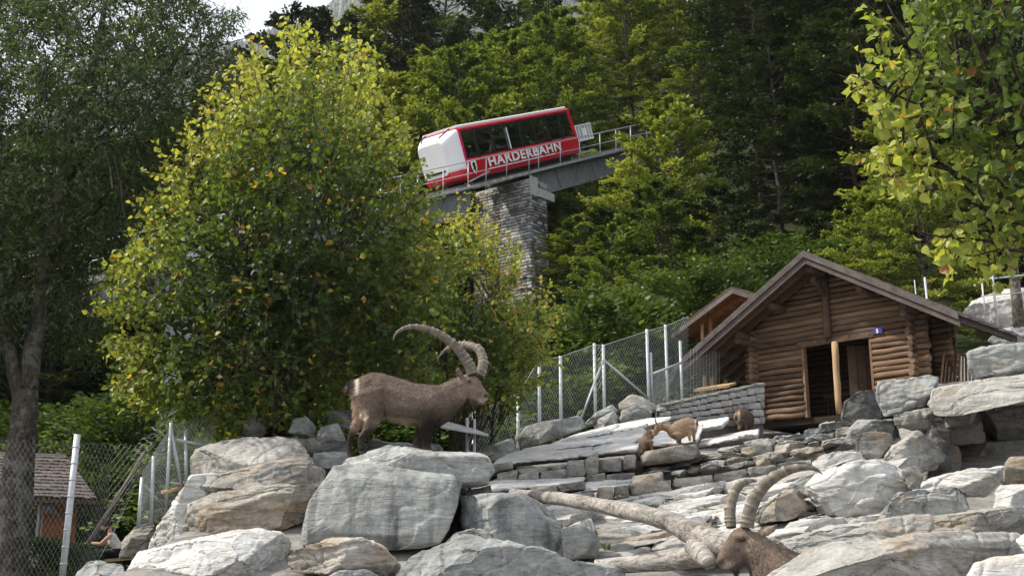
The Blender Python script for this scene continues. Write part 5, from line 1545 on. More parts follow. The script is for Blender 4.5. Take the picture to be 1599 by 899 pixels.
# white nose: rounded, narrowing
nose, chin = [], []
for q in range(7):
    t_ = q / 6
    hw = HW * (1 - .34 * t_ ** 1.7); top = CT - .05 - .42 * t_ ** 1.25; a = -0.9 * t_
    nose.append((a, rsec(hw, .42, top, .14 + .1 * t_), .0))
    chin.append((a * .97, rsec(hw - .004, CBOT + .05 + .10 * t_, .60, .12), .0))
loft_secs(nose[::-1], 'nose', M['whitepaint'], car)
loft_secs([(a, s, h) for a, s, h in chin][::-1], 'nose_skirt', M['red'], car)
for k in range(2):                                  # dark edge of the front roof window
    MB().tube([CP3(-.1, -.35 - k * 1.5, CT + .03), CP3(-.45, -.42 - k * 1.4, CT - .11), CP3(-.76, -.55 - k * 1.1, CT - .27)], .035, 6).build('roof_window_edge', M['black'], car)
MB().hexa([CP3(-.86, -.45, .62), CP3(-.95, -.62, .58), CP3(-.95, -1.6, .58), CP3(-.82, -1.8, .62), CP3(-.86, -.45, .70), CP3(-.95, -.62, .66), CP3(-.95, -1.6, .66), CP3(-.82, -1.8, .70)]).build('wiper_panel', M['black'], car)
# undercarriage
MB().box(CP3(.6, -1.9, -.18), UV * 8.4, TN * 1.6, WV * .2).build('underframe', M['black'], car)
for a0 in (1.0, 7.6):
    for lt0 in (-.39, -1.79):
        c = CP3(a0, lt0 - .04, .06); MB().tube([c - TN * .05, c + TN * .05], .2, 14).build('wheel', M['rail'], car, True)
MB().tube([CP3(-.2, .02, -.1), CP3(1.5, .02, .16)], .035, 6).build('guard_bar', M['concrete'], car)
# lettering
def text_on(parent, s, size, a, b, c, mat, name, ux=UV, uy=WV, nz=TN, shear=0, org=None, ext=.006, xs=1.0, space=1.0):
    cu = bpy.data.curves.new(name, 'FONT'); cu.body = s; cu.size = size; cu.extrude = ext; cu.offset = 0.03 * size; cu.space_character = space; cu.shear = shear
    o = bpy.data.objects.new("tmp", cu); COL.objects.link(o)
    dg = bpy.context.evaluated_depsgraph_get()
    me = bpy.data.meshes.new_from_object(o.evaluated_get(dg)); bpy.data.objects.remove(o)
    me.name = name; me.materials.clear(); me.materials.append(mat)
    q = CP3(a, b, c) if org is None else org
    L = wloc(parent)
    o = bpy.data.objects.new(name, me)
    mt = Matrix.Identity(4)
    for r_ in range(3): mt[r_][0], mt[r_][1], mt[r_][2], mt[r_][3] = ux[r_] * xs, uy[r_], nz[r_], q[r_] - L[r_]
    o.matrix_basis = mt
    COL.objects.link(o); o.parent = parent
    return o
text_on(car, "HARDERBAHN", .62, 1.62, .012, .40, M['whitepaint'], 'lettering', xs=1.42, space=1.12)
mb = MB(); mb.box(CP3(1.55, .004, .27), UV * 4.6, TN * .008, WV * .04); mb.build('underline', M['whitepaint'], car)
mb = MB(); mb.box(CP3(6.35, .004, .27), UV * .9, TN * .008, WV * .04); mb.build('underline', M['whitepaint'], car)
# shield with a dark animal emblem
sh = [(-.2, .30), (.2, .30), (.2, -.02), (.12, -.22), (0, -.34), (-.12, -.22), (-.2, -.02)]
mb = MB(); n = len(sh)
mb.add([CP3(.52 + x, .004, .52 + z) for x, z in sh] + [CP3(.52 + x, .014, .52 + z) for x, z in sh], [list(range(n))[::-1], [n + i for i in range(n)]] + [[i, (i + 1) % n, n + (i + 1) % n, n + i] for i in range(n)])
shd = mb.build('shield', M['whitepaint'], car)
em = [(-.07, .20), (.03, .24), (.12, .17), (.09, .08), (.13, -.04), (.06, -.10), (.08, -.22), (0, -.26), (-.05, -.10), (-.13, -.14), (-.06, .02), (-.12, .10)]
n = len(em); mb = MB()
mb.add([CP3(.52 + x, .015, .52 + z) for x, z in em] + [CP3(.52 + x, .019, .52 + z) for x, z in em], [list(range(n))[::-1], [n + i for i in range(n)]] + [[i, (i + 1) % n, n + (i + 1) % n, n + i] for i in range(n)])
mb.build('emblem', M['black'], shd) if False else mb.build('emblem', M['black'], car)
rr = random.Random(3)                                # small white marks at the front of the red skirt
for i in range(16):
    a0 = -0.8 + i * .045 + rr.uniform(-.03, .03); lt0 = -.06 - .28 * ((-a0) / 0.9) ** 1.7
    MB().box(CP3(a0, lt0 * 1.3 + .02, .40 + rr.uniform(-.05, .12)), UV * rr.uniform(.04, .12), TN * .02, WV * rr.uniform(.03, .12)).build('white_mark', M['whitepaint'], car)
for a0 in (-.42, -.15):
    MB().box(CP3(a0, -.02, .55), UV * .2, TN * .016, WV * .09).build('white_mark', M['whitepaint'], car)
# freight crate carried at the upper end
cr = empty('freight_crate', CP3(LEN + .25, -1, .35), 'white ribbed freight crate riding at the uphill end of the railcar', 'crate')
o0 = CP3(LEN + .12, -.2, .62); ax, ay, az = UV * 1.5, TN * -1.7, WV * .85
MB().box(o0, ax, ay, az).build('crate_body', M['concrete'], cr)
for i in range(6):
    MB().box(o0 + ax * (i / 5.0) - UV * .03 + TN * .003, UV * .06, TN * .05, az).build('rib', M['whitepaint'], cr)
for z_ in (0, .94):
    MB().box(o0 + az * z_ + TN * .003 - UV * .03, ax * 1.04, TN * .06, az * .08).build('rim', M['whitepaint'], cr)
MB().box(o0 + ax * .42 + az * .3 + TN * .052, ax * .24, TN * .01, az * .45).build('notice', M['whitepaint'], cr)
mb = MB(); mb.box(CP3(LEN - .2, -1.8, -.02), UV * 1.7, TN * 1.5, WV * .1); mb.build('loading_platform', M['galv'], car)
MB().bar(CP3(LEN + .2, -.25, -.05), CP3(LEN + .15, -.25, .62), .04, 6).build('platform_bracket', M['galv'], car)

# ---------------------------------------------------------------- log hut
U = Vector((.7071, -.7071, 0)); Vd = Vector((.7071, .7071, 0)); Z = Vector((0, 0, 1))
HO = P(1183, 660, 25.0)
def HP(u, v, z): return HO + U * u + Vd * v + Z * z
hut = empty('log_hut', HP(1.9, .6, -.3), 'brown log hut with a wide gabled roof on the rocks', 'hut')
HWID, HD, HAP = 3.82, 1.55, 3.26
_logs = {}
def log_mesh(seed, L, r0):
    rr = random.Random(seed); mb = MB(); n, m = 9, max(4, int(L / .3))
    k = rr.uniform(.86, 1.08)
    mb.tube([Vector((L * i / m, rr.uniform(-.012, .012), rr.uniform(-.012, .012))) for i in range(m + 1)], [r0 * k * rr.uniform(.94, 1.06) for i in range(m + 1)], n)
    me = bpy.data.meshes.new('log'); me.from_pydata(mb.v, [], mb.f); me.update()
    for p in me.polygons: p.use_smooth = len(p.vertices) == 4
    me.materials.append(M['log'])
    return me
def log_at(parent, p, d, L, r0, mat=None, name='log'):
    L = max(.12, L)
    me = log_mesh(R.random(), L, r0)
    if mat: me.materials.clear(); me.materials.append(mat)
    o = bpy.data.objects.new(name, me)
    d = Vector(d).normalized(); y = Z.cross(d) if abs(d.z) < .9 else Vector((1, 0, 0)); y.normalize(); z = d.cross(y)
    mt = Matrix.Identity(4); Lp = wloc(parent); q = Vector(p)
    for r_ in range(3): mt[r_][0], mt[r_][1], mt[r_][2], mt[r_][3] = d[r_], y[r_], z[r_], q[r_] - Lp[r_]
    o.matrix_basis = mt; COL.objects.link(o); o.parent = parent
    return o
LD = 0.122
D0, D1, DT = 1.24, 2.82, 1.50
z = .02; i = 0
while z < 3.1:
    lim0 = max(-.22, 1.91 - (3.14 - z) / .58) if z > 1.95 else -.22
    lim1 = min(HWID + .22, 1.91 + (3.14 - z) / .58) if z > 1.95 else HWID + .22
    if z > 1.95: lim0, lim1 = max(lim0, -.22), min(lim1, HWID + .22)
    j0, j1 = lim0 + R.uniform(-.03, .03), lim1 + R.uniform(-.03, .03)
    if z < DT:
        log_at(hut, HP(j0, 0, z + LD / 2), U, D0 - j0, LD / 2 + .004)
        log_at(hut, HP(D1, 0, z + LD / 2), U, j1 - D1, LD / 2 + .004)
    elif lim1 - lim0 > .25:
        log_at(hut, HP(j0, 0, z + LD / 2), U, j1 - j0, LD / 2 + .004)
    # side walls, half a log higher
    if z < 1.9:
        for uu in (0.06, HWID - .06):
            log_at(hut, HP(uu, -.24 + R.uniform(-.04, .03), z + LD), Vd, HD + .24, LD / 2 + .002)
        log_at(hut, HP(-.1, HD, z + LD / 2), U, HWID + .2, LD / 2, M['plank'])
    z += LD; i += 1
# inner cross wall seen right of the corner
for k in range(15):
    log_at(hut, HP(HWID + .02, .55, .1 + k * LD), U, .42, LD / 2)
log_at(hut, HP((D0 + D1) / 2, -.07, .0), Z, DT + .02, .075, M['palewood'], 'door_post')
for uu in (D0 - .02, D1 - .03):
    MB().box(HP(uu, -.05, 0), U * .05, Vd * .13, Z * DT).build('door_jamb', M['log'], hut)
MB().box(HP(D0 - .1, -.085, DT), U * (D1 - D0 + .2), Vd * .1, Z * .12).build('lintel', M['log'], hut)
MB().box(HP(0, .05, -.12), U * HWID, Vd * HD, Z * .12).build('floor', M['shadeplank'], hut)
MB().box(HP(.06, HD - .02, 0), U * (HWID - .12), Vd * .05, Z * 2.0).build('back_lining', M['shadeplank'], hut)
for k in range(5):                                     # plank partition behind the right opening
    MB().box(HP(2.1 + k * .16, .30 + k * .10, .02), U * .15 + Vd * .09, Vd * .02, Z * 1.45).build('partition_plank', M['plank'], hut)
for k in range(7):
    MB().box(HP(D0 + .05 + k * .1, .75, .0), U * .05, Vd * .03, Z * .55).build('feeder_slat', M['shadeplank'], hut)
MB().box(HP(D0, .73, .5), U * .8, Vd * .05, Z * .06).build('feeder_rail', M['plank'], hut)
# roof
OV, ROW = 0.8, 1.75
PT = .58
def RP(e, v, dz=0):                                    # on the roof underside: e signed distance from ridge along U
    return HP(1.91 + e, v, HAP - abs(e) * PT + dz)
EL, ER = 3.32, 3.15
for sg, E, nm in ((-1, EL, 'roof_board'), (1, ER, 'roof_board')):
    n_ = 22
    for k in range(n_):                                # soffit boards run with the ridge
        e0, e1 = sg * E * k / n_, sg * (E * (k + 1) / n_ - .012)
        mb = MB(); mb.hexa([RP(e0, -OV), RP(e1, -OV), RP(e1, ROW), RP(e0, ROW), RP(e0, -OV, .03), RP(e1, -OV, .03), RP(e1, ROW, .03), RP(e0, ROW, .03)])
        mb.build('roof_board', M['plank'], hut)
    # shingle courses on top
    nc = 13
    for k in range(nc):
        mb = MB(); v = -OV - .06
        e0, e1 = sg * E * 1.03 * k / nc, sg * E * 1.03 * (k + 1.25) / nc
        while v < ROW + .05:
            w = R.uniform(.09, .2); h0 = R.uniform(0, .015)
            mb.hexa([RP(e1, v, .06 + h0), RP(e1, v + w - .008, .06 + h0), RP(e0, v + w - .008, .05), RP(e0, v, .05), RP(e1, v, .085 + h0), RP(e1, v + w - .008, .085 + h0), RP(e0, v + w - .008, .07), RP(e0, v, .07)])
            v += w
        mb.build('shingle_course', M['weathered'], hut)
    # verge boards, two layers
    for o_, dz0, dz1, mt_ in ((.05, -.16, .03, 'weathered'), (.10, -.03, .115, 'weathered')):
        mb = MB(); a_, b_ = RP(0, -OV - o_, dz0), RP(sg * E, -OV - o_, dz0)
        dv = Vd * .045; up_ = Z * (dz1 - dz0)
        mb.hexa([a_, b_, b_ + dv, a_ + dv, a_ + up_, b_ + up_, b_ + dv + up_, a_ + dv + up_]); mb.build('verge_board', M[mt_], hut)
    mb = MB(); a_, b_ = RP(sg * E, -OV, -.09), RP(sg * E, ROW, -.09)
    dv = U * .04 * sg; mb.hexa([a_, b_, b_ + dv, a_ + dv, a_ + Z * .12, b_ + Z * .12, b_ + dv + Z * .12, a_ + dv + Z * .12]); mb.build('eave_board', M['weathered'], hut)
    for v in (-.62, -.25, .25, .7, 1.15, 1.6):        # rafters
        mb = MB(); a_, b_ = RP(sg * .03, v, -.16), RP(sg * (E - .04), v, -.12)
        mb.hexa([a_, b_, b_ + Vd * .09, a_ + Vd * .09, a_ + Z * .155, b_ + Z * .115, b_ + Vd * .09 + Z * .115, a_ + Vd * .09 + Z * .155]); mb.build('rafter', M['plank'], hut)
    for e in (1.05, 1.93):                             # purlins carried on the wall
        log_at(hut, RP(sg * e, -OV + .2, -.25), Vd, OV + ROW - .3, .085, M['plank'], 'purlin')
    log_at(hut, RP(sg * 1.93, -.6, -.28) - Z * .1, Vd + Z * .02, .6, .07, M['plank'], 'bracket_log')
log_at(hut, RP(0, -OV + .1, -.25), Vd, OV + ROW - .2, .09, M['plank'], 'ridge_beam')
log_at(hut, HP(1.91, -.12, 1.62), Z, 1.4, .085, M['plank'], 'gable_post')
log_at(hut, RP(0, -.6, -.45), Vd + Z * -.6, .62, .06, M['plank'], 'bracket_log')
log_at(hut, HP(-.32, -.1, .75), (U * .55 + Z * -.6 + Vd * -.1), .6, .04, M['log'], 'prop')
# number plate
M['blue'] = simple('blue_enamel', (0.045, 0.045, 0.26), 0.3, 0.05, 3, 0, 0.5)
MB().box(HP(2.93, -.10, 1.545), U * .2, Vd * .02, Z * .12).build('number_plate', M['blue'], hut)
text_on(hut, "5", .12, 0, 0, 0, M['whitepaint'], 'plate_number', U, Z, -Vd, 0, HP(2.995, -.103, 1.56), .002)
# slatted hurdle leaning by the side wall
hd = empty('slatted_hurdle', HP(4.5, .3, 0), 'wooden slatted hurdle leaning beside the right wall of the hut', 'hurdle')
qa, qb, qc, qd = P(1466, 615, 22.1), P(1522, 612, 22.3), P(1474, 540, 22.5), P(1518, 560, 22.7)
for k in range(10):
    p0, p1 = qa.lerp(qb, k / 9.3), qc.lerp(qd, k / 9.3)
    MB().box(p0, (qb - qa) * .055, Vector((0, .03, 0)), p1 - p0).build('slat', M['log'], hd)
MB().bar(qc - (qd - qc) * .08, qd + (qd - qc) * .05, .035, 7).build('top_rail', M['log'], hd)
MB().bar(qa.lerp(qc, .2) + Vector((0, .05, 0)), qb.lerp(qd, .2) + Vector((0, .05, 0)), .03, 7).build('bottom_rail', M['log'], hd)

# ---------------------------------------------------------------- small open hut behind
h2o = P(1145, 452, 28.0)
def H2(e, v, dz=0): return h2o + U * e + Vd * v + Z * (dz - abs(e) * .46)
h2 = empty('open_hut', (*H2(-1, .5).xy, P(1110, 610, 28).z), 'small wooden shelter with a reddish soffit behind the log hut', 'hut')
for sg, E in ((-1, 1.95), (1, 1.9)):
    for k in range(12):
        e0, e1 = sg * E * k / 12, sg * (E * (k + 1) / 12 - .012)
        MB().hexa([H2(e0, 0), H2(e1, 0), H2(e1, 2.0), H2(e0, 2.0), H2(e0, 0, .03), H2(e1, 0, .03), H2(e1, 2, .03), H2(e0, 2, .03)]).build('roof_board', M['redplank'], h2)
    for k in range(8):
        mb = MB(); v = -.06; e0, e1 = sg * E * 1.03 * k / 8, sg * E * 1.03 * (k + 1.25) / 8
        while v < 2.0:
            w = R.uniform(.1, .2)
            mb.hexa([H2(e1, v, .06), H2(e1, v + w - .008, .06), H2(e0, v + w - .008, .05), H2(e0, v, .05), H2(e1, v, .085), H2(e1, v + w - .008, .085), H2(e0, v + w - .008, .07), H2(e0, v, .07)]); v += w
        mb.build('shingle_course', M['weathered'], h2)
    a_, b_ = H2(0, -.05, -.1), H2(sg * E, -.05, -.1)
    MB().hexa([a_, b_, b_ + Vd * .045, a_ + Vd * .045, a_ + Z * .14, b_ + Z * .14, b_ + Vd * .045 + Z * .14, a_ + Vd * .045 + Z * .14]).build('verge_board', M['weathered'], h2)
for v in (.3, .9, 1.5):
    a_, b_ = H2(-.03, v, -.13), H2(-1.9, v, -.1)
    MB().hexa([a_, b_, b_ + Vd * .08, a_ + Vd * .08, a_ + Z * .125, b_ + Z * .095, b_ + Vd * .08 + Z * .095, a_ + Vd * .08 + Z * .125]).build('rafter', M['redplank'], h2)
fz_ = P(1110, 606, 27.6).z
fl = [P(1083, 612, 27.4), P(1140, 604, 27.0), P(1150, 600, 28.2), P(1092, 608, 28.6)]
for k in range(5):
    p0, p1, q0, q1 = fl[0].lerp(fl[3], k / 5), fl[1].lerp(fl[2], k / 5), fl[0].lerp(fl[3], (k + .92) / 5), fl[1].lerp(fl[2], (k + .92) / 5)
    MB().hexa([p0, p1, q1, q0] + [v + Z * .06 for v in (p0, p1, q1, q0)]).build('deck_plank', M['palewood'], h2)
for x in (1097, 1132):
    p_ = P(x, 613, 27.35); log_at(h2, p_, (0.1, 1, 0.02), 1.0, .075, M['palewood'], 'deck_beam')
    q_ = P(x, 611, 27.6); MB().tube([Vector((q_.x, q_.y, G(q_.x, q_.y) - .1)), q_], .07, 8).build('stub_post', M['palewood'], h2, True)
for e_, v_ in ((-1.25, .35), (-.95, .3), (-.9, .8)):
    t_ = H2(e_, v_); p_ = Vector((t_.x, t_.y, fl[0].z + .03))
    log_at(h2, p_, Z, t_.z - p_.z + .02, .055, M['palewood'] if v_ == .35 else M['redplank'], 'post')

# ---------------------------------------------------------------- kiosk at the lower left
M['brick'] = simple('red_brown_wall', (0.37, 0.15, 0.075), 0.85, 0.25, 5, 0.2)
kb = P(60, 888, 27.0)
ks = empty('kiosk', (kb.x, kb.y, G(kb.x, kb.y)), 'shingle-roofed kiosk with a red-brown side wall at the lower left', 'kiosk')
r0, r1 = P(-90, 705, 29.0), P(104, 712, 28.6)
e0_, e1_ = P(-110, 770, 26.4), P(152, 779, 26.6)
for k in range(13):
    p0, p1, q0, q1 = e0_.lerp(r0, k / 13), e1_.lerp(r1, k / 13), e0_.lerp(r0, (k + 1.2) / 13), e1_.lerp(r1, (k + 1.2) / 13)
    nn = (p1 - p0).cross(q0 - p0).normalized(); nn = nn if nn.z > 0 else -nn
    mb = MB(); L_ = (p1 - p0).length; s_ = 0
    while s_ < L_:
        w = R.uniform(.08, .17); s1_ = min(L_, s_ + w - .012); h_ = R.uniform(.02, .05)
        a_, b_, c_, d_ = p0.lerp(p1, s_ / L_), p0.lerp(p1, s1_ / L_), q0.lerp(q1, s1_ / L_), q0.lerp(q1, s_ / L_)
        mb.hexa([a_ + nn * (h_ - .02), b_ + nn * (h_ - .02), c_ - nn * .02, d_ - nn * .02, a_ + nn * h_, b_ + nn * h_, c_ + nn * .005, d_ + nn * .005]); s_ += w
    mb.build('shingle_course', M['weathered'], ks)
MB().bar(r0, r1, .05, 6).build('ridge_cap', M['weathered'], ks)
e2_ = P(150, 776, 29.5); mb = MB(); mb.hexa([e1_ - Z * .08, e2_ - Z * .08, r1 - Z * .08, r1 - Z * .07 + Vector((0, .02, 0)), e1_, e2_, r1, r1 + Vector((0, .02, .01))]); mb.build('hip_roof', M['weathered'], ks)
MB().hexa([e0_ - Z * .12, e1_ - Z * .12, e1_ + Vector((0, .08, -.12)), e0_ + Vector((0, .08, -.12)), e0_ - Z * .02, e1_ - Z * .02, e1_ + Vector((0, .08, -.02)), e0_ + Vector((0, .08, -.02))]).build('eave_board', M['plank'], ks)
gz = G(kb.x, kb.y) - .1
def kpt(x, d): v = P(x, 850, d); return Vector((v.x, v.y, gz))
a_, b_ = kpt(63, 26.9), kpt(116, 27.3)
ez = e1_.z - .06 - gz
MB().box(a_, b_ - a_, Vector((-.1, .12, 0)), Z * (ez)).build('side_wall', M['brick'], ks)
a2, b2 = kpt(-90, 29.2), kpt(110, 29.4)
MB().box(a2, b2 - a2, Vector((0, .1, 0)), Z * ez).build('back_wall', M['plank'], ks)
for x in (57, -60):
    p_ = kpt(x, 26.7); MB().bar(p_, p_ + Z * ez, .05, 8).build('post', M['girder'], ks, True)
MB().box(kpt(-80, 27.4), kpt(30, 27.4) - kpt(-80, 27.4), Vector((0, .5, 0)), Z * .75).build('counter', M['plank'], ks)
MB().hexa([P(70, 800, 26.5), P(96, 806, 26.5), P(96, 806, 26.9), P(70, 800, 26.9), P(66, 790, 26.5), P(80, 788, 26.5), P(80, 788, 26.9), P(66, 790, 26.9)]).build('bracket', M['black'], ks)
for x, y0, y1 in ((34, 850, 868), (46, 842, 872), (53, 835, 866)):
    p_ = P(x, y1, 27.2); MB().box(p_, Vector((.07, 0, 0)), Vector((0, .07, 0)), Z * ((y1 - y0) * 27.2 / F)).build('stool_leg', M['whitepaint'], ks)
sk = P(38, 880, 24.5)
tag(MB().tube([sk + Vector((0, 0, -.12)), sk + Vector((0, 0, .0)), sk + Vector((0, 0, .2)), sk + Vector((0, 0, .27))], [.2, .27, .25, .12], 12).build('white_tub', M['whitepaint'], None, True), 'white tub standing on the grass before the kiosk', 'tub')
# ---------------------------------------------------------------- animals and people
class Body:
    """a body traced in a crop of the photograph, joined into one continuous surface"""
    def __init__(self, ox, oy, k, d): self.o, self.k, self.d, self.mb = (ox, oy), k, d, MB(); self.hairless = None; self.u = d / F / k
    def at(self, X, Y, lat=0.0): return P(self.o[0] + X / self.k, self.o[1] + Y / self.k, self.d) + Vector((0, lat, 0))
    def tube(self, pts, n=14, lat=0.0):
        """pts: X, Y, radius in the picture plane, radius across (crop units) [, lateral metres]"""
        C = [self.at(p[0], p[1], (p[4] if len(p) > 4 else lat)) for p in pts]
        r1 = [p[2] * self.u for p in pts]; r2 = [p[3] * self.u for p in pts]
        t0 = (C[0] - C[1]).normalized(); t1 = (C[-1] - C[-2]).normalized()
        C = [C[0] + t0 * min(r1[0], r2[0]) * .55] + C + [C[-1] + t1 * min(r1[-1], r2[-1]) * .55]
        r1 = [r1[0] * .6] + r1 + [r1[-1] * .6]; r2 = [r2[0] * .6] + r2 + [r2[-1] * .6]
        b = len(self.mb.v); m = len(C)
        for i in range(m):
            t = (C[min(i + 1, m - 1)] - C[max(i - 1, 0)]).normalized()
            e2 = Vector((0, 1, 0)); e2 = (e2 - t * e2.dot(t)).normalized(); e1 = t.cross(e2)
            for k in range(n):
                a = 2 * math.pi * k / n
                self.mb.v.append(C[i] + e1 * math.cos(a) * r1[i] + e2 * math.sin(a) * r2[i])
        for i in range(m - 1):
            for k in range(n):
                k2 = (k + 1) % n
                self.mb.f.append([b + i * n + k, b + i * n + k2, b + (i + 1) * n + k2, b + (i + 1) * n + k])
        self.mb.f.append([b + k for k in range(n)][::-1]); self.mb.f.append([b + (m - 1) * n + k for k in range(n)])
        return self
    def mesh(self):
        me = bpy.data.meshes.new('body'); me.from_pydata(self.mb.v, [], self.mb.f); me.update()
        return me
    def uncrop(self, V):
        """crop coordinates of world points"""
        z = V[:, 2] - CZ; y = V[:, 1]; zc = y * CP + z * SP
        px_ = 799.5 + F * V[:, 0] / zc; py_ = 449.5 - F * (z * CP - y * SP) / zc
        return (px_ - self.o[0]) * self.k, (py_ - self.o[1]) * self.k

t = NT('animal_coat')
ca = t.attr('coat', 'Color')
hn = t.noise(t.coord((26, 26, 9)), 4.0, 5, 0.75, 0.4)
h2n = t.noise(t.coord((1, 1, 1)), 9, 5, 0.7)
cc = t.mix(1.0, ca, t.ramp(hn, [(0.28, (0.42, 0.42, 0.42)), (0.72, (1.7, 1.62, 1.55))]), 'MULTIPLY')
cc = t.mix(1.0, cc, t.ramp(h2n, [(0.3, (0.72, 0.72, 0.72)), (0.7, (1.25, 1.25, 1.25))]), 'MULTIPLY')
M['coat'] = t.done(t.principled(cc, 0.8, t.bump(hn, 0.8, 0.012), 0.2))
t = NT('horn')
hc = t.attr('ring')
hb = t.noise(t.coord((1, 1, 1)), 26, 5, 0.7)
cc = t.ramp(t.math('ADD', t.math('MULTIPLY', hc, .55), t.math('MULTIPLY', hb, .5)), [(0.28, (0.06, 0.05, 0.04)), (0.46, (0.185, 0.16, 0.125)), (0.62, (0.31, 0.275, 0.22)), (0.85, (0.48, 0.44, 0.37))])
M['horn'] = t.done(t.principled(cc, 0.6, t.bump(hb, 0.6, 0.006), 0.3))
M['eye'] = simple('dark_eye', (0.01, 0.008, 0.006), 0.12, 0.1, 3, 0, 0.6)
M['hoof'] = simple('hoof', (0.03, 0.026, 0.022), 0.5, 0.2, 6, 0.05)

def horn(root, B, pts, nring, outer=1, amp=.2, n=14, tipsharp=True, ring_end=.9):
    """curved horn with cross ridges on its outer curve. pts: X, Y, r, lateral metres"""
    P0 = [B.at(p[0], p[1], p[3]) for p in pts]; R0 = [p[2] * B.u * (.75 if nring > 15 else .8) for p in pts]
    # smooth curve
    pts_, rs = [], []
    m = len(P0); N = 110
    for i in range(N + 1):
        s = i / N * (m - 1); j = min(m - 2, int(s)); f = s - j
        p0, p1, p2, p3 = P0[max(0, j - 1)], P0[j], P0[j + 1], P0[min(m - 1, j + 2)]
        c = 0.5 * ((2 * p1) + (p2 - p0) * f + (2 * p0 - 5 * p1 + 4 * p2 - p3) * f * f + (-p0 + 3 * p1 - 3 * p2 + p3) * f ** 3)
        pts_.append(c); rs.append(R0[j] + (R0[j + 1] - R0[j]) * f)
    V, ring = [], []
    for i, c in enumerate(pts_):
        t_ = (pts_[min(i + 1, N)] - pts_[max(i - 1, 0)]).normalized()
        e2 = Vector((0, 1, 0)); e2 = (e2 - t_ * e2.dot(t_)).normalized(); e1 = t_.cross(e2) * outer
        s = i / N
        ph = ((s ** .85) * nring + .22 * math.sin(s * 23 + nring) + .12 * math.sin(s * 51)) * 2 * math.pi
        pul = max(0, math.sin(ph)) ** 2.2
        pul *= min(1, max(0, (ring_end - s) / .12)) * min(1, s / .03) * (.75 + .35 * math.sin(s * 37 + nring))
        for k in range(n):
            a = 2 * math.pi * k / n
            w = max(0, math.cos(a)) ** .8
            rr_ = rs[i] * (1 + amp * pul * w + amp * .22 * pul)
            V.append(c + e1 * math.cos(a) * rr_ * 1.05 + e2 * math.sin(a) * rr_ * .82)
            ring.append(.24 + .62 * pul * (.3 + .7 * w))
    Fc = [[i * n + k, i * n + (k + 1) % n, (i + 1) * n + (k + 1) % n, (i + 1) * n + k] for i in range(N) for k in range(n)]
    V.append(pts_[-1] + (pts_[-1] - pts_[-2]) * 1.0); ring.append(.2)
    tri = [[N * n + k, N * n + (k + 1) % n, len(V) - 1] for k in range(n)]
    L = np.array(wloc(root))
    me = np_mesh('horn', np.array([tuple(v) for v in V]) - L, [np.array(Fc), np.array(tri)], {'ring': ring}, True)
    return link('horn', me, root, M['horn'])

def ball(root, c, r, mat, name, sc=(1, 1, 1)):
    bm = bmesh.new(); bmesh.ops.create_icosphere(bm, subdivisions=2, radius=r)
    L = wloc(root)
    for v in bm.verts: v.co = Vector((v.co.x * sc[0], v.co.y * sc[1], v.co.z * sc[2])) + Vector(c) - L
    me = bpy.data.meshes.new(name); bm.to_mesh(me); bm.free()
    me.polygons.foreach_set("use_smooth", [True] * len(me.polygons))
    return link(name, me, root, mat)

JOBS = []
def add_body(root, B, vox, paint, sm=4, rough=.004, hair=0, hair_len=.03):
    JOBS.append((root, B, vox, paint, sm, rough, hair, hair_len))

def blob(X, Y, cx, cy, rx, ry, soft=.5):
    q = np.sqrt(((X - cx) / rx) ** 2 + ((Y - cy) / ry) ** 2)
    return np.clip((1 + soft - q) / (2 * soft), 0, 1)
def lay_on(col, m, c): return col * (1 - m[:, None]) + np.array(c)[None] * m[:, None]

def flush_bodies():
    res = remesh_batch([(B.mesh(), vox, sm) for _, B, vox, _, sm, _, _, _ in JOBS])
    for (root, B, vox, paint, sm, rough, hair, hl), (V, fs, Nn) in zip(JOBS, res):
        if len(V) == 0: print('EMPTY BODY', root.name); continue
        X, Y = B.uncrop(V)
        col = paint(X, Y, V, Nn)
        nz = fbm(V * 7.0, 3)
        V2 = V + Nn * (rough * (fbm(V * 30, 3) + 1.5 * nz))[:, None]
        L = np.array(wloc(root))
        me = np_mesh('body', V2 - L, fs, {'coat': np.clip(col, 0, 1)}, True)
        o = link('body', me, root, M['coat'])
        if hair:
            rngh = np.random.RandomState(5)
            q = rngh.randint(0, len(V), hair)
            if B.hairless is not None: q = q[~B.hairless(X[q], Y[q])]
            hair = len(q)
            # hairs lie backward and down along the coat
            flow = np.array([-0.75, 0.0, -0.55]) if B.flow is None else np.array(B.flow)
            Dd = unit(flow[None] - Nn[q] * (Nn[q] @ flow)[:, None] + Nn[q] * 0.32 + rngh.normal(0, .16, (hair, 3)))
            Sd = unit(np.cross(Dd, Nn[q]))
            ln = hl * rngh.uniform(.5, 1.3, hair); wd = hl * .075
            b0 = V2[q] - Nn[q] * .002 + rngh.normal(0, vox * .4, (hair, 3))
            tri = np.stack([b0 - Sd * wd, b0 + Sd * wd, b0 + Dd * ln[:, None]], 1).reshape(-1, 3) - L
            cv = np.repeat(np.clip(col[q] * rngh.uniform(.5, 1.7, (hair, 1)), 0, 1), 3, 0)
            hm = np_mesh('fur', tri, np.arange(hair * 3).reshape(-1, 3), {'coat': cv})
            ho = link('fur', hm, root, M['coat']); ho['kind'] = 'stuff'
    JOBS.clear()

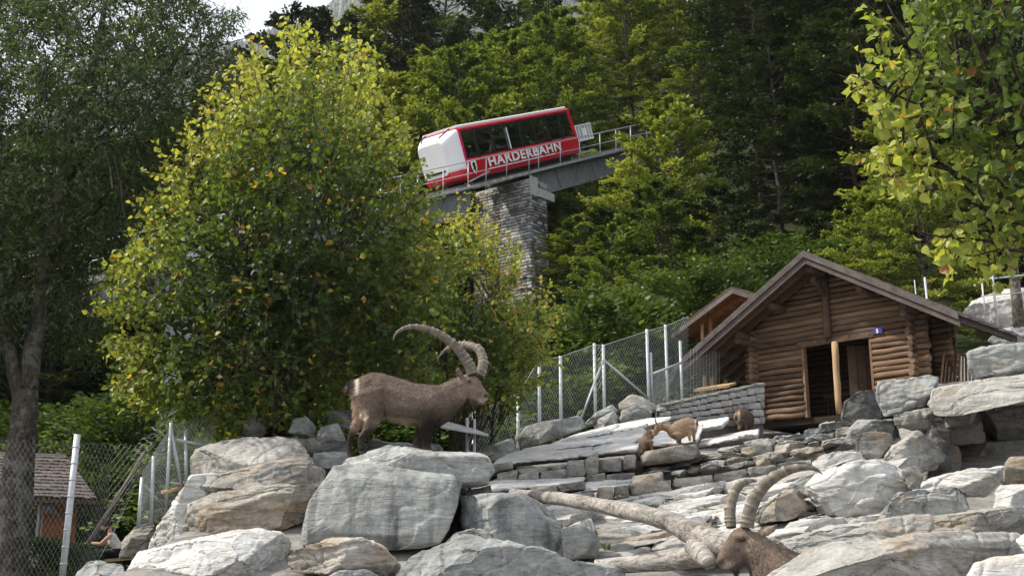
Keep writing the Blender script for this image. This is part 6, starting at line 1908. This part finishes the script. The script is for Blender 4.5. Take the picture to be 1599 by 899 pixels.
# --- the big ibex on the boulder
B = Body(520, 490, 3.907, 12.75); B.flow = None
ft = B.at(400, 850)
ib = empty('ibex', (ft.x, ft.y, B.at(0, 815).z), 'large brown ibex buck with huge curved horns standing on the boulder', 'ibex')
B.tube([(128, 445, 42, 48), (165, 456, 84, 80), (215, 463, 108, 98), (270, 474, 118, 104), (335, 500, 126, 108), (400, 529, 133, 112), (470, 548, 130, 114), (540, 556, 128, 110), (610, 560, 128, 102), (665, 560, 117, 90), (708, 556, 90, 72)])
B.tube([(640, 548, 112, 78), (700, 522, 104, 68), (748, 480, 86, 56), (785, 446, 70, 48), (815, 425, 56, 42)])
B.tube([(800, 412, 50, 42), (835, 425, 58, 45), (865, 448, 54, 40), (888, 476, 42, 31), (912, 498, 36, 29), (932, 512, 29, 24)])
B.tube([(820, 460, 40, 32), (858, 500, 34, 27), (894, 526, 27, 22), (918, 534, 19, 18)])
B.tube([(846, 525, 20, 12), (858, 546, 12, 8), (864, 560, 5, 5)])
B.tube([(235, 490, 112, 52), (252, 570, 86, 48), (258, 630, 60, 36), (242, 680, 40, 26), (208, 732, 27, 20), (185, 762, 23, 18), (180, 795, 19, 16), (186, 830, 21, 18)], lat=-.135)
B.tube([(628, 500, 46, 26), (612, 540, 62, 38), (596, 590, 62, 40)], lat=-.125)
B.tube([(205, 430, 50, 34), (232, 500, 76, 42), (250, 560, 70, 40)], lat=-.125)
B.tube([(180, 500, 80, 50), (165, 590, 52, 40), (152, 645, 38, 28), (122, 705, 27, 20), (100, 748, 23, 17), (94, 790, 17, 14), (92, 828, 17, 15), (93, 846, 19, 17)], lat=.10)
B.tube([(590, 600, 84, 48), (575, 680, 48, 33), (572, 740, 33, 23), (572, 790, 27, 19), (572, 836, 26, 19)], lat=-.10)
B.tube([(610, 600, 70, 45), (560, 690, 44, 32), (522, 735, 30, 22), (514, 785, 24, 18), (512, 830, 24, 20)], lat=.09)
B.tube([(140, 432, 30, 26), (118, 420, 26, 20), (98, 438, 22, 16), (82, 465, 12, 11), (76, 482, 6, 6)])
B.tube([(192, 590, 22, 22), (192, 625, 22, 22)], lat=-.02)
for lt0 in (-.085, .085):
    B.tube([(795, 402, 15, 9, lt0 * .7), (776, 375, 18, 7, lt0), (768, 350, 12, 5, lt0 * 1.15), (766, 334, 4, 3, lt0 * 1.2)])
B.hairless = lambda X, Y: (X > 765) & (Y < 540) | (Y > 690) & (X < 260)
def paint(X, Y, V, Nn):
    c = np.tile(np.array([[0.165, 0.13, 0.106]]), (len(X), 1))
    c = lay_on(c, blob(X, Y, 470, 520, 200, 120, .6) * .5, (0.185, 0.15, 0.125))
    c = lay_on(c, blob(X, Y, 520, 600, 60, 60, .8) * .35, (0.24, 0.20, 0.17))
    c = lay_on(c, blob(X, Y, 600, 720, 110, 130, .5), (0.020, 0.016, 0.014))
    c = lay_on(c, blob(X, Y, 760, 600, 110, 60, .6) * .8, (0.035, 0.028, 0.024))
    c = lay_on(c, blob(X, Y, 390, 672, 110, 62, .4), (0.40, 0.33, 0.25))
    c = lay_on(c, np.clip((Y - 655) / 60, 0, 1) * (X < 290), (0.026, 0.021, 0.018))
    c = lay_on(c, blob(X, Y, 150, 620, 45, 90, .5) * (X < 215) * .8, (0.42, 0.30, 0.22))
    c = lay_on(c, blob(X, Y, 192, 615, 26, 36, .3), (0.62, 0.54, 0.44))
    c = lay_on(c, blob(X, Y, 148, 425, 13, 58, .4), (0.72, 0.66, 0.56))
    c = lay_on(c, blob(X, Y, 108, 425, 30, 42, .3), (0.018, 0.014, 0.012))
    c = lay_on(c, blob(X, Y, 80, 470, 14, 24, .5), (0.14, 0.085, 0.055))
    c = lay_on(c, blob(X, Y, 830, 420, 90, 70, .5) * .7, (0.21, 0.165, 0.13))
    c = lay_on(c, blob(X, Y, 925, 525, 34, 24, .5) * .75, (0.36, 0.30, 0.26))
    c = lay_on(c, blob(X, Y, 935, 500, 14, 12, .5), (0.04, 0.03, 0.028))
    c = lay_on(c, blob(X, Y, 858, 548, 24, 24, .5), (0.07, 0.05, 0.04))
    c = lay_on(c, blob(X, Y, 905, 420, 22, 36, .6) * .6, (0.11, 0.08, 0.062))
    c = lay_on(c, np.clip((395 - Y) / 30, 0, 1) * (X < 700) * .35, (0.10, 0.072, 0.055))
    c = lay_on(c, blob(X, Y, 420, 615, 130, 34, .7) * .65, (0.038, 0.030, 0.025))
    c = lay_on(c, blob(X, Y, 300, 560, 40, 90, .8) * .35, (0.05, 0.04, 0.033))  # muscle shading of the flank painted into the coat
    c = lay_on(c, blob(X, Y, 690, 500, 60, 80, .8) * .4, (0.21, 0.165, 0.13))
    c = lay_on(c, blob(X, Y, 200, 470, 60, 80, .8) * .4, (0.20, 0.15, 0.12))
    c = lay_on(c, blob(X, Y, 832, 418, 20, 11, .6) * .7, (0.05, 0.038, 0.03))
    return c
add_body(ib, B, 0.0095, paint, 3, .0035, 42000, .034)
horn(ib, B, [(852, 372, 44, -.045), (838, 330, 43, -.05), (800, 268, 40, -.07), (752, 210, 37, -.10), (690, 163, 33, -.13), (620, 125, 29, -.16), (545, 105, 24, -.19), (478, 103, 19, -.21), (425, 122, 14, -.22), (392, 152, 9, -.23), (380, 186, 3, -.23)], 21, -1, .24)
horn(ib, B, [(892, 372, 40, .04), (910, 325, 40, .05), (912, 268, 38, .08), (890, 208, 36, .12), (838, 180, 33, .17), (785, 165, 29, .22), (730, 170, 23, .26), (680, 190, 16, .30), (645, 220, 8, .32), (630, 240, 3, .33)], 19, -1, .24)
ball(ib, B.at(833, 415, -.078), .013, M['eye'], 'eye', (1.2, .7, .9))
ball(ib, B.at(833, 415, .078), .013, M['eye'], 'eye', (1.2, .7, .9))
for x, y, lt0 in ((186, 842, -.11), (94, 856, .10)):
    c = B.at(x, y, lt0); MB().tube([c + Vector((0, 0, .03)), c - Vector((0, 0, .02))], [.03, .036], 10).build('hoof', M['hoof'], ib)

# --- the ibex at the bottom right, its body behind the tan boulder
B = Body(1080, 700, 4.519, 9.0); B.flow = (0.5, 0, -0.8)
ft = B.at(700, 1000)
gz = G(ft.x, ft.y)
ib2 = empty('ibex', (ft.x, ft.y, gz), 'ibex buck at the bottom right with only its head and neck above the tan boulder', 'ibex')
B.tube([(400, 610, 76, 58), (345, 648, 82, 60), (290, 700, 70, 50), (245, 755, 54, 42), (215, 790, 44, 37), (200, 805, 32, 30)])
B.tube([(385, 720, 72, 52), (320, 780, 56, 42), (262, 826, 40, 31), (228, 840, 25, 24)])
B.tube([(415, 650, 92, 72), (470, 720, 118, 86), (530, 800, 158, 112), (620, 890, 205, 150), (720, 980, 250, 180), (900, 1040, 270, 195), (1100, 1060, 270, 200), (1300, 1050, 260, 195), (1450, 1040, 180, 160)])
B.tube([(305, 835, 34, 26), (312, 870, 26, 18), (316, 905, 12, 10)])
for lt0 in (-.09, .07):
    B.tube([(480, 612, 22, 12, lt0), (515, 588, 32, 9, lt0 * 1.5), (548, 560, 24, 7, lt0 * 1.8), (572, 536, 6, 4, lt0 * 2)])
leg_h = B.at(0, 1150).z - gz
for X_, lt0 in ((760, -.16), (800, .16), (1340, -.16), (1380, .16)):
    c = B.at(X_, 1100, lt0); MBt = B.mb
    zs = [c.z, c.z - leg_h * .45, gz + .25, gz + .02]
    MBt.tube([Vector((c.x + dx, c.y, z_)) for z_, dx in zip(zs, (0, .02, .03, .0))], [.12, .075, .04, .045], 12)
B.hairless = lambda X, Y: (X < 400) & (Y < 830) | (Y < 640)
def paint2(X, Y, V, Nn):
    c = np.tile(np.array([[0.155, 0.122, 0.098]]), (len(X), 1))
    c = lay_on(c, blob(X, Y, 520, 760, 130, 170, .6) * .7, (0.27, 0.21, 0.165))
    c = lay_on(c, blob(X, Y, 410, 790, 110, 110, .5) * .75, (0.07, 0.055, 0.045))
    c = lay_on(c, blob(X, Y, 285, 600, 60, 80, .6) * .7, (0.15, 0.108, 0.08))
    c = lay_on(c, blob(X, Y, 240, 770, 60, 80, .6) * .6, (0.14, 0.10, 0.085))
    c = lay_on(c, blob(X, Y, 250, 815, 40, 28, .5) * .8, (0.33, 0.27, 0.22))
    c = lay_on(c, blob(X, Y, 205, 800, 26, 22, .5), (0.07, 0.055, 0.05))
    c = lay_on(c, blob(X, Y, 312, 875, 40, 45, .4), (0.045, 0.035, 0.03))
    c = lay_on(c, blob(X, Y, 420, 690, 60, 60, .6) * .6, (0.26, 0.205, 0.16))
    c = lay_on(c, blob(X, Y, 345, 642, 40, 20, .5) * .9, (0.04, 0.03, 0.025))
    c = lay_on(c, blob(X, Y, 335, 605, 40, 14, .6) * .6, (0.27, 0.21, 0.165))
    c = lay_on(c, blob(X, Y, 540, 570, 40, 40, .4) * .6, (0.40, 0.33, 0.27))
    return c
add_body(ib2, B, 0.011, paint2, 4, .003, 30000, .032)
horn(ib2, B, [(382, 560, 56, -.05), (388, 500, 56, -.055), (405, 430, 55, -.06), (440, 345, 52, -.07), (500, 262, 48, -.09), (585, 195, 44, -.11), (675, 157, 36, -.13), (765, 145, 26, -.15), (838, 158, 15, -.16), (882, 194, 3, -.17)], 11, 1, .24)
horn(ib2, B, [(290, 555, 42, .06), (286, 490, 46, .08), (292, 410, 46, .11), (318, 325, 44, .15), (360, 260, 38, .19), (415, 222, 29, .23), (470, 208, 19, .26), (515, 212, 5, .29)], 10, 1, .24)
ball(ib2, B.at(352, 640, -.066), .016, M['eye'], 'eye', (1.2, .7, .9))
ball(ib2, B.at(352, 640, .066), .013, M['eye'], 'eye', (1.2, .7, .9))
ball(ib2, B.at(208, 795, -.028), .008, M['eye'], 'nostril', (1, .6, 1.4))

# --- young ibex standing on the brown ledge
B = Body(960, 600, 6.42, 18.2); B.flow = (0.8, 0, -0.4)
ft = B.at(700, 575)
k1 = empty('young_ibex', (ft.x, ft.y, B.at(0, 580).z), 'light brown young ibex standing on the brown ledge and nuzzling another', 'ibex')
B.tube([(808, 390, 44, 44), (765, 400, 76, 62), (705, 425, 90, 72), (645, 455, 92, 72), (595, 475, 82, 62), (560, 468, 58, 48)])
B.tube([(590, 462, 58, 45), (535, 436, 40, 32), (485, 428, 33, 27), (450, 425, 34, 27)])
B.tube([(452, 418, 36, 28), (428, 440, 36, 27), (408, 475, 27, 21), (392, 508, 17, 15)])
B.tube([(765, 440, 58, 40), (748, 488, 34, 25), (738, 520, 20, 16), (746, 562, 15, 14)], lat=-.07)
B.tube([(795, 430, 46, 36), (802, 480, 23, 19), (798, 520, 15, 13), (804, 566, 15, 14)], lat=.07)
B.tube([(618, 500, 52, 34), (625, 540, 22, 17), (623, 584, 16, 15)], lat=-.07)
B.tube([(652, 500, 42, 30), (656, 540, 19, 15), (656, 584, 15, 14)], lat=.07)
B.tube([(818, 365, 14, 12), (826, 395, 10, 8), (826, 412, 4, 4)])
for lt0 in (-.05, .05): B.tube([(462, 400, 10, 6, lt0), (480, 385, 13, 5, lt0 * 1.6), (496, 378, 4, 3, lt0 * 2)])
def paint3(X, Y, V, Nn):
    c = np.tile(np.array([[0.28, 0.20, 0.135]]), (len(X), 1))
    c = lay_on(c, blob(X, Y, 700, 500, 120, 50, .6) * .7, (0.42, 0.32, 0.22))
    c = lay_on(c, blob(X, Y, 810, 400, 12, 60, .5), (0.6, 0.52, 0.42))
    c = lay_on(c, blob(X, Y, 824, 385, 11, 28, .4), (0.02, 0.016, 0.014))
    c = lay_on(c, np.clip((Y - 535) / 30, 0, 1) * .7, (0.12, 0.085, 0.06))
    c = lay_on(c, blob(X, Y, 600, 545, 60, 40, .5) * .6, (0.10, 0.07, 0.05))
    c = lay_on(c, blob(X, Y, 415, 470, 40, 50, .6) * .6, (0.20, 0.14, 0.10))
    return c
add_body(k1, B, 0.014, paint3, 3, .003, 6000, .022)
horn(k1, B, [(428, 408, 11, -.03), (412, 385, 9, -.035), (402, 355, 6, -.05), (402, 325, 2, -.06)], 6, 1, .2, 10)
horn(k1, B, [(432, 408, 10, .03), (420, 380, 8, .05), (412, 350, 5, .07), (414, 322, 2, .08)], 6, 1, .2, 10)
ball(k1, B.at(425, 432, -.05), .011, M['eye'], 'eye')
ball(k1, B.at(425, 432, .05), .011, M['eye'], 'eye')

# --- second young ibex, half behind the ledge
B = Body(960, 600, 6.42, 18.6); B.flow = (-0.5, 0, -0.8)
ft = B.at(280, 740)
k2 = empty('young_ibex', (ft.x, ft.y, B.at(0, 760).z), 'pale young ibex behind the end of the brown ledge raising its head', 'ibex')
B.tube([(225, 660, 52, 46), (255, 620, 74, 60), (290, 585, 70, 58), (325, 560, 52, 46)])
B.tube([(315, 565, 48, 40), (335, 530, 38, 32), (345, 500, 36, 30)])
B.tube([(335, 482, 36, 30), (355, 495, 33, 28), (372, 518, 24, 21), (382, 536, 15, 14)])
B.tube([(345, 580, 40, 30), (362, 640, 20, 16), (366, 700, 14, 13), (366, 755, 14, 13)], lat=-.07)
B.tube([(330, 590, 38, 28), (345, 650, 19, 15), (346, 755, 14, 13)], lat=.07)
B.tube([(235, 670, 46, 32), (222, 715, 22, 17), (226, 758, 14, 13)], lat=-.07)
B.tube([(250, 670, 42, 30), (246, 715, 20, 16), (250, 758, 14, 13)], lat=.07)
for lt0, dx in ((-.05, -16), (.05, 12)): B.tube([(330 + dx * .4, 462, 12, 7, lt0), (312 + dx, 440, 14, 5, lt0 * 1.6), (298 + dx * 1.4, 430, 5, 3, lt0 * 2)])
def paint4(X, Y, V, Nn):
    c = np.tile(np.array([[0.33, 0.24, 0.165]]), (len(X), 1))
    c = lay_on(c, blob(X, Y, 340, 610, 45, 60, .5) * .8, (0.14, 0.095, 0.065))
    c = lay_on(c, np.clip((Y - 690) / 40, 0, 1) * .8, (0.09, 0.065, 0.05))
    c = lay_on(c, blob(X, Y, 355, 490, 35, 45, .5) * .6, (0.22, 0.16, 0.115))
    c = lay_on(c, blob(X, Y, 382, 530, 12, 10, .5), (0.04, 0.03, 0.025))
    return c
add_body(k2, B, 0.014, paint4, 3, .003, 4000, .022)
horn(k2, B, [(345, 462, 9, -.03), (348, 440, 7, -.04), (356, 420, 2, -.05)], 4, -1, .2, 8)
horn(k2, B, [(355, 465, 9, .03), (364, 444, 7, .04), (376, 426, 2, .05)], 4, -1, .2, 8)
ball(k2, B.at(360, 486, -.05), .011, M['eye'], 'eye')

# --- dark ibex grazing with its back turned, at the hut corner
B = Body(960, 600, 6.42, 23.0); B.flow = (-0.3, 0, -0.9)
ft = B.at(1310, 440)
k3 = empty('ibex', (ft.x, ft.y, B.at(0, 450).z), 'dark ibex at the left corner of the log hut, seen from behind with lowered head', 'ibex')
B.tube([(1238, 338, 62, 58, -.1), (1262, 328, 82, 76, 0), (1305, 330, 96, 88, .12), (1345, 342, 94, 86, .3), (1375, 360, 76, 66, .45)])
B.tube([(1370, 360, 56, 46, .4), (1395, 395, 38, 30, .5), (1410, 425, 26, 22, .55), (1420, 445, 16, 14, .58)])
B.tube([(1245, 370, 46, 40), (1240, 405, 24, 20), (1236, 430, 16, 14), (1238, 452, 17, 15)], lat=-.12)
B.tube([(1300, 380, 52, 42), (1310, 415, 26, 20), (1306, 452, 18, 16)], lat=-.05)
B.tube([(1350, 390, 40, 30), (1356, 420, 20, 16), (1354, 455, 16, 15)], lat=.3)
B.tube([(1380, 390, 36, 28), (1385, 455, 16, 15)], lat=.35)
B.tube([(1222, 310, 16, 14, -.15), (1212, 340, 14, 12, -.18), (1212, 362, 6, 6, -.18)])
def paint5(X, Y, V, Nn):
    c = np.tile(np.array([[0.10, 0.072, 0.054]]), (len(X), 1))
    c = lay_on(c, blob(X, Y, 1212, 365, 16, 70, .5), (0.42, 0.29, 0.18))
    c = lay_on(c, blob(X, Y, 1243, 320, 12, 50, .4), (0.46, 0.38, 0.29))
    c = lay_on(c, blob(X, Y, 1216, 335, 14, 34, .3), (0.02, 0.016, 0.013))
    c = lay_on(c, blob(X, Y, 1255, 425, 22, 28, .5) * .7, (0.35, 0.27, 0.2))
    return c
add_body(k3, B, 0.016, paint5, 3, .004, 5000, .03)
horn(k3, B, [(1395, 385, 10, .5), (1375, 372, 9, .48), (1352, 372, 6, .46), (1338, 385, 2, .45)], 6, 1, .15, 8)

# --- people
M['skin'] = None
def person(root, J, paint, vox=.012):
    """J: list of tubes in world metres [(p, r_vertical, r_lateral)...]"""
    B = Body(0, 0, 1, 20); B.flow = None
    for tb in J:
        C = [Vector(p) for p, _, _ in tb]; b = len(B.mb.v); n = 10; m = len(C)
        r1 = [q[1] for q in tb]; r2 = [q[2] for q in tb]
        t0 = (C[0] - C[1]).normalized(); t1 = (C[-1] - C[-2]).normalized()
        C = [C[0] + t0 * r1[0] * .6] + C + [C[-1] + t1 * r1[-1] * .6]; r1 = [r1[0] * .55] + r1 + [r1[-1] * .55]; r2 = [r2[0] * .55] + r2 + [r2[-1] * .55]; m += 2
        for i in range(m):
            t = (C[min(i + 1, m - 1)] - C[max(i - 1, 0)]).normalized()
            e2 = Vector((0, 1, 0)) if abs(t.y) < .9 else Vector((1, 0, 0)); e2 = (e2 - t * e2.dot(t)).normalized(); e1 = t.cross(e2)
            for k in range(n):
                a = 2 * math.pi * k / n
                B.mb.v.append(C[i] + e1 * math.cos(a) * r1[i] + e2 * math.sin(a) * r2[i])
        for i in range(m - 1):
            for k in range(n):
                k2_ = (k + 1) % n
                B.mb.f.append([b + i * n + k, b + i * n + k2_, b + (i + 1) * n + k2_, b + (i + 1) * n + k])
        B.mb.f.append([b + k for k in range(n)][::-1]); B.mb.f.append([b + (m - 1) * n + k for k in range(n)])
    JOBS.append((root, B, vox, paint, 2, 0.0, 0, 0))

def seated(o, fwd, side, skin, top, legs, hair, label, lean=.25, arms_out=.6, scale=1.0, long_hair=False):
    """o: seat point; fwd/side horizontal unit vectors"""
    fwd, side = Vector(fwd).normalized(), Vector(side).normalized()
    s = scale
    def q(f, l, z): return Vector(o) + (fwd * f + side * l + Z * z) * s
    root = empty('person', q(0, 0, 0), label, 'person')
    ln = lean
    hip, chest, neck, head = q(0, 0, .10), q(.30 * ln + .05, 0, .36), q(.62 * ln + .04, 0, .56), q(.80 * ln + .10, 0, .72)
    J = [[(hip, .11 * s, .16 * s), (q(.12 * ln, 0, .24), .105 * s, .15 * s), (chest, .115 * s, .17 * s), (q(.48 * ln + .04, 0, .48), .085 * s, .17 * s), (q(.56 * ln + .04, 0, .53), .05 * s, .07 * s)],
         [(neck - Z * .05 * s, .048 * s, .05 * s), (neck + Z * .05 * s, .046 * s, .048 * s)],
         [(head - Z * .085 * s + fwd * .02 * s, .065 * s, .055 * s), (head - Z * .02 * s, .092 * s, .075 * s), (head + Z * .05 * s, .095 * s, .078 * s), (head + Z * .09 * s, .07 * s, .06 * s)],
         [(head - Z * .02 * s + fwd * .085 * s, .02 * s, .014 * s), (head - Z * .035 * s + fwd * .112 * s, .012 * s, .012 * s)]]
    for sg in (-1, 1):
        J.append([(q(0, .09 * sg, .09), .10 * s, .085 * s), (q(.24, .10 * sg, .12), .085 * s, .075 * s), (q(.43, .10 * sg, .12), .065 * s, .06 * s), (q(.46, .10 * sg, -.10), .058 * s, .052 * s), (q(.42, .10 * sg, -.36), .04 * s, .038 * s), (q(.46, .10 * sg, -.42), .035 * s, .04 * s), (q(.58, .10 * sg, -.43), .028 * s, .04 * s)])
        sh, el, wr = q(.46 * ln + .04, .19 * sg, .49), q(.46 * ln + .04 + .20, .22 * sg, .30), q(.46 * ln + .04 + .20 + .22 * arms_out, .13 * sg, .32)
        J.append([(sh, .052 * s, .05 * s), (sh.lerp(el, .5), .045 * s, .043 * s), (el, .038 * s, .037 * s), (el.lerp(wr, .5), .036 * s, .034 * s), (wr, .025 * s, .026 * s)])
        palm = wr + (fwd * .075 + Z * .01) * s
        J.append([(wr, .02 * s, .028 * s), (palm, .016 * s, .038 * s)])
        for k in range(4):
            b_ = palm + side * (.027 - .018 * k) * sg * s
            L_ = (.062, .075, .07, .052)[k] * s
            J.append([(b_, .0085 * s, .0085 * s), (b_ + fwd * L_ * .55 - Z * .006 * s, .008 * s, .008 * s), (b_ + fwd * L_ * .8 - Z * .03 * s, .007 * s, .007 * s)])
        tb_ = wr + (fwd * .03 - side * .028 * sg) * s
        J.append([(tb_, .011 * s, .011 * s), (tb_ + (fwd * .035 - side * .02 * sg - Z * .01) * s, .009 * s, .009 * s), (tb_ + (fwd * .062 - side * .012 * sg - Z * .02) * s, .008 * s, .008 * s)])
    O = np.array(tuple(o)); fw, sd = np.array(tuple(fwd)), np.array(tuple(side))
    def pt(X, Y, V, Nn):
        d_ = (V - O) / s; f = d_ @ fw; l = d_ @ sd; z = d_[:, 2]
        c = np.tile(np.array([skin], float), (len(V), 1))
        tors = (z > .14) & (z < .535) & (np.abs(l) < .165) & (f < .25 + .55 * ln)
        c[tors] = top
        c[(z < .21) & ~((f > .2) & (z > .2))] = legs
        c[(z < -.38)] = (.03, .03, .03)
        mth = (np.abs(z - (head.z - O[2]) / s + .06) < .008) & (f > (.8 * ln + .17)) 
        c[mth] = np.array(skin) * .5
        return c
    person(root, J, pt, .0115)
    # hair: a cap over the back of the head
    bm = bmesh.new(); bmesh.ops.create_icosphere(bm, subdivisions=3, radius=.108 * s)
    L = wloc(root)
    for v in bm.verts:
        n_ = v.co.normalized(); v.co = v.co * (1 + .06 * math.sin(9 * n_.x + 5 * n_.z) * math.cos(7 * n_.y))
        v.co = v.co + head + Z * .022 * s - fwd * .022 * s - L
    fc = [f for f in bm.faces if ((f.calc_center_median() + L - head).dot(fwd) > .045 * s and (f.calc_center_median() + L - head).z < .07 * s) or (f.calc_center_median() + L - head).z < (-.09 if long_hair else -.055) * s]
    bmesh.ops.delete(bm, geom=fc, context='FACES')
    me = bpy.data.meshes.new('hair'); bm.to_mesh(me); bm.free(); me.polygons.foreach_set("use_smooth", [True] * len(me.polygons))
    h = link('hair', me, root, simple('hair', hair, 0.6, 0.3, 30, 0.3))
    for sg in (-1, 1):
        ball(root, head + fwd * .088 * s + side * .032 * sg * s + Z * .008 * s, .011 * s, M['eye'], 'eye')
        ball(root, head - fwd * .005 * s + side * .078 * sg * s - Z * .01 * s, .022 * s, simple('ear_skin', skin, .6, .1, 5, 0), 'ear', (.8, .5, 1.3))
    return root, q

so_ = P(186, 868, 23.5)
rt_, q_ = seated(so_ - Z * .05, (-.97, -.25, 0), (.25, -.97, 0), (0.52, 0.30, 0.22), (0.78, 0.77, 0.76), (0.012, 0.012, 0.014), (0.03, 0.02, 0.015), 'person in a white tank top and black trousers sitting behind the fence', .3, .9, .95)
tag(MB().box(so_ + Vector((-.22, -.2, -.12)), Vector((.55, .1, .06)), Vector((-.05, .35, 0)), Z * .06).build('plank_seat', M['palewood'], None), 'brown board under the seated person', 'board')
tag(rock('low stone under the board of the seated person', [(140, 905), (150, 878), (190, 872), (205, 890), (200, 905)], 23.4, .6, 'darkrock', .06), None) if False else rock('low stone under the board of the seated person', [(146, 900), (155, 879), (190, 873), (204, 890), (198, 900)], 23.4, .6, 'darkrock', .06)
fwdc = Vector((TU.x, TU.y, 0)).normalized()
for a, b, top, lb_, hr, sk_ in ((1.25, -.55, (.30, .62, .04), 'passenger in a lime green top at a lower railcar window', (.03, .02, .015), (.45, .28, .2)), (2.0, -1.3, (.62, .10, .16), 'passenger in a pink-red top inside the railcar', (.05, .03, .02), (.5, .3, .22)),
                               (4.05, -.5, (.5, .16, .2), 'passenger in dull red by the middle railcar window', (.04, .03, .02), (.5, .32, .24)), (6.3, -.6, (.16, .13, .12), 'passenger in dark brown seen in the upper railcar window', (.03, .025, .02), (.5, .33, .25)), (5.6, -1.2, (.55, .42, .34), 'passenger in beige deep inside the railcar', (.12, .08, .05), (.5, .33, .25))):
    seated(CP3(a, b, .52), -fwdc, TN, sk_, top, (.03, .03, .05), hr, lb_, .15, .4)
flush_bodies()
flush_rocks()

# ---------------------------------------------------------------- small plants and ground cover
def tuft_cloud(cx_, cy_, rx, ry, n, h, rng, name, label, mat, kind='stuff', zoff=0.0):
    x = cx_ + rng.normal(0, rx, n); y = cy_ + rng.normal(0, ry, n)
    z = ground(x, y) + zoff
    C = np.stack([x, y, z], 1)
    U_ = unit(np.stack([rng.normal(0, .35, n), rng.normal(0, .35, n), np.ones(n)], 1))
    N_ = unit(rng.normal(0, 1, (n, 3)))
    V, Fc = leaf_cloud(C, U_, N_, h * rng.uniform(.5, 1.3, n), NARROW_T)
    L = np.array([cx_, cy_, float(ground(np.array([cx_]), np.array([cy_]))[0])])
    me = np_mesh(name, V - L, Fc, {'tint': np.repeat(rng.uniform(0, 1, n), 4)})
    o = link(name, me, None, mat, Vector(L))
    tag(o, label, None if kind else 'plant', None, kind)
    return o
rng = np.random.RandomState(41)
n = 26000
x = rng.uniform(-16, -4.6, n); y = rng.uniform(11, 31, n)
k = (rng.uniform(0, 1, n) < np.clip((18 / y) ** 1, .3, 1)) & (x > -.55 * y) & (x < -5.1 - .1 * (y - 14) + .5)
C = np.stack([x, y, ground(x, y)], 1)[k]; n = len(C)
U_ = unit(np.stack([rng.normal(0, .35, n), rng.normal(0, .35, n), np.ones(n)], 1))
V, Fc = leaf_cloud(C, U_, unit(rng.normal(0, 1, (n, 3))), .10 * rng.uniform(.5, 1.4, n), NARROW_T)
tag(link('grass', np_mesh('grass', V, Fc, {'tint': np.repeat(rng.uniform(0, 1, n), 4)}), None, M['grass']), None, None, None, 'stuff')
for x_, y_, h_, lb_ in ((70, 890, .5, 'leafy weed at the foot of the forked trunk'), (100, 893, .42, 'low weed beside the white tub'), (52, 905, .5, 'broad weed in the bottom left corner'), (130, 890, .32, 'small weed near the steel post foot')):
    p_ = P(x_, y_, 18.5)
    plant_tree('bush', p_.x, p_.y, h_ + .25, lb_, None, 1.2, .05, 'weed', 'plant')
# tufts growing between the rock layers: a few leafy plants on their slab
for x_, y_, d_, lb_ in ((946, 862, 12.4, 'green tuft between the rock layers beside the upright grey stone'), (908, 872, 12.0, 'small green tuft at the foot of the upright grey stone'), (1012, 846, 12.9, 'grass tuft on the rock layers under the fallen trunk'), (1015, 795, 14.2, 'small green tuft above the fallen trunk')):
    p_ = P(x_, y_, d_); m_ = 130
    C = np.array(p_)[None] + rng.normal(0, 1, (m_, 3)) * np.array([.11, .06, .015])
    U_ = unit(np.stack([rng.normal(0, .6, m_), rng.normal(0, .5, m_), np.ones(m_)], 1))
    V, Fc = leaf_cloud(C - np.array(p_), U_, unit(rng.normal(0, 1, (m_, 3))), .075 * rng.uniform(.5, 1.3, m_), NARROW_T)
    tag(link('grass_tuft', np_mesh('grass_tuft', V, Fc, {'tint': np.repeat(rng.uniform(.4, 1, m_), 4)}), None, M['grass'], p_), lb_, 'grass tuft')
# fallen leaves on the rock layers
m_ = 170
pxs_ = rng.uniform(930, 1230, m_); pys_ = rng.uniform(745, 860, m_)
dd_ = 14.6 - 2.4 * (pys_ - 750) / 110
C = np.array([tuple(P(a, b, c) + Vector((0, -.12, .03))) for a, b, c in zip(pxs_, pys_, dd_)])
V, Fc = leaf_cloud(C, unit(rng.normal(0, 1, (m_, 3)) * np.array([1, 1, .2])), unit(np.array([0, -.5, 1]) + rng.normal(0, .2, (m_, 3))), .045 * rng.uniform(.6, 1.2, m_), RHOMB_T)
tag(link('fallen_leaves', np_mesh('fallen_leaves', V, Fc, {'tint': np.repeat(rng.uniform(.9, 1, m_), 4)}), None, M['linden']), None, None, None, 'stuff')

# ---------------------------------------------------------------- the air
t = NT('hazy_air')
pv = t.node("VolumePrincipled"); pv.inputs['Density'].default_value = 0.00009; pv.inputs['Color'].default_value = (0.86, 0.93, 1.0, 1); pv.inputs['Anisotropy'].default_value = 0.0
t.link(pv.outputs[0], t.out.inputs['Volume'])
hz = MB().hexa([Vector((x, y, z)) for z in (-3, 1260) for x, y in ((-820, -90), (290, -90), (290, 2230), (-820, 2230))]).build('haze', t.m, None)
tag(hz, None, None, None, 'stuff')
